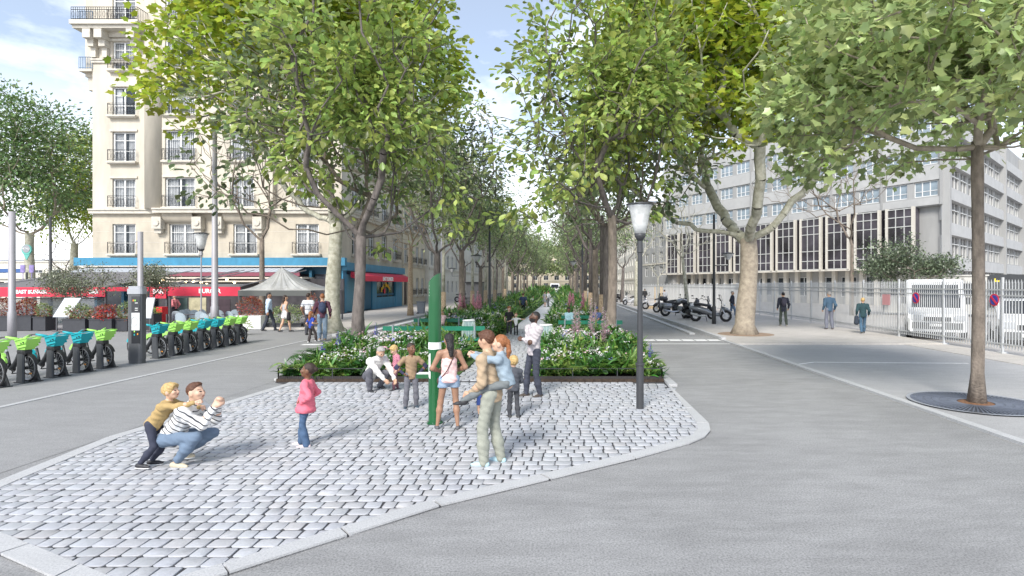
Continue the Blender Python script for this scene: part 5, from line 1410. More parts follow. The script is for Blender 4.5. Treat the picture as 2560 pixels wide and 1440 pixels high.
X, Y = q[0], q[1]; g = MB(); g.b2(X-2.4, X+3.0, Y, Y+2.5, 0, 3.0); g.b2(X-2.6, X+3.2, Y-.2, Y+2.6, 3.0, 3.6); obj('body', g, M_white, t); g = MB(); g.b2(X-1.4, X-.6, Y-.03, Y+.05, 1.3, 2.7); obj('opening', g, M_dark, t); g = MB(); g.b2(X+.5, X+2.6, Y-.03, Y+.05, 1.2, 2.6); obj('opening', g, M_dark, t); g = MB(); g.b2(X-2.0, X+2.4, Y-.26, Y-.2, 3.62, 4.0); obj('blue_sign', g, mat('kiosk_blue', (.05, .12, .32), .5), t)
for i, px in enumerate((57, 79)):
    q = at(px, 672, 41); g = MB(); g.box(q, (.34, .05, .55)); g.b2(q.x-.02, q.x+.02, q.y, q.y+.03, 0, q.z-.28); tag(obj('notice_plate', g, mat('violet_plate', (.25, .2, .42), .5, var=.4, vscale=4), origin=(q.x, q.y, 0)), ['bluish notice plate left of the station sign post', 'violet notice plate right of the station sign post'][i], 'sign')

# ------------------------------------------------ masts and lamps
def mast(label, px, d, h, r0, r1, head=None, m=M_mast):
    q = B(px, d); t = thing('street_mast', label, 'mast', q); g = MB(); g.tube([(q[0], q[1], 0), (q[0], q[1], 1.2), (q[0], q[1], 1.25), (q[0], q[1], h)], [r0*1.25, r0*1.2, r0, r1], 12); obj('pole', g, m, t, smooth=True); return t, q
t, q = mast('tall grey mast in front of the restaurant, lamp arms at its top', 537, 30.5, 11.7, .17, .10)
g = MB(); z = 11.6
for s in (-1, 1): g.tube([(q[0], q[1], z-.5), (q[0]+s*.25, q[1], z+.05), (q[0]+s*.7, q[1], z-.05), (q[0]+s*.85, q[1], z-.35)], .045, 6)
obj('arm', g, M_post, t)
mast('grey mast cut by the left edge of the terrace, no lamp', 30, 24.5, 5.6, .13, .125)
t, q = mast('short grey mast with slanted top behind the bike terminal', 351, 28.5, 5.1, .13, .12); g = MB(); g.bar((q[0], q[1], 4.7), (q[0]-.5, q[1], 4.45), .05, .05); obj('bracket', g, M_mast, t)
mast('dark slim lamp mast between the two far left trees', 126, 48, 8.2, .14, .09, m=M_post)
mast('thin grey mast on the left pavement behind the green totem', 1104, 47, 13, .09, .06)
def glass_lamp(label, px, d, zt, s=1.0, pm=None, th=1.0):
    q = B(px, d); X, Y = q[0], q[1]; t = thing('street_lamp', label, 'street lamp', q)
    g = MB(); hb = zt-.62*s
    g.tube([(X, Y, .012), (X, Y, .85), (X, Y, .86), (X, Y, .90), (X, Y, .91), (X, Y, hb-.35), (X, Y, hb-.34), (X, Y, hb-.1)], [th*.072*s, th*.072*s, th*.088*s, th*.088*s, th*.058*s, th*.045*s, .06*s, .05*s], 16); obj('pole', g, pm or M_post, t, smooth=False)
    g = MB(); g.lathe((X, Y, hb), [(.05*s, -.12), (.10*s, -.04), (.11*s, .02)], 16); obj('collar', g, M_post, t, smooth=True)
    g = MB(); g.lathe((X, Y, hb), [(.105*s, .02*s), (.15*s, .2*s), (.185*s, .4*s), (.22*s, .52*s), (.25*s, .56*s)], 20); obj('lamp_shade', g, mat('frosted_glass', (.72, .73, .72), .25, alpha=.75, var=.2, vscale=9), t, smooth=True)
    g = MB(); g.lathe((X, Y, hb), [(.26*s, .56*s), (.27*s, .585*s), (.1*s, .62*s)], 20); obj('cap', g, M_post, t, smooth=True)
    g = MB(); g.lathe((X, Y, hb), [(.05*s, .1*s), (.07*s, .25*s), (.05*s, .4*s)], 10); obj('lamp_core', g, M_white_p, t, smooth=True)
glass_lamp('dark lamp post with flared frosted glass lantern at the right end of the plaza', 1600, 10.75, 3.98)
glass_lamp('lamp post with flared glass lantern in front of the restaurant mast', 503, 31, 5.3, 1.5, M_mast, .5)
def hex_lamp(label, px, d, hp, zl, side, grp=None, sc=1.0):
    q = B(px, d); X, Y = q[0], q[1]; t = thing('street_lamp', label, 'street lamp', q, grp)
    g = MB(); g.tube([(X, Y, 0), (X, Y, 1.1), (X, Y, 1.15), (X, Y, hp)], [.13, .12, .09, .065], 12); obj('pole', g, M_post, t, smooth=True)
    g = MB(); L_ = side*.85*sc; g.tube([(X, Y, zl-.35), (X+L_, Y, zl-.35)], .03, 6); g.tube([(X+L_, Y, zl-.35), (X+L_, Y, zl)], .03, 6); obj('arm', g, M_post, t)
    g = MB(); g.lathe((X+L_, Y, zl), [(.09*sc, 0), (.34*sc, .34*sc)], 6); obj('lantern', g, mat('lantern_glass', (.45, .46, .47), .3, var=.3, vscale=6), t); g = MB(); g.lathe((X+L_, Y, zl+.34*sc), [(.36*sc, 0), (.37*sc, .04), (.12*sc, .1)], 6); obj('lantern_cap', g, M_post, t)
hex_lamp('dark lamp post with hexagonal lantern behind the right motorcycles', 1785, 33.5, 6.6, 3.9, 1)
hex_lamp('dark lamp post with hexagonal lantern in the left bed near the bench', 1224, 36, 6.2, 3.9, -1)
hex_lamp('dark lamp post with small lantern on the left pavement behind the green totem', 1152, 54, 7, 3.6, -1)
hex_lamp('dark lamp post with lantern deep in the right bed', 1456, 52, 6.5, 4.2, -1)

# ------------------------------------------------ green totem
q = G(1087, 1062); X, Y = q.x, q.y; t = thing('drinking_totem', 'tall green cylindrical totem with slanted top, white band and small shelves', 'totem', (X, Y, .03))
rT = .107; g = MB(); n = 28; lv = [.03, .9, .92, 1.0, 1.02, 2.30]
pr = [(rT, .03), (rT, .93), (rT+.012, .935), (rT+.012, 1.0), (rT, 1.005), (rT, 1.30)]
g.lathe((X, Y, 0), pr, n)
vs = [(X+math.cos(2*math.pi*j/n)*rT, Y+math.sin(2*math.pi*j/n)*rT, 1.42) for j in range(n)]+[(X+math.cos(2*math.pi*j/n)*rT, Y+math.sin(2*math.pi*j/n)*rT, 2.60-.17*(((1-math.cos(2*math.pi*j/n))/2)**1.5)) for j in range(n)]
g.add(vs, [(j, (j+1) % n, n+(j+1) % n, n+j) for j in range(n)]+[tuple(range(n, 2*n)), tuple(range(n-1, -1, -1))]); obj('column', g, M_green_t, t)
g = MB(); g.lathe((X, Y, 0), [(rT-.002, 1.30), (rT+.002, 1.302), (rT+.002, 1.418), (rT-.002, 1.42)], n); obj('white_band', g, M_white_p, t, smooth=False)
def shelf(x0, x1, z, w_):
    g = MB(); g.b2(X+min(x0, x1), X+max(x0, x1), Y-w_/2, Y+w_/2, z-.07, z); s_ = obj('shelf', g, M_green_t, t); g = MB(); g.b2(X+min(x0, x1)+.01, X+max(x0, x1)-.01, Y-w_/2+.01, Y+w_/2-.01, z, z+.012); obj('shelf_top', g, M_white_p, s_)
g = MB(); g.lathe((X, Y, 0), [(rT+.03, .034), (rT+.03, .05), (rT+.002, .052)], 28); bpl = obj('base_plate', g, M_green_t, t); [obj('bolt', MB().lathe((X+math.cos(a)*(rT+.017), Y+math.sin(a)*(rT+.017), .05), [(.007, 0), (.007, .012)], 6), M_cast, bpl) for a in (-2.6, -1.6, -.6, .6)]
shelf(.03, .26, 1.27, .16); shelf(-.30, -.04, .88, .18)
g = MB(); n = 10; pts = [(math.cos(a)*.035, math.sin(a)*.05+.17) for a in np.linspace(0, math.pi, n)]+[(math.cos(a)*.035, math.sin(a)*.05-.17) for a in np.linspace(math.pi, 2*math.pi, n)]
cx, cy, cz = X-.048, Y-.092, 1.02; g.add([(cx+a, cy, cz+b) for a, b in pts]+[(cx+a, cy+.05, cz+b) for a, b in pts], [tuple(range(2*n)), tuple(range(4*n-1, 2*n-1, -1))]+[(i, 2*n+i, 2*n+(i+1) % (2*n), (i+1) % (2*n)) for i in range(2*n)]); obj('white_plaque', g, M_white_p, t)
for k in range(4): g = MB(); g.lathe((X-.075, Y-.066, 2.38-k*.055), [(.008, -.008), (.008, .006)], 8, axis='y'); obj('rivet', g, M_white_p, t)

# ------------------------------------------------ benches
def bench(label, px0, px1, d, seatface=-1, grp=None, rz=0.0):
    a, b = (px0-VX)*d/F_PX, (px1-VX)*d/F_PX; c = (a+b)/2; L_ = b-a; t = thing('bench', label, 'bench', (c, d, 0), grp); Y = d
    g = MB(); g.b2(a, b, Y-.02, Y+.02, .74, .90); obj('backrest', g, M_bench, t)
    for s in (-1, 1): g = MB(); g.b2(a+.02, b-.02, Y+s*.10-.0, Y+s*.48, .42, .465); obj('seat', g, M_bench, t)
    for x in (a+L_*.10, c if L_ > 2.6 else None, b-L_*.10):
        if x is None: continue
        g = MB(); g.b2(x-.03, x+.03, Y-.05, Y-.022, .0, .95); g.b2(x-.03, x+.03, Y+.022, Y+.05, 0, .95); g.b2(x-.025, x+.025, Y-.44, Y+.44, .36, .418); g.bar((x, Y, .05), (x, Y-.4, .38), .04, .04); g.bar((x, Y, .05), (x, Y+.4, .38), .04, .04); obj('leg', g, M_cast, t)
    return t
bench('long green double-sided bench left of the green totem, nearest bench', 957, 1212, 20.3)
bench('green double-sided bench behind the green totem with a seated person', 1034, 1160, 25.0)
bench('green double-sided bench in the right bed beside the big trunk, nearer one', 1396, 1556, 23.6)
bench('green bench in the right bed just behind the nearer right bench', 1403, 1510, 27.5)
# ------------------------------------------------ mesh litter bins
def litter(label, px, d, h=.95, r=.26):
    q = B(px, d); X, Y = q[0], q[1]; t = thing('litter_bin', label, 'bin', q); n = 26
    g = MB()
    for k in range(n):
        a = 2*math.pi*k/n; P_ = [(X+math.cos(a)*r*(.74+.26*math.sin(math.pi*(.12+.8*j/6))), Y+math.sin(a)*r*(.74+.26*math.sin(math.pi*(.12+.8*j/6))), .06+h*j/6) for j in range(7)]; g.tube(P_, .009, 4)
    obj('rod', g, mat('bin_pale_green', (.62, .70, .64), .5), t)
    g = MB()
    for z, k in ((.07, .8), (h+.05, .84)): g.tube([(X+math.cos(a)*r*k, Y+math.sin(a)*r*k, z) for a in np.linspace(0, 2*math.pi, 25)], .022, 6, cap=False)
    g.tube([(X, Y, 0), (X, Y, .08)], .05, 8); obj('ring', g, M_white_p, t)
    g = MB(); g.lathe((X, Y, 0), [(r*.5, .12), (r*.72, .3), (r*.8, .6), (r*.68, h), (r*.76, h+.03)], 16); obj('bin_bag', g, mat('clear_blue_bag', (.42, .62, .70), .3, alpha=.5, var=.4, vscale=6), t, smooth=True)
litter('white rod litter bin with bluish bag beside the path on the left', 1172, 21.3, 1.0)
litter('white rod litter bin with bluish bag beside the path on the right', 1365, 20.8, .86, .27)
# ------------------------------------------------ wheelie bin, shelter
q = B(1053, 45); X, Y = q[0], q[1]; t = thing('wheelie_bin', 'grey wheelie bin on the left pavement', 'bin', q)
g = MB(); g.box((X, Y, .53), (.46, .5, .92), 0, 1.22); obj('body', g, mat('bin_grey', (.22, .235, .26), .5), t); g = MB(); g.box((X, Y, 1.03), (.64, .66, .07)); obj('lid', g, mat('bin_lid', (.15, .16, .18), .5), t)
g = MB(); g.lathe((X-.22, Y-.27, .1), [(.1, -.03), (.1, .03)], 12, axis='y'); obj('wheel', g, M_tyre, t)
q = B(1183, 62); X, Y = q[0]-3.5, q[1]; t = thing('ticket_shelter', 'grey box shelter on the left pavement behind the avenue trees', 'shelter', (X+3.5, Y, 0)); X = q[0]; g = MB(); g.b2(X-.8, X+1.0, Y, Y+1.6, .1, 2.6); obj('body', g, mat('shelter_grey', (.14, .14, .15), .5), t); g = MB(); g.b2(X-1.0, X+1.2, Y-.2, Y+1.8, 2.6, 2.72); obj('roof', g, M_dgrey, t)

# ------------------------------------------------ bed edging with hoops
def edging(label, pts, h=.34, seed=0):
    t = thing('bed_edging', label, 'edging', (pts[0][0], pts[0][1], 0))
    for i in range(len(pts)-1):
        a, b = Vector((*pts[i], 0)), Vector((*pts[i+1], 0)); L_ = (b-a).length; n = max(1, round(L_/1.25))
        g = MB(); g.bar(a+Vector((0, 0, .075)), b+Vector((0, 0, .075)), .02, .15); 
        m_ = int(min(L_, 12)/.045); d_ = (b-a).normalized()
        for k in range(m_): p_ = a+d_*(k*.045); g.bar((p_.x, p_.y-.014, .02), (p_.x, p_.y-.014, .15), .012, .012)
        obj('edge_board', g, mat('edge_brown', (.035, .03, .03), .7), t)
        g = MB(); g.bar(a+Vector((0, 0, h)), b+Vector((0, 0, h)), .03, .018); obj('rail', g, M_dgrey, t)
        for k in range(n+1): p_ = a.lerp(b, k/n); g = MB(); g.b2(p_.x-.012, p_.x+.012, p_.y-.012, p_.y+.012, 0, h+.01); obj('post', g, M_dgrey, t)
edging('low dark metal edging round the front of the left flower bed', [(-6.98, 26), (-6.98, 13.78), (-2.98, 13.78), (-2.98, 16)])
edging('low dark metal edging round the front of the right flower bed', [(-.84, 16), (-.84, 13.78), (2.46, 13.78), (2.46, 26)])
# dark railing along the left pavement further back
t = thing('guard_rail', 'dark metal guard rail along the left kerb beyond the shelter', 'railing', (-9.2, 60, 0))
for k in range(14):
    y0 = 55+k*3.2; g = MB(); 
    for z in (.25, .6, 1.0): g.b2(-9.92, -9.88, y0+.04, y0+3.16, z, z+.05)
    for j in range(8): g.b2(-9.91, -9.89, y0+.2+j*.38, y0+.23+j*.38, .3, 1.0)
    obj('rail', g, M_dgrey, t); g = MB(); g.b2(-9.93, -9.87, y0-.03, y0+.03, 0, 1.1); obj('post', g, M_dgrey, t)

# ------------------------------------------------ tree grate
q = (8.35, 11.3); t = thing('tree_grate', 'round dark iron grate with radial slots round the foot of the right tree', 'grate', (q[0], q[1], 0))
M_grt = mat('grate_blue_grey', (.17, .19, .24), .5, .5, var=.15, vscale=5)
g = MB(); R0, R1 = .33, 1.12; zt = .03
rings_ = [.33, .47, .61, .75, .89, 1.03, 1.12]
for a_, b_ in zip([r_-.012 for r_ in rings_], [r_+.012 for r_ in rings_]):
    n = 48
    for j in range(n): 
        t0, t1 = 2*math.pi*j/n, 2*math.pi*(j+1)/n
        g.quad((q[0]+a_*math.cos(t0), q[1]+a_*math.sin(t0), zt), (q[0]+b_*math.cos(t0), q[1]+b_*math.sin(t0), zt), (q[0]+b_*math.cos(t1), q[1]+b_*math.sin(t1), zt), (q[0]+a_*math.cos(t1), q[1]+a_*math.sin(t1), zt))
for j in range(84):
    a = 2*math.pi*j/84; g.bar((q[0]+.34*math.cos(a), q[1]+.34*math.sin(a), zt-.004), (q[0]+1.11*math.cos(a), q[1]+1.11*math.sin(a), zt-.004), .026, .008)
obj('slotted_plate', g, M_grt, t)
g = MB(); g.lathe((q[0], q[1], 0), [(R1, .006), (R1, .008)], 48); obj('pit', g, mat('pit_dark', (.07, .075, .09), .9), t)
g = MB(); n = 48
for j in range(n):
    t0, t1 = 2*math.pi*j/n, 2*math.pi*(j+1)/n
    g.quad((q[0]+1.135*math.cos(t0), q[1]+1.135*math.sin(t0), .034), (q[0]+1.20*math.cos(t0), q[1]+1.20*math.sin(t0), .034), (q[0]+1.20*math.cos(t1), q[1]+1.20*math.sin(t1), .034), (q[0]+1.135*math.cos(t1), q[1]+1.135*math.sin(t1), .034))
obj('outer_ring', g, M_alloy, t)
g = MB(); g.lathe((q[0], q[1], 0), [(.32, .01), (.30, .028), (.1, .04)], 24); obj('soil', g, mat('bark_mulch', (.20, .10, .05), .95, var=.6, vscale=30, bump=1), t)
g = MB(); g.lathe((10.6*0+8.72, 26.6, 0), [(1.3, .062), (.6, .08), (.4, .1)], 20); tag(obj('tree_pit', g, mat('pit_earth', (.28, .20, .14), .95, var=.4, vscale=6), origin=(8.75, 26.6, .06)), kind='structure')

# ------------------------------------------------ motorcycles and scooters
M_sil = mat('silver_paint', (.27, .28, .30), .3, .6); M_char = mat('charcoal_paint', (.05, .05, .06), .3, .3); M_wh = mat('white_paint', (.55, .55, .56), .3)
def moto_wheel(t, x, r, w_=.06):
    g = MB(); g.tube([(x+math.cos(a)*(r-w_*.8), 0, r+math.sin(a)*(r-w_*.8)) for a in np.linspace(0, 6.2832, 22)], w_, 8, cap=False); w = obj('wheel', g, M_tyre, t, smooth=True)
    g = MB()
    for k in range(5): a = k*1.2566; g.bar((x, 0, r), (x+math.cos(a)*(r-w_*1.5), 0, r+math.sin(a)*(r-w_*1.5)), .05, .035, up=(0, 1, 0))
    g.tube([(x+math.cos(a)*(r-w_*1.7), 0, r+math.sin(a)*(r-w_*1.7)) for a in np.linspace(0, 6.2832, 22)], .018, 5, cap=False); obj('rim', g, M_alloy, w)
    g = MB(); g.lathe((x, .05, r), [(.12, -.006), (.12, .006)], 16, axis='y'); obj('brake_disc', g, M_alloy, w)
def loft(mb, secs):
    """secs: (x, zc, hy, hz) rings of 10 -> closed skin"""
    n = 10; vs = []
    for x, zc, hy, hz in secs:
        for j in range(n): a = 2*math.pi*j/n; vs.append((x, math.cos(a)*hy, zc+math.sin(a)*hz))
    k = len(secs); mb.add(vs, [(i*n+j, i*n+(j+1) % n, (i+1)*n+(j+1) % n, (i+1)*n+j) for i in range(k-1) for j in range(n)]+[tuple(range(n-1, -1, -1)), tuple((k-1)*n+j for j in range(n))])
def scooter(body, label):
    t = thing('scooter', label, 'scooter', (0, 0, 0)); moto_wheel(t, .74, .27, .065); moto_wheel(t, -.68, .26, .07)
    g = MB(); loft(g, [(-1.0, .70, .05, .05), (-.85, .66, .16, .11), (-.5, .60, .19, .16), (-.15, .50, .17, .14), (.15, .34, .16, .09), (.42, .34, .15, .09)]); loft(g, [(.42, .30, .14, .08), (.52, .55, .17, .20), (.56, .80, .19, .16), (.52, 1.0, .10, .08)])
    loft(g, [(.56, .62, .10, .12), (.80, .60, .10, .08), (1.0, .46, .06, .04)]); obj('fairing', g, body, t, smooth=True)
    g = MB(); loft(g, [(-.78, .84, .10, .05), (-.55, .84, .16, .07), (-.2, .79, .15, .07), (.05, .74, .10, .05)]); obj('seat', g, M_blk, t, smooth=True)
    g = MB(); g.tube([(.50, 0, 1.0), (.46, 0, 1.08)], .03, 8); g.tube([(.36, -.36, 1.10), (.46, -.15, 1.10), (.46, .15, 1.10), (.36, .36, 1.10)], .017, 6); hb = obj('handlebar', g, M_blk, t)
    for s in (-1, 1): g = MB(); g.tube([(.46, s*.2, 1.1), (.44, s*.27, 1.24)], .008, 5); g.box((.43, s*.30, 1.27), (.02, .13, .07)); obj('mirror', g, M_blk, hb)
    g = MB(); g.add([(.60, -.17, .98), (.60, .17, .98), (.50, .14, 1.30), (.50, -.14, 1.30), (.585, -.17, .98), (.585, .17, .98), (.485, .14, 1.30), (.485, -.14, 1.30)], [(0, 1, 2, 3), (7, 6, 5, 4), (0, 3, 7, 4), (1, 5, 6, 2), (3, 2, 6, 7)]); obj('windscreen', g, mat('smoke_screen', (.1, .11, .12), .1, alpha=.5), t)
    g = MB(); g.tube([(.56, -.07, .62), (.74, -.08, .27)], .028, 6); g.tube([(.56, .07, .62), (.74, .08, .27)], .028, 6); obj('fork', g, M_alloy, t)
    g = MB(); g.tube([(-.2, -.16, .26), (-.5, -.17, .28), (-.92, -.18, .40)], [.03, .05, .055], 8); obj('exhaust', g, M_alloy, t)
    g = MB(); g.lathe((.67, 0, .80), [(.07, -.03), (.05, .05)], 10, axis='x'); obj('headlight', g, M_white_p, t)
    g = MB(); g.bar((-.2, -.05, .3), (-.15, -.22, .02), .025, .025); obj('kickstand', g, M_blk, t)
    return t
def motorbike(body, label, case=True):
    t = thing('motorcycle', label, 'motorcycle', (0, 0, 0)); moto_wheel(t, .76, .31, .06); moto_wheel(t, -.70, .31, .075)
    g = MB(); loft(g, [(-.05, .80, .08, .06), (.08, .86, .15, .13), (.35, .88, .14, .13), (.48, .84, .08, .08)]); obj('fuel_tank', g, body, t, smooth=True)
    g = MB(); loft(g, [(-.82, .84, .08, .05), (-.5, .80, .13, .06), (-.1, .76, .12, .06), (.02, .76, .08, .05)]); obj('seat', g, M_blk, t, smooth=True)
    g = MB(); loft(g, [(-.25, .42, .13, .14), (0, .42, .19, .18), (.25, .42, .17, .17), (.38, .42, .1, .1)]); g.bar((-.05, 0, .72), (.42, 0, .78), .05, .06); g.bar((-.1, 0, .7), (-.68, 0, .33), .22, .04); obj('engine', g, M_blk, t)
    g = MB(); [g.tube([(.44, s*.09, .94), (.76, s*.09, .31)], .025, 6) for s in (-1, 1)]; obj('fork', g, M_alloy, t)
    g = MB(); g.tube([(.28, -.38, 1.06), (.40, -.14, 1.0), (.40, .14, 1.0), (.28, .38, 1.06)], .017, 6); hb = obj('handlebar', g, M_blk, t)
    for s in (-1, 1): g = MB(); g.tube([(.36, s*.22, 1.03), (.36, s*.30, 1.2)], .008, 5); g.box((.36, s*.33, 1.22), (.02, .13, .08)); obj('mirror', g, M_blk, hb)
    g = MB(); g.lathe((.52, 0, .88), [(.09, -.06), (.10, .04), (.08, .06)], 12, axis='x'); obj('headlight', g, M_white_p, t)
    g = MB(); g.tube([(.1, -.16, .3), (-.3, -.17, .26), (-.85, -.18, .36)], [.03, .05, .06], 8); obj('exhaust', g, M_alloy, t)
    if case:
        for s in (-1, 1): g = MB(); loft(g, [(-.92, .60, .05, .10), (-.85, .60, .11, .15), (-.5, .60, .11, .16), (-.42, .60, .06, .12)]); [None]; g.v = [(x, y+s*.28, z) for x, y, z in g.v]; obj('side_case', g, M_sil, t, smooth=True)
        g = MB(); loft(g, [(-1.02, .98, .08, .08), (-.95, 1.0, .19, .13), (-.65, 1.0, .19, .13), (-.58, .98, .1, .08)]); obj('top_case', g, M_char, t, smooth=True)
    g = MB(); g.bar((0, .05, .25), (.0, .25, .02), .025, .025); obj('kickstand', g, M_blk, t)
    return t
def place(o, px, py, rz, zoff=.06, sc=1.0): q = G(px, py); o.location = (q.x, q.y, zoff); o.rotation_euler = (0, 0, R(rz)); o.scale = (sc,)*3
place(scooter(M_sil, 'large silver three-wheel style scooter leaning by the dark lamp post'), 1775, 806, -12, sc=1.32)
place(motorbike(M_char, 'dark motorcycle with round headlight parked left of the big silver scooter'), 1722, 800, -80, sc=1.15)
place(motorbike(M_sil, 'grey touring motorcycle with silver side cases seen from behind'), 1692, 792, 12, sc=1.3)
place(scooter(M_wh, 'white scooter parked behind the young fenced tree'), 1638, 775, 170, sc=1.25)
place(scooter(M_wh, 'white and green scooter farther along the right kerb'), 1577, 764, 215, sc=1.2)
place(scooter(M_char, 'black scooter farthest along the right kerb'), 1548, 756, 60, sc=1.25)
place(motorbike(M_char, 'dark motorcycle parked on the left pavement behind the avenue trees', False), 1158, 757, 30, .1, 1.2)
place(scooter(M_char, 'black scooter squeezed between the dark motorcycle and the big silver scooter'), 1748, 799, -35, sc=1.2)
place(scooter(M_char, 'dark scooter behind the grey touring motorcycle'), 1668, 784, 150, sc=1.25)
place(motorbike(M_char, 'black motorcycle nose to the fence behind the big silver scooter', False), 1742, 788, 70, sc=1.2)
# timber tree guard with staked sapling
q = G(1645, 772); X, Y = q.x+.0, q.y; t = thing('timber_planter', 'low pale timber frame round the staked sapling on the right pavement', 'planter', (X, Y, .06)); g = MB(); w_ = 1.15
for s in (-1, 1): g.b2(X-w_, X+w_, Y+s*w_-.06, Y+s*w_+.06, .06, .42); g.b2(X+s*w_-.06, X+s*w_+.06, Y-w_+.06, Y+w_-.06, .06, .42)
obj('frame', g, mat('pale_timber', (.62, .46, .27), .7, var=.15), t); g = MB(); g.b2(X-w_+.06, X+w_-.06, Y-w_+.06, Y+w_-.06, .06, .34); obj('soil', g, M_soil, t)
for sx, sy in ((-.35, -.3), (.35, -.3), (.3, .3)): g = MB(); g.tube([(X+sx, Y+sy, .3), (X+sx, Y+sy, 2.2)], .05, 6); obj('stake', g, mat('pale_timber', (.62, .46, .27), .7, var=.15), t)
bare_tree('tiny leafless sapling between timber stakes on the right pavement', (X, Y, 0), .06, 3.2, (0, 0, 5.4), 2.0, 2.2, 120, 77, M_bark_plane, tip=.008)

# ------------------------------------------------ vans and cars
M_vw = mat('van_white', (.78, .79, .80), .25, coat=.5); M_vgl = mat('vehicle_glass', (.015, .018, .025), .1, spec=.35)
def vehicle(name, label, cat, prof, hw, glass, wheels, paint, front, extra=None):
    """prof: side outline (y along length, z); hw half width; nose at -y"""
    t = thing(name, label, cat, (0, 0, 0)); n = len(prof)
    g = MB(); vs = []
    for s, k in ((-1, .90), (-1, 1), (1, 1), (1, .90)):
        ins = 0.05 if k < 1 else 0
        cy = sum(p[0] for p in prof)/n; cz = sum(p[1] for p in prof)/n
        for y, z in prof: vs.append((s*hw*(1 if k < 1 else .94) if False else s*hw*(1.0 if k < 1 else .93), cy+(y-cy)*(1-ins if k < 1 else 1), cz+(z-cz)*(1-ins if k < 1 else 1)))
    order = [0, 1, 2, 3]; fs = [(order[i]*n+j, order[i]*n+(j+1) % n, order[i+1]*n+(j+1) % n, order[i+1]*n+j) for i in range(3) for j in range(n)]+[tuple(range(n-1, -1, -1)), tuple(3*n+j for j in range(n))]
    g.add(vs, fs); obj('body', g, paint, t)
    for nm, quads in glass:
        g = MB(); [g.add(q_, [tuple(range(len(q_)))]) for q_ in quads]; obj(nm, g, M_vgl, t)
    for (y, r_) in wheels:
        for s in (-1, 1):
            g = MB(); g.lathe((s*hw*.93, y, r_), [(r_*.9, -.1), (r_, -.08), (r_, .08), (r_*.9, .1)], 18, axis='x'); w = obj('wheel', g, M_tyre, t, smooth=False); g = MB(); g.lathe((s*hw*.93+s*.1, y, r_), [(r_*.62, -.012), (r_*.6, .012)], 14, axis='x'); obj('rim', g, M_alloy, w)
    for s in (-1, 1): g = MB(); g.box((s*hw*.72, front[0]+.0, front[1]), (.32, .06, .2)); obj('headlight', g, mat('headlight_glass', (.5, .52, .55), .1, spec=.9), t)
    g = MB(); g.box((0, front[0]+.0, front[1]-.06), (hw*.9, .05, .16)); obj('grille', g, M_blk, t)
    g = MB(); g.box((0, front[0]-.03, front[1]-.3), (.5, .02, .11)); obj('number_plate', g, M_white_p, t)
    g = MB(); g.box((0, front[0]+.02, front[1]-.33), (hw*1.7, .06, .25)); obj('bumper', g, mat('grey_bumper', (.12, .125, .13), .6), t)
    for s in (-1, 1): g = MB(); g.box((s*(hw+.12), front[0]+1.1, front[1]+.65), (.18, .1, .28)); obj('wing_mirror', g, M_blk, t)
    return t
def van(label, h=2.5, L_=5.4, hw=1.0):
    pf = [(-L_/2, .35), (-L_/2, .85), (-L_/2+.15, 1.05), (-L_/2+.9, 1.25), (-L_/2+1.6, h-.15), (-L_/2+1.85, h), (L_/2-.08, h), (L_/2, h-.1), (L_/2, .35)]
    e = .012; ws = [[(-hw*.86, -L_/2+.92-e*2, 1.29), (hw*.86, -L_/2+.92-e*2, 1.29), (hw*.80, -L_/2+1.55-e*2, h-.22), (-hw*.80, -L_/2+1.55-e*2, h-.22)]]
    sd = [[(s*(hw+e), -L_/2+1.15, 1.3), (s*(hw+e), -L_/2+2.1, 1.3), (s*(hw+e), -L_/2+2.1, h-.35), (s*(hw+e), -L_/2+1.6, h-.35)] for s in (-1, 1)]
    t = vehicle('van', label, 'van', pf, hw, (('windscreen', ws), ('side_window', [sd[0]]), ('side_window', [sd[1]])), ((-L_/2+.95, .34), (L_/2-1.0, .34)), M_vw, (-L_/2-.02, .92)); return t
def car(label, paint):
    pf = [(-2.1, .3), (-2.15, .6), (-2.0, .78), (-1.15, .95), (-.45, 1.42), (.9, 1.45), (1.75, 1.02), (2.05, .95), (2.1, .35)]; hw = .86; e = .012
    ws = [[(-.72, -1.12-e, 1.0), (.72, -1.12-e, 1.0), (.62, -.5-e, 1.40), (-.62, -.5-e, 1.40)]]
    sd = [[(s*(hw+e), -.95, 1.0), (s*(hw+e), 1.5, 1.0), (s*(hw+e), .9, 1.36), (s*(hw+e), -.42, 1.36)] for s in (-1, 1)]
    return vehicle('parked_car', label, 'car', pf, hw, (('windscreen', ws), ('side_window', [sd[0]]), ('side_window', [sd[1]])), ((-1.35, .31), (1.3, .31)), paint, (-2.14, .66))
v = van('white delivery van behind the fence, below the left no-parking disc', 2.45); v.location = (17.6, 26.6, 0); v.rotation_euler = (0, 0, R(-30)); v.scale = (1.08,)*3
c = car('white car parked behind the fence right of the grate tree', M_vw); c.location = (19.2, 23.4, 0); c.rotation_euler = (0, 0, R(-32)); c.scale = (1.1, 1.1, 1.25)
c = van('white van far away at the end of the garden path', 2.3); c.location = (-1.9, 150, 0); c.scale = (1.2,)*3
c = car('dark car far away at the end of the path right of the white van', mat('dark_car_paint', (.08, .11, .12), .25, coat=.4)); c.location = (1.0, 150, 0); c.scale = (1.2,)*3
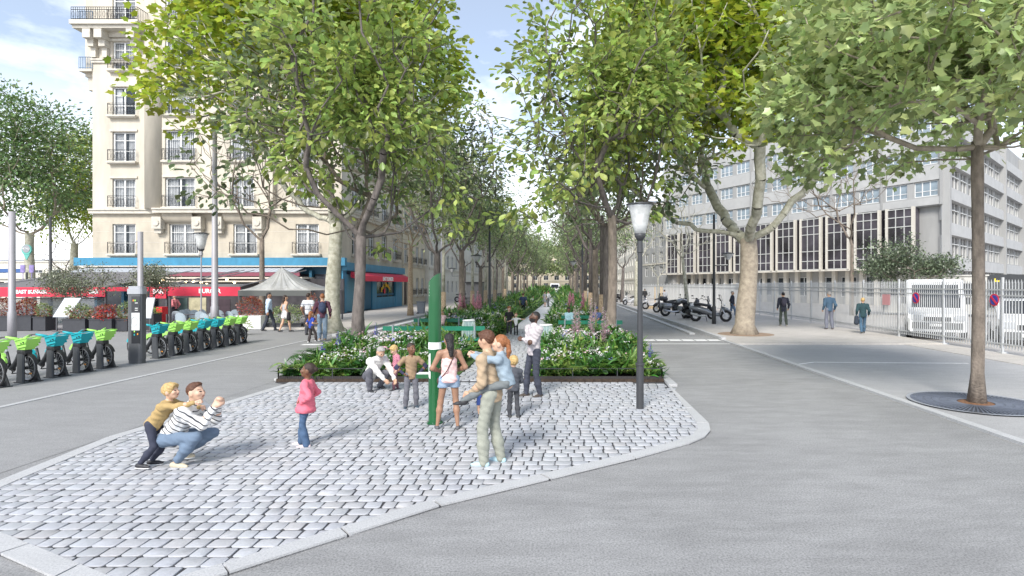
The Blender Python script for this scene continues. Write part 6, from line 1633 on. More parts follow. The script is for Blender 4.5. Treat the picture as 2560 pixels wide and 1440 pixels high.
# long white cabin (site container) behind the fence
t = thing('site_cabin', 'long white flat-roofed cabin with black end behind the fence', 'cabin', (25, 36, 0)); FC = Fac((22.0+3.6, 38.5+6), math.atan2(-5.2, 9.5)); g = MB(); fbox(g, FC, 0, 6.6, -3, 0, .2, 3.05); fbox(g, FC, -.1, 6.7, -3.1, .1, 3.05, 3.15); obj('body', g, mat('cabin_cream', (.50, .49, .46), .7, var=.08), t); g = MB(); fbox(g, FC, 6.6, 9.8, -3, .02, .2, 3.15); obj('black_end', g, M_dgrey, t); g = MB(); fbox(g, FC, .5, 6, .0, .05, 1.6, 2.5); obj('window_strip', g, M_vgl, t); g = MB(); fbox(g, FC, 7.0, 7.35, .02, .04, 2.62, 2.72); fbox(g, FC, 7.0, 7.1, .02, .04, 2.72, 2.86); obj('yellow_mark', g, mat('sign_yellow', (.8, .6, .03), .5), t)
# evergreen shrub tree behind the fence
q = (26.5, 43.0, 0.0); t = thing('evergreen_shrub', 'large grey-green evergreen shrub in front of the office block behind the fence', 'shrub', q); rr = np.random.RandomState(8)
cl = np.concatenate([crown_points(70, (-1.2, 0, 4.2), 2.6, 1.7, rr, .4), crown_points(60, (2.3, .5, 3.6), 2.5, 1.3, rr, .4)]); segs, _ = branching((0, 0, 1.2), cl, rr, .012, .42); bv, bf = tubes_np(segs+[[0, 0, 0, 0, 0, 1.3, .16, .12]], 5); link('branches', np_mesh('branches', bv+np.array(q), bf, True), M_bark_grey, t)
pos = np.repeat(cl, 60, 0)+rr.randn(len(cl)*60, 3)*[.42, .42, .3]; lv, lf = scatter_mesh('', *TPL['small'], pos, rr.randn(len(pos), 3), rr.randn(len(pos), 3)*.7+[0, 0, 1], rr.uniform(.14, .3, len(pos))); link('crown', np_mesh('crown', lv+np.array(q), lf), leafm('leaf_grey_green', (.12, .155, .09), .2, .6, .02), t)
# ================================================================= PEOPLE (sculpted as one implicit surface per garment / body)
def _n(v): v = np.asarray(v, float); return v/(np.linalg.norm(v)+1e-9)
def P_cone(a, b, ra, rb): return ('c', np.asarray(a, float), np.asarray(b, float), ra, rb)
def P_ell(c, ax, rad): return ('e', np.asarray(c, float), np.asarray(ax, float), np.asarray(rad, float))
def pbox(p):
    if p[0] == 'c': r = max(p[3], p[4]); return np.minimum(p[1], p[2])-r, np.maximum(p[1], p[2])+r
    r = np.sqrt(((p[2]*p[3][:, None])**2).sum(0)); return p[1]-r, p[1]+r
def pdist(p, X):
    if p[0] == 'c':
        ba = p[2]-p[1]; L2 = ba@ba+1e-12; t = np.clip(((X-p[1])@ba)/L2, 0, 1)
        return np.linalg.norm(X-(p[1]+t[..., None]*ba), axis=-1)-(p[3]+(p[4]-p[3])*t)
    q = ((X-p[1])@p[2].T)/p[3]; k0 = np.linalg.norm(q, axis=-1); k1 = np.linalg.norm(q/p[3], axis=-1)
    return k0*(k0-1)/(k1+1e-9)
FS = [1.0]
def field(prims, lo, hi, h, k, cuts=(), fold=0.0, seed=0, post=()):
    n = np.maximum(3, np.ceil((hi-lo)/h).astype(int)+1)
    F = np.full(n, .5); ax = [lo[i]+h*np.arange(n[i]) for i in range(3)]
    for p in prims:
        a, b = pbox(p); m = k+3*h
        i0 = np.clip(np.floor((a-m-lo)/h).astype(int), 0, n); i1 = np.clip(np.ceil((b+m-lo)/h).astype(int)+1, 0, n)
        if (i1-i0 < 1).any(): continue
        sl = tuple(slice(i0[j], i1[j]) for j in range(3))
        X = np.stack(np.meshgrid(*[ax[j][sl[j]] for j in range(3)], indexing='ij'), -1)
        d = pdist(p, X); f = F[sl]; hh = np.clip(.5+.5*(f-d)/k, 0, 1); F[sl] = f*(1-hh)+d*hh-k*hh*(1-hh)
    if fold or cuts:
        X = np.stack(np.meshgrid(*ax, indexing='ij'), -1)
        if fold:
            x, y, z = X[..., 0]*FS[0], X[..., 1]*FS[0], X[..., 2]*FS[0]; s = seed*1.7
            F = F+fold*(np.sin(31*x+17*z+s+2*np.sin(9*z+s))*np.sin(23*z-13*y+s)+.6*np.sin(47*z+29*y+11*x+s))
        for c, nn in cuts: F = np.maximum(F, (X-c)@nn)
    for p in post:
        a, b = pbox(p); m = k+3*h; i0 = np.clip(np.floor((a-m-lo)/h).astype(int), 0, n); i1 = np.clip(np.ceil((b+m-lo)/h).astype(int)+1, 0, n); sl = tuple(slice(i0[j], i1[j]) for j in range(3))
        X = np.stack(np.meshgrid(*[ax[j][sl[j]] for j in range(3)], indexing='ij'), -1); d = pdist(p, X)
        if fold: x, y, z = X[..., 0], X[..., 1], X[..., 2]; d = d+fold*np.sin(43*x+21*z+seed)*np.sin(51*z-17*y)*1.4
        f = F[sl]; hh = np.clip(.5+.5*(f-d)/k, 0, 1); F[sl] = f*(1-hh)+d*hh-k*hh*(1-hh)
    return F
def surfnet(F, lo, h):
    S = F < 0; c = [S[i:S.shape[0]-1+i, j:S.shape[1]-1+j, k:S.shape[2]-1+k] for i in (0, 1) for j in (0, 1) for k in (0, 1)]
    sm = sum(x.astype(np.int8) for x in c); A = (sm > 0) & (sm < 8); idx = np.argwhere(A)
    if len(idx) == 0: return np.zeros((0, 3)), np.zeros((0, 4), int)
    ID = np.full(A.shape, -1); ID[A] = np.arange(len(idx))
    off = np.array([(i, j, k) for i in (0, 1) for j in (0, 1) for k in (0, 1)]); val = np.stack([F[idx[:, 0]+o[0], idx[:, 1]+o[1], idx[:, 2]+o[2]] for o in off], 1)
    acc = np.zeros((len(idx), 3)); cnt = np.zeros(len(idx))
    for a in range(8):
        for b in range(a+1, 8):
            if np.abs(off[a]-off[b]).sum() != 1: continue
            va, vb = val[:, a], val[:, b]; m = (va < 0) != (vb < 0); t = np.where(m, va/(va-vb+1e-12*(va == vb)), 0)
            acc += np.where(m[:, None], off[a]+t[:, None]*(off[b]-off[a]), 0); cnt += m
    V_ = lo+h*(idx+acc/cnt[:, None]); fs = []
    for ax in range(3):
        o1, o2 = [(1, 2), (2, 0), (0, 1)][ax]
        a = S.take(range(S.shape[ax]-1), ax); b = S.take(range(1, S.shape[ax]), ax); e = np.argwhere(a != b)
        ok = (e[:, o1] > 0) & (e[:, o2] > 0) & (e[:, o1] < S.shape[o1]-1) & (e[:, o2] < S.shape[o2]-1); e = e[ok]
        sgn = a[tuple(e.T)]
        def g_(d1, d2): q = e.copy(); q[:, o1] -= d1; q[:, o2] -= d2; return ID[tuple(q.T)]
        q = np.stack([g_(1, 1), g_(0, 1), g_(0, 0), g_(1, 0)], 1); q[~sgn] = q[~sgn][:, ::-1]; fs.append(q)
    return V_, np.concatenate(fs)
def sculpt(prims, h, k, regions=(), cuts=(), fold=0, seed=0, post=()):
    bb = [pbox(p) for p in list(prims)+list(post)]; lo = np.min([b[0] for b in bb], 0)-2*h-.01; hi = np.max([b[1] for b in bb], 0)+2*h+.01
    v, f = surfnet(field(prims, lo, hi, h, k, cuts, fold, seed, post), lo, h); VS = []; FS = []
    if regions:
        c = v[f].mean(1); keep = np.ones(len(f), bool)
        for (rc, rr, hf) in regions: keep &= np.linalg.norm(c-rc, axis=1) > rr-.6*h
        f = f[keep]
    VS.append(v); FS.append(f); o = len(v)
    for (rc, rr, hf) in regions:
        l2, h2 = rc-rr-hf*2, rc+rr+hf*2
        v2, f2 = surfnet(field(prims, l2, h2, hf, k if rr > .09 else min(k, .012), cuts, 0, seed), l2, hf)
        if len(f2): c = v2[f2].mean(1); f2 = f2[np.linalg.norm(c-rc, axis=1) < rr]
        VS.append(v2); FS.append(f2+o); o += len(v2)
    return np.concatenate(VS), np.concatenate(FS)

def ik(a, t, l1, l2, pole):
    d = t-a; L_ = np.linalg.norm(d); u = d/(L_+1e-9)
    if L_ > (l1+l2)*.995: t = a+u*(l1+l2)*.995; L_ = (l1+l2)*.995
    x = (l1*l1-l2*l2+L_*L_)/(2*L_); y = math.sqrt(max(0, l1*l1-x*x)); p = pole-u*(pole@u); p = _n(p)
    return a+u*x+p*y, t
SKIN = {'pale': (.62, .40, .29), 'light': (.55, .34, .23), 'tan': (.33, .185, .12), 'brown': (.17, .082, .045), 'dark': (.095, .047, .03)}
HAIR = {'blond': (.50, .34, .14), 'dark': (.035, .02, .014), 'black': (.012, .010, .010), 'brown': (.10, .04, .02), 'ginger': (.27, .10, .035), 'grey': (.33, .31, .29), 'white': (.6, .57, .52)}
def cloth_mat(name, col, pat=None, col2=None, scale=1.0, ang=(0, 0, 0), rough=.85):
    if name in MATS: return MATS[name]
    m = mat(name, col, rough, var=.10, vscale=9, bump=.25, bscale=60)
    if pat:
        nt = m.node_tree; L = nt.links.new; b = nt.nodes['Principled BSDF']; tc = nd(nt, 'ShaderNodeTexCoord'); mp = nd(nt, 'ShaderNodeMapping'); mp.inputs['Rotation'].default_value = ang; L(tc.outputs['Object'], mp.inputs[0])
        w1 = nd(nt, 'ShaderNodeTexWave', Scale=scale, Distortion=1.5 if pat == 'stripe' else .3); w1.bands_direction = 'Z'; w1.inputs['Detail Scale'].default_value = .6; L(mp.outputs[0], w1.inputs['Vector'])
        r1 = nd(nt, 'ShaderNodeMapRange'); r1.inputs['From Min'].default_value = .84 if pat == 'stripe' else .5; r1.inputs['From Max'].default_value = .9 if pat == 'stripe' else .6; L(w1.outputs['Fac'], r1.inputs[0]); fac = r1.outputs[0]
        if pat == 'plaid':
            w2 = nd(nt, 'ShaderNodeTexWave', Scale=scale); w2.bands_direction = 'DIAGONAL'; L(mp.outputs[0], w2.inputs['Vector']); ad = nd(nt, 'ShaderNodeMath', operation='ADD'); L(w2.outputs['Fac'], ad.inputs[0]); L(r1.outputs[0], ad.inputs[1]); dv_ = nd(nt, 'ShaderNodeMath', operation='MULTIPLY'); L(ad.outputs[0], dv_.inputs[0]); dv_.inputs[1].default_value = .5; fac = dv_.outputs[0]
        mx = nd(nt, 'ShaderNodeMix', data_type='RGBA'); src = b.inputs['Base Color'].links[0].from_socket; L(src, mx.inputs['A']); mx.inputs['B'].default_value = (*col2, 1); L(fac, mx.inputs['Factor']); L(mx.outputs['Result'], b.inputs['Base Color'])
    return m
M_lip = mat('lips', (.35, .12, .10), .5); M_eye = mat('eye_dark', (.02, .015, .012), .2); M_eyew = mat('eye_white', (.7, .68, .65), .3)

def person(label, px, py, H, face, skin='light', hair='dark', style='short', top=None, bottom=None, shoes=None, child=False,
           pelvis=None, lean=(0, 0, 1), hands=None, feet=None, knee=None, elbow=None, head=(0, 0), groundz=.0, det=1.0, loc=None, female=False, group=None, extra=None, coll=True, beard=False):
    O = np.array(G(px, py)) if loc is None else np.array(loc, float); O[2] += groundz
    th = R(face); r = np.array([math.cos(th), -math.sin(th), 0]); f = np.array([math.sin(th), math.cos(th), 0]); u = np.array([0, 0, 1.])
    hip_z = .49 if child else .53; leg = (hip_z-.045)/2*1.012; hs = H*(.94 if not child else (1.19 if H > 1.2 else 1.32)); sw = .108 if not female else .094
    if child: sw = .098
    W = lambda v: r*v[0]*H+f*v[1]*H+u*v[2]*H
    pel = W(pelvis or (0, 0, hip_z+.01)); T = _n(W(lean)); F_ = _n(f-T*(f@T)); Rr = np.cross(F_, T)
    tor = .285 if not child else .265
    nb = pel+T*tor*H; sh = {s: pel+T*(tor-.032)*H+Rr*s*sw*H for s in (-1, 1)}; hp = {s: pel-T*.01*H+Rr*s*.05*H for s in (-1, 1)}
    feet = feet or {}; hands = hands or {}; knee = knee or {}; elbow = elbow or {}
    ank = {}; kn = {}; el = {}; wr = {}
    for s, nm in ((-1, 'L'), (1, 'R')):
        t = W(feet.get(nm, (s*.055, 0, .045))); kn[s], ank[s] = ik(hp[s], t, leg*H, leg*H, W(knee.get(nm, (s*.05, 1, .1))))
        t = W(hands.get(nm, (s*(sw+.045), .03, hip_z-.005))); el[s], wr[s] = ik(sh[s], t, .165*H, .145*H, W(elbow.get(nm, (s*.3, -1, -.3))))
    # head frame
    yaw, pit = R(head[0]), R(head[1]); hf = _n(f*math.cos(yaw)+r*math.sin(yaw)); hr = np.cross(hf, u); hu = _n(u*math.cos(pit)+hf*math.sin(pit)); hf = _n(np.cross(hu, hr))
    Hn = _n(T*.5+u*.5+f*.12); hc = nb+Hn*.045*H+hu*.066*hs; AX = np.stack([hr, hf, hu])
    hl = lambda x, y, z: hc+(hr*x+hf*y+hu*z)*hs
    TA = np.stack([Rr, F_, T])
    # ---------- body
    B_ = []
    B_.append(P_ell(pel, TA, (np.array([.085 if female else .078, .062, .075])*H))); B_.append(P_ell(pel+T*.10*H, TA, np.array([.066 if female else .072, .052, .09])*H))
    B_.append(P_ell(pel+T*.19*H, TA, np.array([.082 if not female else .074, .060, .095])*H))
    B_ += [P_cone(sh[s], nb-T*.012*H, .031*H, .034*H) for s in (-1, 1)]; B_.append(P_cone(nb-T*.03*H, hc-hu*.03*hs-hf*.006*hs, .034*H if not (female or child) else .028*H, .029*H))
    B_ += [P_ell(hl(0, -.006, .012), AX, np.array([.046, .058, .056])*hs), P_ell(hl(0, .010, -.028), AX, np.array([.036, .043, .040])*hs), P_ell(hl(0, .034, -.052), AX, np.array([.018, .016, .013])*hs)]
    B_ += [P_cone(hl(0, .052, .006), hl(0, .064, -.016), .0048*hs, .0085*hs), P_ell(hl(0, .048, -.034), AX, np.array([.014, .010, .007])*hs)]
    for s in (-1, 1): B_ += [P_ell(hl(s*.047, -.004, -.008), AX, np.array([.007, .013, .018])*hs), P_ell(hl(s*.024, .043, -.012), AX, np.array([.015, .012, .012])*hs)]
    sf = 1.0 if not child else .92
    hand_regs = []
    for s in (-1, 1):
        B_ += [P_cone(sh[s], el[s], .030*H*sf, .023*H*sf), P_cone(el[s], el[s]*.6+wr[s]*.4, .0235*H*sf, .0235*H*sf), P_cone(el[s]*.6+wr[s]*.4, wr[s], .0235*H*sf, .0148*H*sf)]
        B_ += [P_cone(hp[s], kn[s], .045*H*sf, .028*H*sf), P_cone(kn[s], kn[s]*.66+ank[s]*.34, .028*H*sf, .0305*H*sf), P_cone(kn[s]*.66+ank[s]*.34, ank[s], .030*H*sf, .017*H*sf)]
    # hands: palm, four unequal curled fingers, thumb from the side of the palm
    for s, nm in ((-1, 'L'), (1, 'R')):
        d = _n(wr[s]-el[s]); side = _n(np.cross(d, Rr if abs(d@Rr) < .9 else T)); across = np.cross(side, d); k = H*(.84 if not child else .90)
        curl = _n(-Rr*s*.8+F_*.2) ; curl = _n(curl-d*(curl@d)); w_ = np.cross(curl, d)
        if w_@F_ < 0: w_ = -w_
        pc = wr[s]+d*.028*k
        hand = [P_cone(wr[s]-d*.012*k, wr[s]+d*.018*k, .0135*k, .0140*k), P_cone(wr[s]+d*.020*k+w_*.009*k, wr[s]+d*.046*k+w_*.014*k, .0105*k, .0085*k), P_cone(wr[s]+d*.018*k-w_*.009*k, wr[s]+d*.044*k-w_*.013*k, .0105*k, .0085*k)]
        for q, ln in ((.017, .036), (.006, .042), (-.005, .038), (-.016, .030)):
            a = wr[s]+d*.050*k+w_*q*k; b = a+(d*.9+curl*.35+w_*q*6)*ln*.5*k; c = b+(d*.55+curl*.85)*ln*.5*k
            hand += [P_cone(a, b, .0056*k, .0052*k), P_cone(b, c, .0052*k, .0042*k)]
        a = wr[s]+d*.016*k+w_*.014*k; b = a+(d*.5+w_*.8+curl*.2)*.022*k; c = b+(d*.85+w_*.25+curl*.35)*.022*k
        hand += [P_cone(a, b, .0075*k, .0062*k), P_cone(b, c, .0060*k, .0048*k)]
        B_ += hand; hand_regs.append((wr[s]+d*.045*k, .062*k, (.0042 if det >= 1 else .008)*max(1, H/1.7)))
    h0 = .013*(H/1.7)/det if det >= 1 else .02
    regs = [(hc-hu*.01*hs, .098*hs, .0055 if det >= 1 else .010)]+hand_regs
    v, fc = sculpt(B_, h0, .022*H, regs)
    # face colouring by position on the head
    cen = v[fc].mean(1) if len(fc) else np.zeros((0, 3)); q = (cen-hc)@AX.T/hs; mi = np.zeros(len(fc), int)
    hd = np.abs(q).max(1) < .09
    ex = np.abs(np.abs(q[:, 0])-.0195)
    mi[hd & (q[:, 1] > .03) & (ex < .0075) & (np.abs(q[:, 2]-.004) < .0030)] = 2
    mi[hd & (q[:, 1] > .03) & (ex < .0042) & (np.abs(q[:, 2]-.004) < .0048)] = 2
    mi[hd & (q[:, 1] > .03) & (ex < .011) & (np.abs(q[:, 2]-.0185) < .0024)] = 4
    mi[hd & (q[:, 1] > .04) & (np.abs(q[:, 0]) < .0145) & (np.abs(q[:, 2]+.034) < .0045)] = 1
    if beard: mi[hd & (q[:, 1] > .0) & (q[:, 2] < -.026) & (q[:, 2] > -.07) & (mi == 0)] = 4
    msk = mat('skin_'+skin, SKIN[skin], .48, var=.08, vscale=12, spec=.4); mhr = mat('hair_'+hair, HAIR[hair], .55, var=.35, vscale=50, bump=.5, bscale=90, island=0)
    me = np_mesh('person', v, [fc], True, [mi]); o = link('person', me, [msk, M_lip, M_eye, M_eyew, mhr], None, origin=Vector(O)) if False else None
    me.transform(Matrix.Translation(Vector((0, 0, 0)))); o = bpy.data.objects.new('person', me); COL.objects.link(o); o.location = Vector(O)
    for m_ in (msk, M_lip, M_eye, M_eyew, mhr): me.materials.append(m_)
    tag(o, label, 'person', group)
    def part(nm, prims, m_, h=None, k=None, cuts=(), fold=.0, regs=(), post=()):
        FS[0] = 3.6 if nm == 'hair' else 1.5
        v, fc = sculpt(prims, h or h0, k or .02*H, regs, cuts, fold, int(px) % 17, post)
        if len(fc) == 0: return None
        me = np_mesh(nm, v, [fc], True); c = bpy.data.objects.new(nm, me); COL.objects.link(c); me.materials.append(m_); c.parent = o; return c
    # ---------- hair
    up = hu*hs; A2 = AX
    cap = [P_ell(hl(0, -.010, .018), A2, np.array([.0505, .0615, .0585])*hs)]
    hairline = (hl(0, .030, .030), _n(hf*.95-hu*.55)); low = (hl(0, 0, -.03), -hu)
    hh = .0062 if det >= 1 else .012
    if style == 'short': part('hair', cap+[P_ell(hl(0, .012, .056), A2, np.array([.036, .040, .020])*hs)], mhr, hh, .012*hs, [(hl(0, .022, .030), _n(hf*.85-hu*.75)), (hl(0, 0, -.032), _n(-hu+hf*.0))], .0022)
    elif style == 'buzz': part('hair', [P_ell(hl(0, -.008, .016), A2, np.array([.0475, .0595, .0565])*hs)], mhr, hh, .012*hs, [(hl(0, .030, .030), _n(hf*.8-hu*.7)), (hl(0, 0, -.028), -hu)])
    elif style == 'mop': part('hair', [P_ell(hl(0, -.008, .016), A2, np.array([.055, .066, .063])*hs), P_ell(hl(0, .030, .040), A2, np.array([.044, .034, .026])*hs)], mhr, hh, .015*hs, [(hl(0, .042, .014), _n(hf*.9-hu*.35)), (hl(0, 0, -.044), -hu)], .0032)
    elif style == 'long':
        part('hair', cap+[P_cone(hl(0, -.035, .0), hl(0, -.050, -.08), .040*hs, .036*hs), P_cone(hl(0, -.050, -.08), hl(.0, -.062, -.17), .036*hs, .022*hs)], mhr, hh*1.2, .02*hs, [(hl(0, .022, .030), _n(hf*.9-hu*.35))], .003)
    elif style == 'ponytail':
        part('hair', cap+[P_ell(hl(0, -.062, .018), A2, np.array([.018, .018, .018])*hs), P_cone(hl(0, -.070, .018), hl(0, -.082, -.06), .018*hs, .020*hs), P_cone(hl(0, -.082, -.06), hl(0, -.076, -.125), .020*hs, .010*hs)], mhr, hh, .012*hs, [(hl(0, .022, .030), _n(hf*.9-hu*.6)), (hl(0, 0, -.14), -hu)], .002)
    elif style == 'bun': part('hair', cap+[P_ell(hl(0, -.068, .020), A2, np.array([.024, .024, .024])*hs)], mhr, hh, .010*hs, [(hl(0, .026, .030), _n(hf*.85-hu*.6)), (hl(0, 0, -.036), -hu)], .001)
    elif style == 'cap': part('cap', cap+[P_ell(hl(0, .062, .026), A2, np.array([.036, .036, .006])*hs)], cloth_mat('cap_blue', (.03, .08, .30)), hh, .01*hs, [(hl(0, 0, .016), -hu)])
    # ---------- shoes
    sc_ = shoes or (.03, .03, .035)
    if not isinstance(sc_, dict): sc_ = dict(col=sc_)
    for s in (-1, 1):
        shin = _n(ank[s]-kn[s]); fd = _n(np.array([f[0], f[1], 0])*1+r*s*.15)
        if 'dir' in sc_: fd = _n(W(sc_['dir'][0 if s < 0 else 1]))
        elif ank[s][2] > .075*H: fd = _n(fd-u*min(.9, (ank[s][2]/H-.05)*9)) if ank[s][2] < .3*H else _n(fd*.9-u*.3)
        a = ank[s]-u*.018*H*(1 if abs(fd[2]) < .6 else .3); hk = H*(1.0 if not child else 1.12)
        hl_ = a-fd*.022*hk; toe = a+fd*.088*hk-(u*.008*hk); ball = a+fd*.055*hk-u*.006*hk
        pr = [P_cone(hl_, a, .021*hk, .0205*hk), P_cone(a, ball, .0215*hk, .0185*hk), P_cone(ball, toe, .0185*hk, .0125*hk)]
        if sc_.get('boot'): pr.append(P_cone(a, ank[s]-shin*.05*H, .024*hk, .026*hk))
        sh_ = part('shoe', pr, cloth_mat('shoe_%s' % '_'.join('%02d' % int(c*99) for c in sc_['col']), sc_['col'], rough=.55), .0065 if det >= 1 else .012, .012*H, [(a-u*.020*hk*1, -u)] if abs(fd[2]) < .2 else [])
        if sc_.get('sole') and abs(fd[2]) < .2:
            part('sole', [P_cone(hl_-u*.02*hk, ball-u*.014*hk, .0215*hk, .020*hk), P_cone(ball-u*.014*hk, toe-u*.006*hk, .020*hk, .0135*hk)], M_white_p, .0065, .01*H, [(a-u*.027*hk, -u), (a-u*.017*hk, u)])
    # ---------- bottom
    bt = bottom or dict(col=(.05, .06, .09)); kd = bt.get('kind', 'trousers'); lo_ = bt.get('loose', .006); nm = bt.get('name', kd)
    bm = cloth_mat('cloth_%s_%s' % (kd, '_'.join('%02d' % int(c*99) for c in bt['col'])), bt['col'], bt.get('pat'), bt.get('col2'), bt.get('scale', 1))
    pr = [P_ell(pel, TA, np.array([.088, .070, .075])*H*(1+lo_*6)*(.97 if female else .93)), P_cone(pel+T*.02*H, pel+T*.045*H, .062*H, .062*H)]
    for s in (-1, 1):
        e = bt.get('flare', 0)
        if kd == 'trousers':
            end = ank[s]-_n(ank[s]-kn[s])*(bt.get('crop', 0.0))*H
            pr += [P_cone(hp[s], kn[s], (.049+lo_)*H*sf, (.031+lo_)*H*sf), P_cone(kn[s], kn[s]*.5+end*.5, (.031+lo_)*H*sf, (.036+lo_+e*.3)*H*sf), P_cone(kn[s]*.5+end*.5, end, (.036+lo_+e*.3)*H*sf, (.025+lo_+e)*H*sf)]
        elif kd == 'shorts': q = bt.get('len', .35); pr += [P_cone(hp[s], hp[s]*(1-q)+kn[s]*q, .056*H, .054*H)]
        elif kd == 'skirt': q = bt.get('len', .5); pr += [P_cone(hp[s], hp[s]*(1-q)+kn[s]*q, .060*H, .060*H), P_cone(hp[s], hp[-s]*(1-q)+kn[-s]*q, .05*H, .05*H)]
    cuts = [(pel+T*.065*H, T)] if max((kn[s]-pel)@T for s in (-1, 1)) < -.05*H else []
    if kd != 'trousers' or not cuts: pass
    if kd == 'shorts': q = bt.get('len', .35); cuts.append(((hp[1]+hp[-1])/2*(1-q)+(kn[1]+kn[-1])/2*q, -u))
    part(nm, pr, bm, None, .018*H, cuts, .0020*H/1.7*2)
    # ---------- top
    tp = top or dict(col=(.4, .4, .4)); lo_ = tp.get('loose', .008); sl = tp.get('sleeve', 'long'); cmat = cloth_mat('cloth_top_%s%s' % ('_'.join('%02d' % int(c*99) for c in tp['col']), tp.get('pat') or ''), tp['col'], tp.get('pat'), tp.get('col2'), tp.get('scale', 1), tp.get('ang', (0, 0, 0)))
    A3 = lambda x, y, z: np.array([x+lo_, y+lo_, z+lo_])*H
    hem = tp.get('hem', .02); fl = tp.get('flare', 0)
    pr = [P_ell(pel+T*.10*H, TA, A3(.074, .060, .10)), P_ell(pel+T*.19*H, TA, A3(.082 if not female else .075, .062, .095))]
    hw_ = (.078 if female else .074)+fl
    pr += [P_ell(pel+T*.00*H, TA, A3(hw_, .064+fl*.8, .09+hem))]
    if fl: pr.append(P_ell(pel-T*(hem)*H, TA, A3(hw_+fl*.8, .066+fl*1.2, .05)))
    arms = []
    if sl != 'none': pr += [P_cone(sh[s], nb-T*.014*H, (.033+lo_*.7)*H, (.034+lo_*.5)*H) for s in (-1, 1)]
    else: pr[1] = P_ell(pel+T*.17*H, TA, A3(.074, .058, .085))
    for s in (-1, 1):
        if sl == 'long': c = wr[s]*.94+el[s]*.06; arms += [P_cone(sh[s], el[s], (.034+lo_*.8)*H*sf, (.027+lo_*.7)*H*sf), P_cone(el[s], c, (.027+lo_*.7)*H*sf, (.020+lo_*.4)*H*sf)]
        elif sl == 'short': c = sh[s]*.42+el[s]*.58; arms += [P_cone(sh[s], c, (.036+lo_*.8)*H*sf, (.033+lo_*.8)*H*sf)]
        elif sl == 'elbow': c = el[s]*.7+wr[s]*.3; arms += [P_cone(sh[s], el[s], (.034+lo_*.8)*H*sf, (.028+lo_*.7)*H*sf), P_cone(el[s], c, (.028+lo_*.7)*H*sf, (.025+lo_*.5)*H*sf)]
    if tp.get('collar'): pr.append(P_cone(nb-T*.01*H, nb+_n(hc-nb)*.022*H, .040*H, .036*H))
    cuts = [(pel-T*(hem+.03)*H, -T)]
    if sl == 'none': cuts.append((pel+T*.225*H, T))
    part(tp.get('name', 'shirt'), pr, cmat, None, .020*H, cuts, .0036*H/1.7*2, (), arms)
    if sl == 'none':
        for s in (-1, 1): part('strap', [P_cone(pel+T*.21*H-F_*.045*H+Rr*s*.03*H, pel+T*.285*H+Rr*s*.055*H+F_*.0*H, .006*H, .005*H), P_cone(pel+T*.285*H+Rr*s*.055*H, pel+T*.21*H+F_*.055*H+Rr*s*.03*H, .005*H, .006*H)], cmat, .006, .005)
    if tp.get('under'):      # contrasting lower sleeves
        um = cloth_mat('cloth_sleeve_%s' % '_'.join('%02d' % int(c*99) for c in tp['under']), tp['under'])
        for s in (-1, 1): part('sleeve', [P_cone(sh[s]*.45+el[s]*.55, el[s], .032*H, .028*H), P_cone(el[s], wr[s], .028*H, .020*H)], um, None, .012*H, (), .001)
    J = dict(pel=pel, T=T, F=F_, R=Rr, nb=nb, sh=sh, el=el, wr=wr, hc=hc, H=H, O=O, ank=ank, kn=kn)
    return o, J
def worn(name, label, cat, J, prims, m_, h=.012, extra=None, k=.02):
    """a bag or jacket carried by a person: a thing of its own, at the person's place"""
    v, fc = sculpt(prims, h, k); me = np_mesh(name, v, [fc], True); c0 = v.mean(0); me.transform(Matrix.Translation(Vector(-c0)))
    c = bpy.data.objects.new(name, me); COL.objects.link(c); me.materials.append(m_); c.location = Vector(J['O']+c0); tag(c, label, cat); return c
def backpack(J, label, col, strap=True):
    H = J['H']; b = J['pel']+J['T']*.17*H-J['F']*.115*H; AX = np.stack([J['R'], J['F'], J['T']])
    return worn('backpack', label, 'backpack', J, [P_ell(b, AX, np.array([.075, .050, .115])*H), P_ell(b-J['F']*.035*H-J['T']*.035*H, AX, np.array([.055, .03, .055])*H)]+[P_cone(b+J['T']*.08*H+J['R']*s*.05*H, J['nb']+J['R']*s*.07*H+J['F']*.0*H+J['T']*.015*H, .012*H, .012*H) for s in (-1, 1)]+[P_cone(J['nb']+J['R']*s*.07*H+J['T']*.015*H, J['pel']+J['T']*.14*H+J['F']*.085*H+J['R']*s*.07*H, .011*H, .009*H) for s in (-1, 1)], cloth_mat('bag_%s' % '_'.join('%02d' % int(c*99) for c in col), col))

DENIM = (.16, .27, .44); NAVY = (.025, .032, .06)
# 1-2 crouching man and the boy on his back
person('man in striped white sweater and jeans crouching at left with a boy on his back', 460, 1165, 1.80, 90, 'pale', 'brown', 'short',
       dict(col=(.74, .74, .73), pat='stripe', col2=(.05, .05, .06), scale=5.2, ang=(0, R(-38), 0), name='sweater', loose=.012, collar=1), dict(col=(.14, .195, .275), loose=.006, name='jeans', crop=.03),
       dict(col=(.52, .46, .34), sole=1), pelvis=(0, -.10, .215), lean=(0, .60, .80), hands={'R': (.02, .235, .44), 'L': (-.02, .245, .45)}, elbow={'R': (.2, .1, -1), 'L': (-.2, .1, -1)},
       feet={'R': (.06, -.02, .045), 'L': (-.09, -.085, .07)}, knee={'R': (.12, 1, .6), 'L': (-.5, 1, .3)}, head=(4, -4))
person('small blond boy in mustard jumper hugging the crouching man from behind', 380, 1171, 1.26, 88, 'pale', 'blond', 'mop', dict(col=(.40, .28, .12), name='jumper', loose=.012), dict(col=(.035, .04, .065), name='jeans', loose=.004, crop=.02),
       dict(col=(.03, .03, .035), sole=1), child=True, pelvis=(0, .02, .47), lean=(0, .60, .80), hands={'R': (.04, .56, .70), 'L': (-.04, .50, .62)}, elbow={'R': (.5, 0, -1), 'L': (-.5, 0, -1)}, feet={'R': (.07, -.075, .07), 'L': (-.04, -.03, .07)}, knee={'R': (.1, 1, 0), 'L': (-.1, 1, 0)}, head=(0, -6))
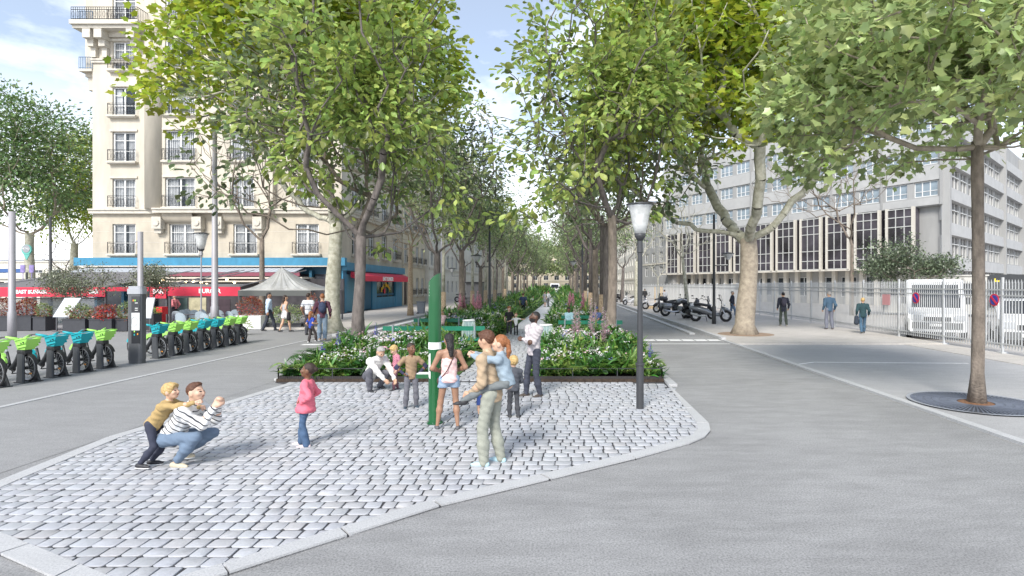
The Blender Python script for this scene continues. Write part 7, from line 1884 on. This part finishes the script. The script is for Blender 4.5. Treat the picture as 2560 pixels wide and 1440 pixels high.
# 3 girl in pink
person('small girl in bright pink tunic and blue jeans standing alone on the setts', 765, 1118, 1.28, -97, 'brown', 'dark', 'bun', dict(col=(.72, .16, .22), name='tunic', hem=.06, flare=.025, loose=.012), dict(col=(.06, .11, .20), name='jeans', flare=.014, loose=.004),
       dict(col=(.70, .58, .58)), child=True, lean=(0, -.06, 1), hands={'L': (-.10, .02, .54), 'R': (.10, .03, .54)}, elbow={'L': (-.7, -1, .1), 'R': (.7, -1, .1)}, feet={'L': (-.05, -.02, .045), 'R': (.06, .07, .045)}, head=(0, -8))
# 4-5
person('grey-haired man in white shirt crouching to tie a child\'s shoe', 944, 979, 1.74, 128, 'light', 'grey', 'short', dict(col=(.66, .65, .62), name='shirt', loose=.014, collar=1), dict(col=(.12, .12, .14), loose=.008), (.02, .02, .025),
       pelvis=(0, -.16, .20), lean=(0, .60, .80), hands={'R': (-.02, .24, .085), 'L': (-.13, .24, .09)}, elbow={'R': (.7, .1, .3), 'L': (-.5, .2, .3)}, feet={'R': (.10, -.02, .045), 'L': (-.10, -.10, .06)}, knee={'R': (.5, 1, .5), 'L': (-.3, 1, .2)}, head=(0, 38), beard=True)
person('small blond boy in red plaid shirt having his shoe tied', 991, 977, 1.06, -128, 'pale', 'blond', 'mop', dict(col=(.62, .30, .36), pat='plaid', col2=(.28, .04, .10), scale=14, name='plaid_shirt', hem=.03), dict(col=(.14, .065, .085), loose=.003), dict(col=(.04, .04, .045), sole=1), child=True,
       feet={'R': (.05, -.05, .045), 'L': (-.05, .08, .045)}, head=(0, 32), hands={'L': (-.16, .06, .46), 'R': (.14, .12, .50)})
# 6
person('boy in brown tee over navy sleeves with hands on hips left of the green totem', 1028, 1021, 1.31, 158, 'brown', 'dark', 'buzz', dict(col=(.30, .205, .125), sleeve='short', under=(.03, .03, .07), name='tee', hem=.03), dict(col=(.13, .13, .15), loose=.008), (.04, .06, .08), child=True,
       hands={'L': (-.115, .05, .53), 'R': (.115, .05, .53)}, elbow={'L': (-1, -.35, .1), 'R': (1, -.35, .1)}, feet={'L': (-.075, 0, .045), 'R': (.085, .02, .045)}, head=(-28, 0))
# 7 woman at the totem
o, J = person('woman with long black hair in pink camisole and denim shorts, seen from behind', 1123, 1076, 1.60, -14, 'tan', 'black', 'long', dict(col=(.78, .52, .50), sleeve='none', name='camisole', hem=.012, flare=.006, loose=.006), dict(kind='shorts', col=(.27, .36, .48), len=.36), (.10, .10, .11), female=True,
       hands={'L': (-.10, .12, .60), 'R': (.10, .13, .60)}, elbow={'L': (-.7, -.5, -.6), 'R': (.7, -.5, -.6)}, feet={'L': (-.12, .03, .045), 'R': (.085, -.02, .045)}, head=(-14, 8))
H = 1.6; worn('shoulder_bag', 'brown shoulder bag strap and pouch across the back of the black-haired woman', 'bag', J, [P_cone(J['sh'][1]*.75+J['nb']*.25-J['F']*.045*H+J['T']*.02*H, J['pel']+J['T']*.08*H-J['F']*.085*H-J['R']*.03*H, .009, .009), P_cone(J['pel']+J['T']*.08*H-J['F']*.085*H-J['R']*.03*H, J['pel']-J['T']*.01*H-J['R']*.10*H-J['F']*.02*H, .009, .009), P_ell(J['pel']-J['T']*.03*H-J['R']*.11*H+J['F']*.02*H, np.stack([J['R'], J['F'], J['T']]), (.022, .06, .055))], cloth_mat('bag_leather', (.07, .04, .03)), .008, k=.01)
# 8-9 tall man carrying the girl
person('tall man in tan jumper and sage trousers carrying a girl piggyback', 1230, 1164, 1.80, -72, 'light', 'brown', 'mop', dict(col=(.40, .30, .20), name='jumper', loose=.008, hem=.04, collar=1), dict(col=(.31, .32, .27), loose=.007, flare=.003), dict(col=(.42, .60, .66), sole=1),
       lean=(0, .12, 1), hands={'L': (-.10, .13, .54), 'R': (.12, .13, .54)}, elbow={'L': (-.4, -1, -.6), 'R': (.4, -1, -.6)}, feet={'L': (-.065, .035, .045), 'R': (.07, -.04, .045)}, head=(0, 4))
person('girl with ginger ponytail in denim jacket riding on the tall man\'s back', 1230, 1164, 1.34, -80, 'pale', 'ginger', 'ponytail', dict(col=(.27, .34, .40), name='denim_jacket', loose=.014, hem=.01, collar=1), dict(col=(.15, .165, .17), loose=.003, name='leggings'), dict(col=(.025, .025, .028), boot=1, dir=((0, 1, -.15), (0, 1, -.15))), child=True,
       pelvis=(0, -.155, .835), lean=(0, .26, .97), hands={'L': (-.05, .19, 1.10), 'R': (.06, .19, 1.10)}, elbow={'L': (-1, -.2, -.3), 'R': (1, -.2, -.3)}, feet={'L': (-.155, .245, .665), 'R': (.155, .245, .665)}, knee={'L': (-.6, 1, .5), 'R': (.6, 1, .5)}, head=(0, -4))
# 10-12
person('small blond child in charcoal hooded jacket behind the tall man', 1284, 1046, 1.14, -25, 'pale', 'blond', 'mop', dict(col=(.07, .075, .09), name='jacket', loose=.022, hem=.03, collar=1), dict(col=(.05, .052, .06), loose=.006), dict(col=(.05, .05, .05), sole=1), child=True, hands={'L': (-.10, .16, .60), 'R': (.10, .17, .62)}, feet={'L': (-.05, .05, .045), 'R': (.06, -.04, .045)})
person('toddler in red plaid shirt half hidden in front of the tall man\'s legs', 1204, 1048, .84, -40, 'light', 'brown', 'short', dict(col=(.45, .05, .06), pat='plaid', col2=(.08, .05, .12), scale=16, name='plaid_shirt', hem=.05), dict(kind='shorts', col=(.04, .08, .28), len=.8, name='shorts'), dict(col=(.05, .06, .09), boot=1), child=True, det=1, lean=(0, .25, 1))
person('bearded man in pale grey sweatshirt and dark jeans with crossed arms', 1335, 993, 1.84, -128, 'dark', 'black', 'buzz', dict(col=(.48, .44, .45), name='sweatshirt', loose=.010, hem=.02, collar=1), dict(col=(.04, .045, .065), name='jeans', loose=.003), dict(col=(.07, .055, .045)),
       hands={'L': (.075, .10, .675), 'R': (-.075, .12, .655)}, elbow={'L': (-.5, -.1, -1), 'R': (.5, -.1, -1)}, feet={'L': (-.06, -.04, .045), 'R': (.07, .06, .045)}, head=(18, -14), beard=True)
# 13-19 on the path
D2 = .6
person('boy in black tee walking hand in hand on the garden path', 1273, 838, 1.42, 172, 'pale', 'ginger', 'mop', dict(col=(.02, .02, .022), sleeve='short', name='tee'), dict(col=(.06, .06, .07)), (.3, .3, .3), child=True, det=D2, feet={'L': (-.05, .07, .045), 'R': (.05, -.07, .06)})
person('small child in white tee with arms stretched out on the garden path', 1290, 839, 1.08, 180, 'pale', 'ginger', 'short', dict(col=(.74, .74, .72), sleeve='short', name='tee', hem=.04), dict(col=(.03, .03, .035)), (.05, .05, .05), child=True, det=D2, hands={'L': (-.36, .03, .72), 'R': (.34, .03, .62)}, elbow={'L': (0, -1, -.2), 'R': (0, -1, -.2)})
person('man in navy shirt standing with his back turned at the left edge of the path', 1308, 791, 1.78, 12, 'light', 'brown', 'short', dict(col=(.04, .06, .12), sleeve='short'), dict(col=(.015, .015, .02)), (.02, .02, .02), det=D2)
person('person in white sitting with bent knees at the edge of the left bed', 1333, 768, 1.72, 90, 'light', 'dark', 'short', dict(col=(.70, .72, .74)), dict(col=(.30, .36, .44)), (.6, .6, .6), det=D2, pelvis=(0, -.10, .27), lean=(0, .35, .93), feet={'L': (-.06, .18, .045), 'R': (.06, .14, .045)}, hands={'L': (-.1, .12, .42), 'R': (.1, .12, .42)})
person('woman in grey dress standing in a couple on the far path', 1362, 768, 1.70, 40, 'light', 'dark', 'bun', dict(col=(.30, .31, .34), sleeve='short', hem=.06, name='dress'), dict(kind='skirt', col=(.30, .31, .34), len=.7), (.05, .05, .05), female=True, det=D2)
person('man in white shirt and grey trousers standing in a couple on the far path', 1371, 768, 1.76, -60, 'light', 'dark', 'short', dict(col=(.72, .72, .72)), dict(col=(.16, .17, .19)), (.03, .03, .03), det=D2)
person('tiny distant walker in white shirt at the far end of the path', 1391, 741, 1.75, 0, 'light', 'dark', 'short', dict(col=(.7, .7, .7)), dict(col=(.12, .16, .26)), (.03, .03, .03), det=D2)
# 20-22 seated on benches
def seated(label, px, d, H, face, skin, hair, style, top, bottom, shoes, **k):
    X = (px-VX)*d/F_PX; a = dict(pelvis=(0, -.02, .475/H+.045), hands={'L': (-.05, .17, .36), 'R': (.05, .17, .36)}, feet={'L': (-.06, .25, .045), 'R': (.06, .28, .045)}, knee={'L': (-.1, 1, 1), 'R': (.1, 1, 1)}, head=(0, 18), det=D2); a.update(k)
    return person(label, px, 0, H, face, skin, hair, style, top, bottom, shoes, loc=(X, d, 0), **a)
seated('person in pale pink jacket and jeans seated on the bench behind the green totem', 1102, 24.72, 1.68, -160, 'light', 'blond', 'long', dict(col=(.72, .48, .46), name='jacket', loose=.018), dict(col=(.30, .42, .52), name='jeans'), (.75, .75, .75), female=True)
seated('woman in light blue top with hair bun reading on the right bench', 1423, 27.22, 1.70, 172, 'brown', 'black', 'bun', dict(col=(.36, .56, .62)), dict(col=(.06, .09, .17), name='jeans'), (.1, .1, .1), female=True, head=(25, 30))
seated('person in blue cap and dark shorts seated at the right end of the right bench', 1491, 27.22, 1.72, -150, 'tan', 'dark', 'cap', dict(col=(.10, .14, .30), sleeve='short'), dict(col=(.03, .035, .06)), (.1, .1, .12))
# 23-27 walkers on the left
person('man in light blue shirt and dark trousers striding past the terrace', 672, 829, 2.0, 52, 'tan', 'black', 'short', dict(col=(.46, .57, .70), name='shirt', hem=.05, loose=.012), dict(col=(.03, .035, .05)), (.03, .03, .03), det=D2, feet={'L': (-.04, -.13, .06), 'R': (.04, .15, .045)}, hands={'L': (-.16, .10, .50), 'R': (.16, -.06, .50)}, head=(20, 0))
o, J = person('woman with long dark hair in grey top and white skirt striding past the terrace', 713, 831, 1.88, 40, 'light', 'dark', 'long', dict(col=(.40, .40, .42), sleeve='none', name='top'), dict(kind='skirt', col=(.72, .70, .68), len=.5), (.04, .04, .04), female=True, det=D2, feet={'L': (-.04, -.13, .06), 'R': (.04, .12, .045)})
worn('black_coat', 'black jacket hanging from the arm of the woman in the white skirt', 'jacket', J, [P_cone(J['wr'][1], J['wr'][1]-np.array([0, 0, .28]), .07, .11)], cloth_mat('coat_black', (.015, .015, .018)), .014)
o, J = person('man in white and grey tee walking behind the backpack man', 771, 838, 2.0, 10, 'tan', 'dark', 'short', dict(col=(.55, .56, .58), sleeve='short', pat='stripe', col2=(.28, .29, .33), scale=1.4), dict(col=(.05, .05, .06)), (.05, .05, .05), det=D2)
person('little girl with ginger blond hair in blue top holding the backpack man\'s hand', 778, 857, 1.34, 30, 'light', 'ginger', 'long', dict(col=(.03, .07, .38), sleeve='short', name='top'), dict(col=(.05, .04, .04), flare=.01), (.75, .75, .74), child=True, det=D2, feet={'L': (-.05, -.05, .045), 'R': (.05, .14, .07)}, hands={'R': (.17, .06, .60)})
o, J = person('man in maroon checked shirt and pale jeans with a navy backpack', 806, 852, 2.02, -22, 'light', 'ginger', 'short', dict(col=(.13, .035, .05), pat='plaid', col2=(.05, .03, .06), scale=9, name='checked_shirt', loose=.012), dict(col=(.21, .28, .36), name='jeans', loose=.010), dict(col=(.40, .24, .13), sole=1), det=D2, feet={'L': (-.06, .10, .045), 'R': (.05, -.08, .06)}, hands={'L': (-.2, .03, .50)})
backpack(J, 'navy backpack on the man in the maroon checked shirt', (.035, .05, .10))
# 28-33 right pavement
o, J = person('man in black padded jacket and jeans walking beside the pale forked plane', 1831, 799, 1.92, 100, 'light', 'grey', 'buzz', dict(col=(.025, .028, .045), name='jacket', loose=.016, hem=.06, collar=1), dict(col=(.12, .18, .28), name='jeans'), (.03, .03, .03), det=D2, groundz=.06, feet={'L': (-.05, -.14, .06), 'R': (.05, .12, .045)})
o, J = person('person in dark jacket and olive trousers with backpack walking along the fence', 1958, 818, 1.92, 8, 'light', 'black', 'short', dict(col=(.03, .03, .045), name='jacket', loose=.016, hem=.08, collar=1), dict(col=(.06, .075, .06)), (.45, .40, .34), det=D2, groundz=.06, feet={'L': (-.07, .03, .045), 'R': (.09, -.03, .045)})
backpack(J, 'dark grey backpack on the walker in olive trousers', (.06, .055, .08))
person('man in blue denim jacket and grey trousers walking along the fence', 2073, 826, 1.98, 0, 'light', 'grey', 'short', dict(col=(.07, .13, .20), name='denim_jacket', loose=.013, hem=.03, collar=1), dict(col=(.19, .20, .25), loose=.01), (.12, .10, .10), det=D2, groundz=.06, feet={'L': (-.06, .02, .045), 'R': (.09, .0, .045)})
o, J = person('blond person in teal jacket and jeans walking next to the picket fence', 2157, 837, 1.72, 20, 'light', 'blond', 'mop', dict(col=(.02, .055, .065), name='jacket', loose=.016, hem=.06, collar=1), dict(col=(.06, .12, .19), name='jeans'), (.05, .05, .05), det=D2, groundz=.06, feet={'L': (-.04, -.08, .06), 'R': (.05, .12, .045)})
worn('shopping_bag', 'dark shopping bag carried by the blond person in the teal jacket', 'bag', J, [P_cone(J['wr'][-1]-np.array([0, 0, .12]), J['wr'][-1]-np.array([0, 0, .38]), .09, .12)], cloth_mat('bag_dark', (.03, .04, .06)), .014)
person('distant person in dark coat near the grey garage at the end of the hoarding', 1612, 757, 1.8, 0, 'light', 'dark', 'short', dict(col=(.02, .02, .03), loose=.03, hem=.08), dict(col=(.04, .05, .08)), (.03, .03, .03), det=D2, groundz=.06)
person('distant person in grey jacket standing behind the motorcycles', 1661, 766, 1.8, 0, 'light', 'dark', 'short', dict(col=(.30, .31, .33), loose=.03, hem=.05), dict(col=(.10, .13, .2)), (.03, .03, .03), det=D2, groundz=.06)
person('person in pink shirt standing at the terrace entrance right of the red cabinet', 437, 805, 1.75, -80, 'light', 'grey', 'short', dict(col=(.70, .22, .24)), dict(col=(.02, .02, .03)), (.03, .03, .03), det=D2)
# ================================================================= CAMERA, LIGHT, SKY
cam = bpy.data.cameras.new('camera'); co = bpy.data.objects.new('camera', cam); COL.objects.link(co)
co.location = (0, 0, CAM_H); co.rotation_euler = (R(90), 0, 0)
cam.sensor_fit = 'HORIZONTAL'; cam.sensor_width = 36; cam.lens = 36*F_PX/2560
cam.shift_x = -(VX-1280)/2560; cam.shift_y = (VY-720)/2560
cam.clip_start = .1; cam.clip_end = 4000
SC.camera = co
w = bpy.data.worlds.new('World'); SC.world = w; w.use_nodes = True
nt = w.node_tree; L = nt.links.new; bg = nt.nodes['Background']
sky = nt.nodes.new('ShaderNodeTexSky'); sky.sky_type = 'NISHITA'; sky.sun_disc = False
SUN_EL, SUN_AZ = 41, -163       # azimuth measured from +Y, clockwise; behind the camera to the left
sky.sun_elevation = R(SUN_EL); sky.sun_rotation = R(SUN_AZ); sky.altitude = 50; sky.air_density = 1.0; sky.dust_density = .5; sky.ozone_density = 1.0
tc = nd(nt, 'ShaderNodeTexCoord')
sp = nd(nt, 'ShaderNodeSeparateXYZ'); L(tc.outputs['Generated'], sp.inputs[0])
mp = nd(nt, 'ShaderNodeMapping'); mp.inputs['Scale'].default_value = (1, 1, 2.6); L(tc.outputs['Generated'], mp.inputs['Vector'])
no = nd(nt, 'ShaderNodeTexNoise', Scale=3.6, Detail=9.0, Roughness=.58); L(mp.outputs[0], no.inputs['Vector'])
cl = nd(nt, 'ShaderNodeMapRange'); cl.inputs['From Min'].default_value = .50; cl.inputs['From Max'].default_value = .72; cl.inputs['To Max'].default_value = .75; cl.inputs['To Min'].default_value = .16; L(no.outputs['Fac'], cl.inputs[0])
hz = nd(nt, 'ShaderNodeMapRange'); hz.inputs['From Min'].default_value = .34; hz.inputs['From Max'].default_value = .06; L(sp.outputs['Z'], hz.inputs[0])
mxx = nd(nt, 'ShaderNodeMath', operation='MAXIMUM'); L(cl.outputs[0], mxx.inputs[0]); L(hz.outputs[0], mxx.inputs[1])
mix = nd(nt, 'ShaderNodeMix', data_type='RGBA'); L(mxx.outputs[0], mix.inputs['Factor']); L(sky.outputs[0], mix.inputs['A'])
mix.inputs['B'].default_value = (10.5, 10.7, 11.0, 1)
L(mix.outputs['Result'], bg.inputs['Color']); bg.inputs['Strength'].default_value = .11
sl = bpy.data.lights.new('sun', 'SUN'); so = bpy.data.objects.new('sun', sl); COL.objects.link(so)
sl.energy = 2.8; sl.angle = R(18); sl.color = (1, .96, .89)
a = R(SUN_AZ); e = R(SUN_EL)
to_sun = Vector((math.sin(a)*math.cos(e), math.cos(a)*math.cos(e), math.sin(e)))
so.rotation_euler = to_sun.to_track_quat('Z', 'Y').to_euler(); so.location = (0, 0, 60)
SC.view_settings.view_transform = 'Standard'; SC.view_settings.look = 'None'; SC.view_settings.gamma = 1
SC.view_settings.exposure = .82
SC.render.engine = 'CYCLES'
print('build seconds', round(time.time()-T0, 1))
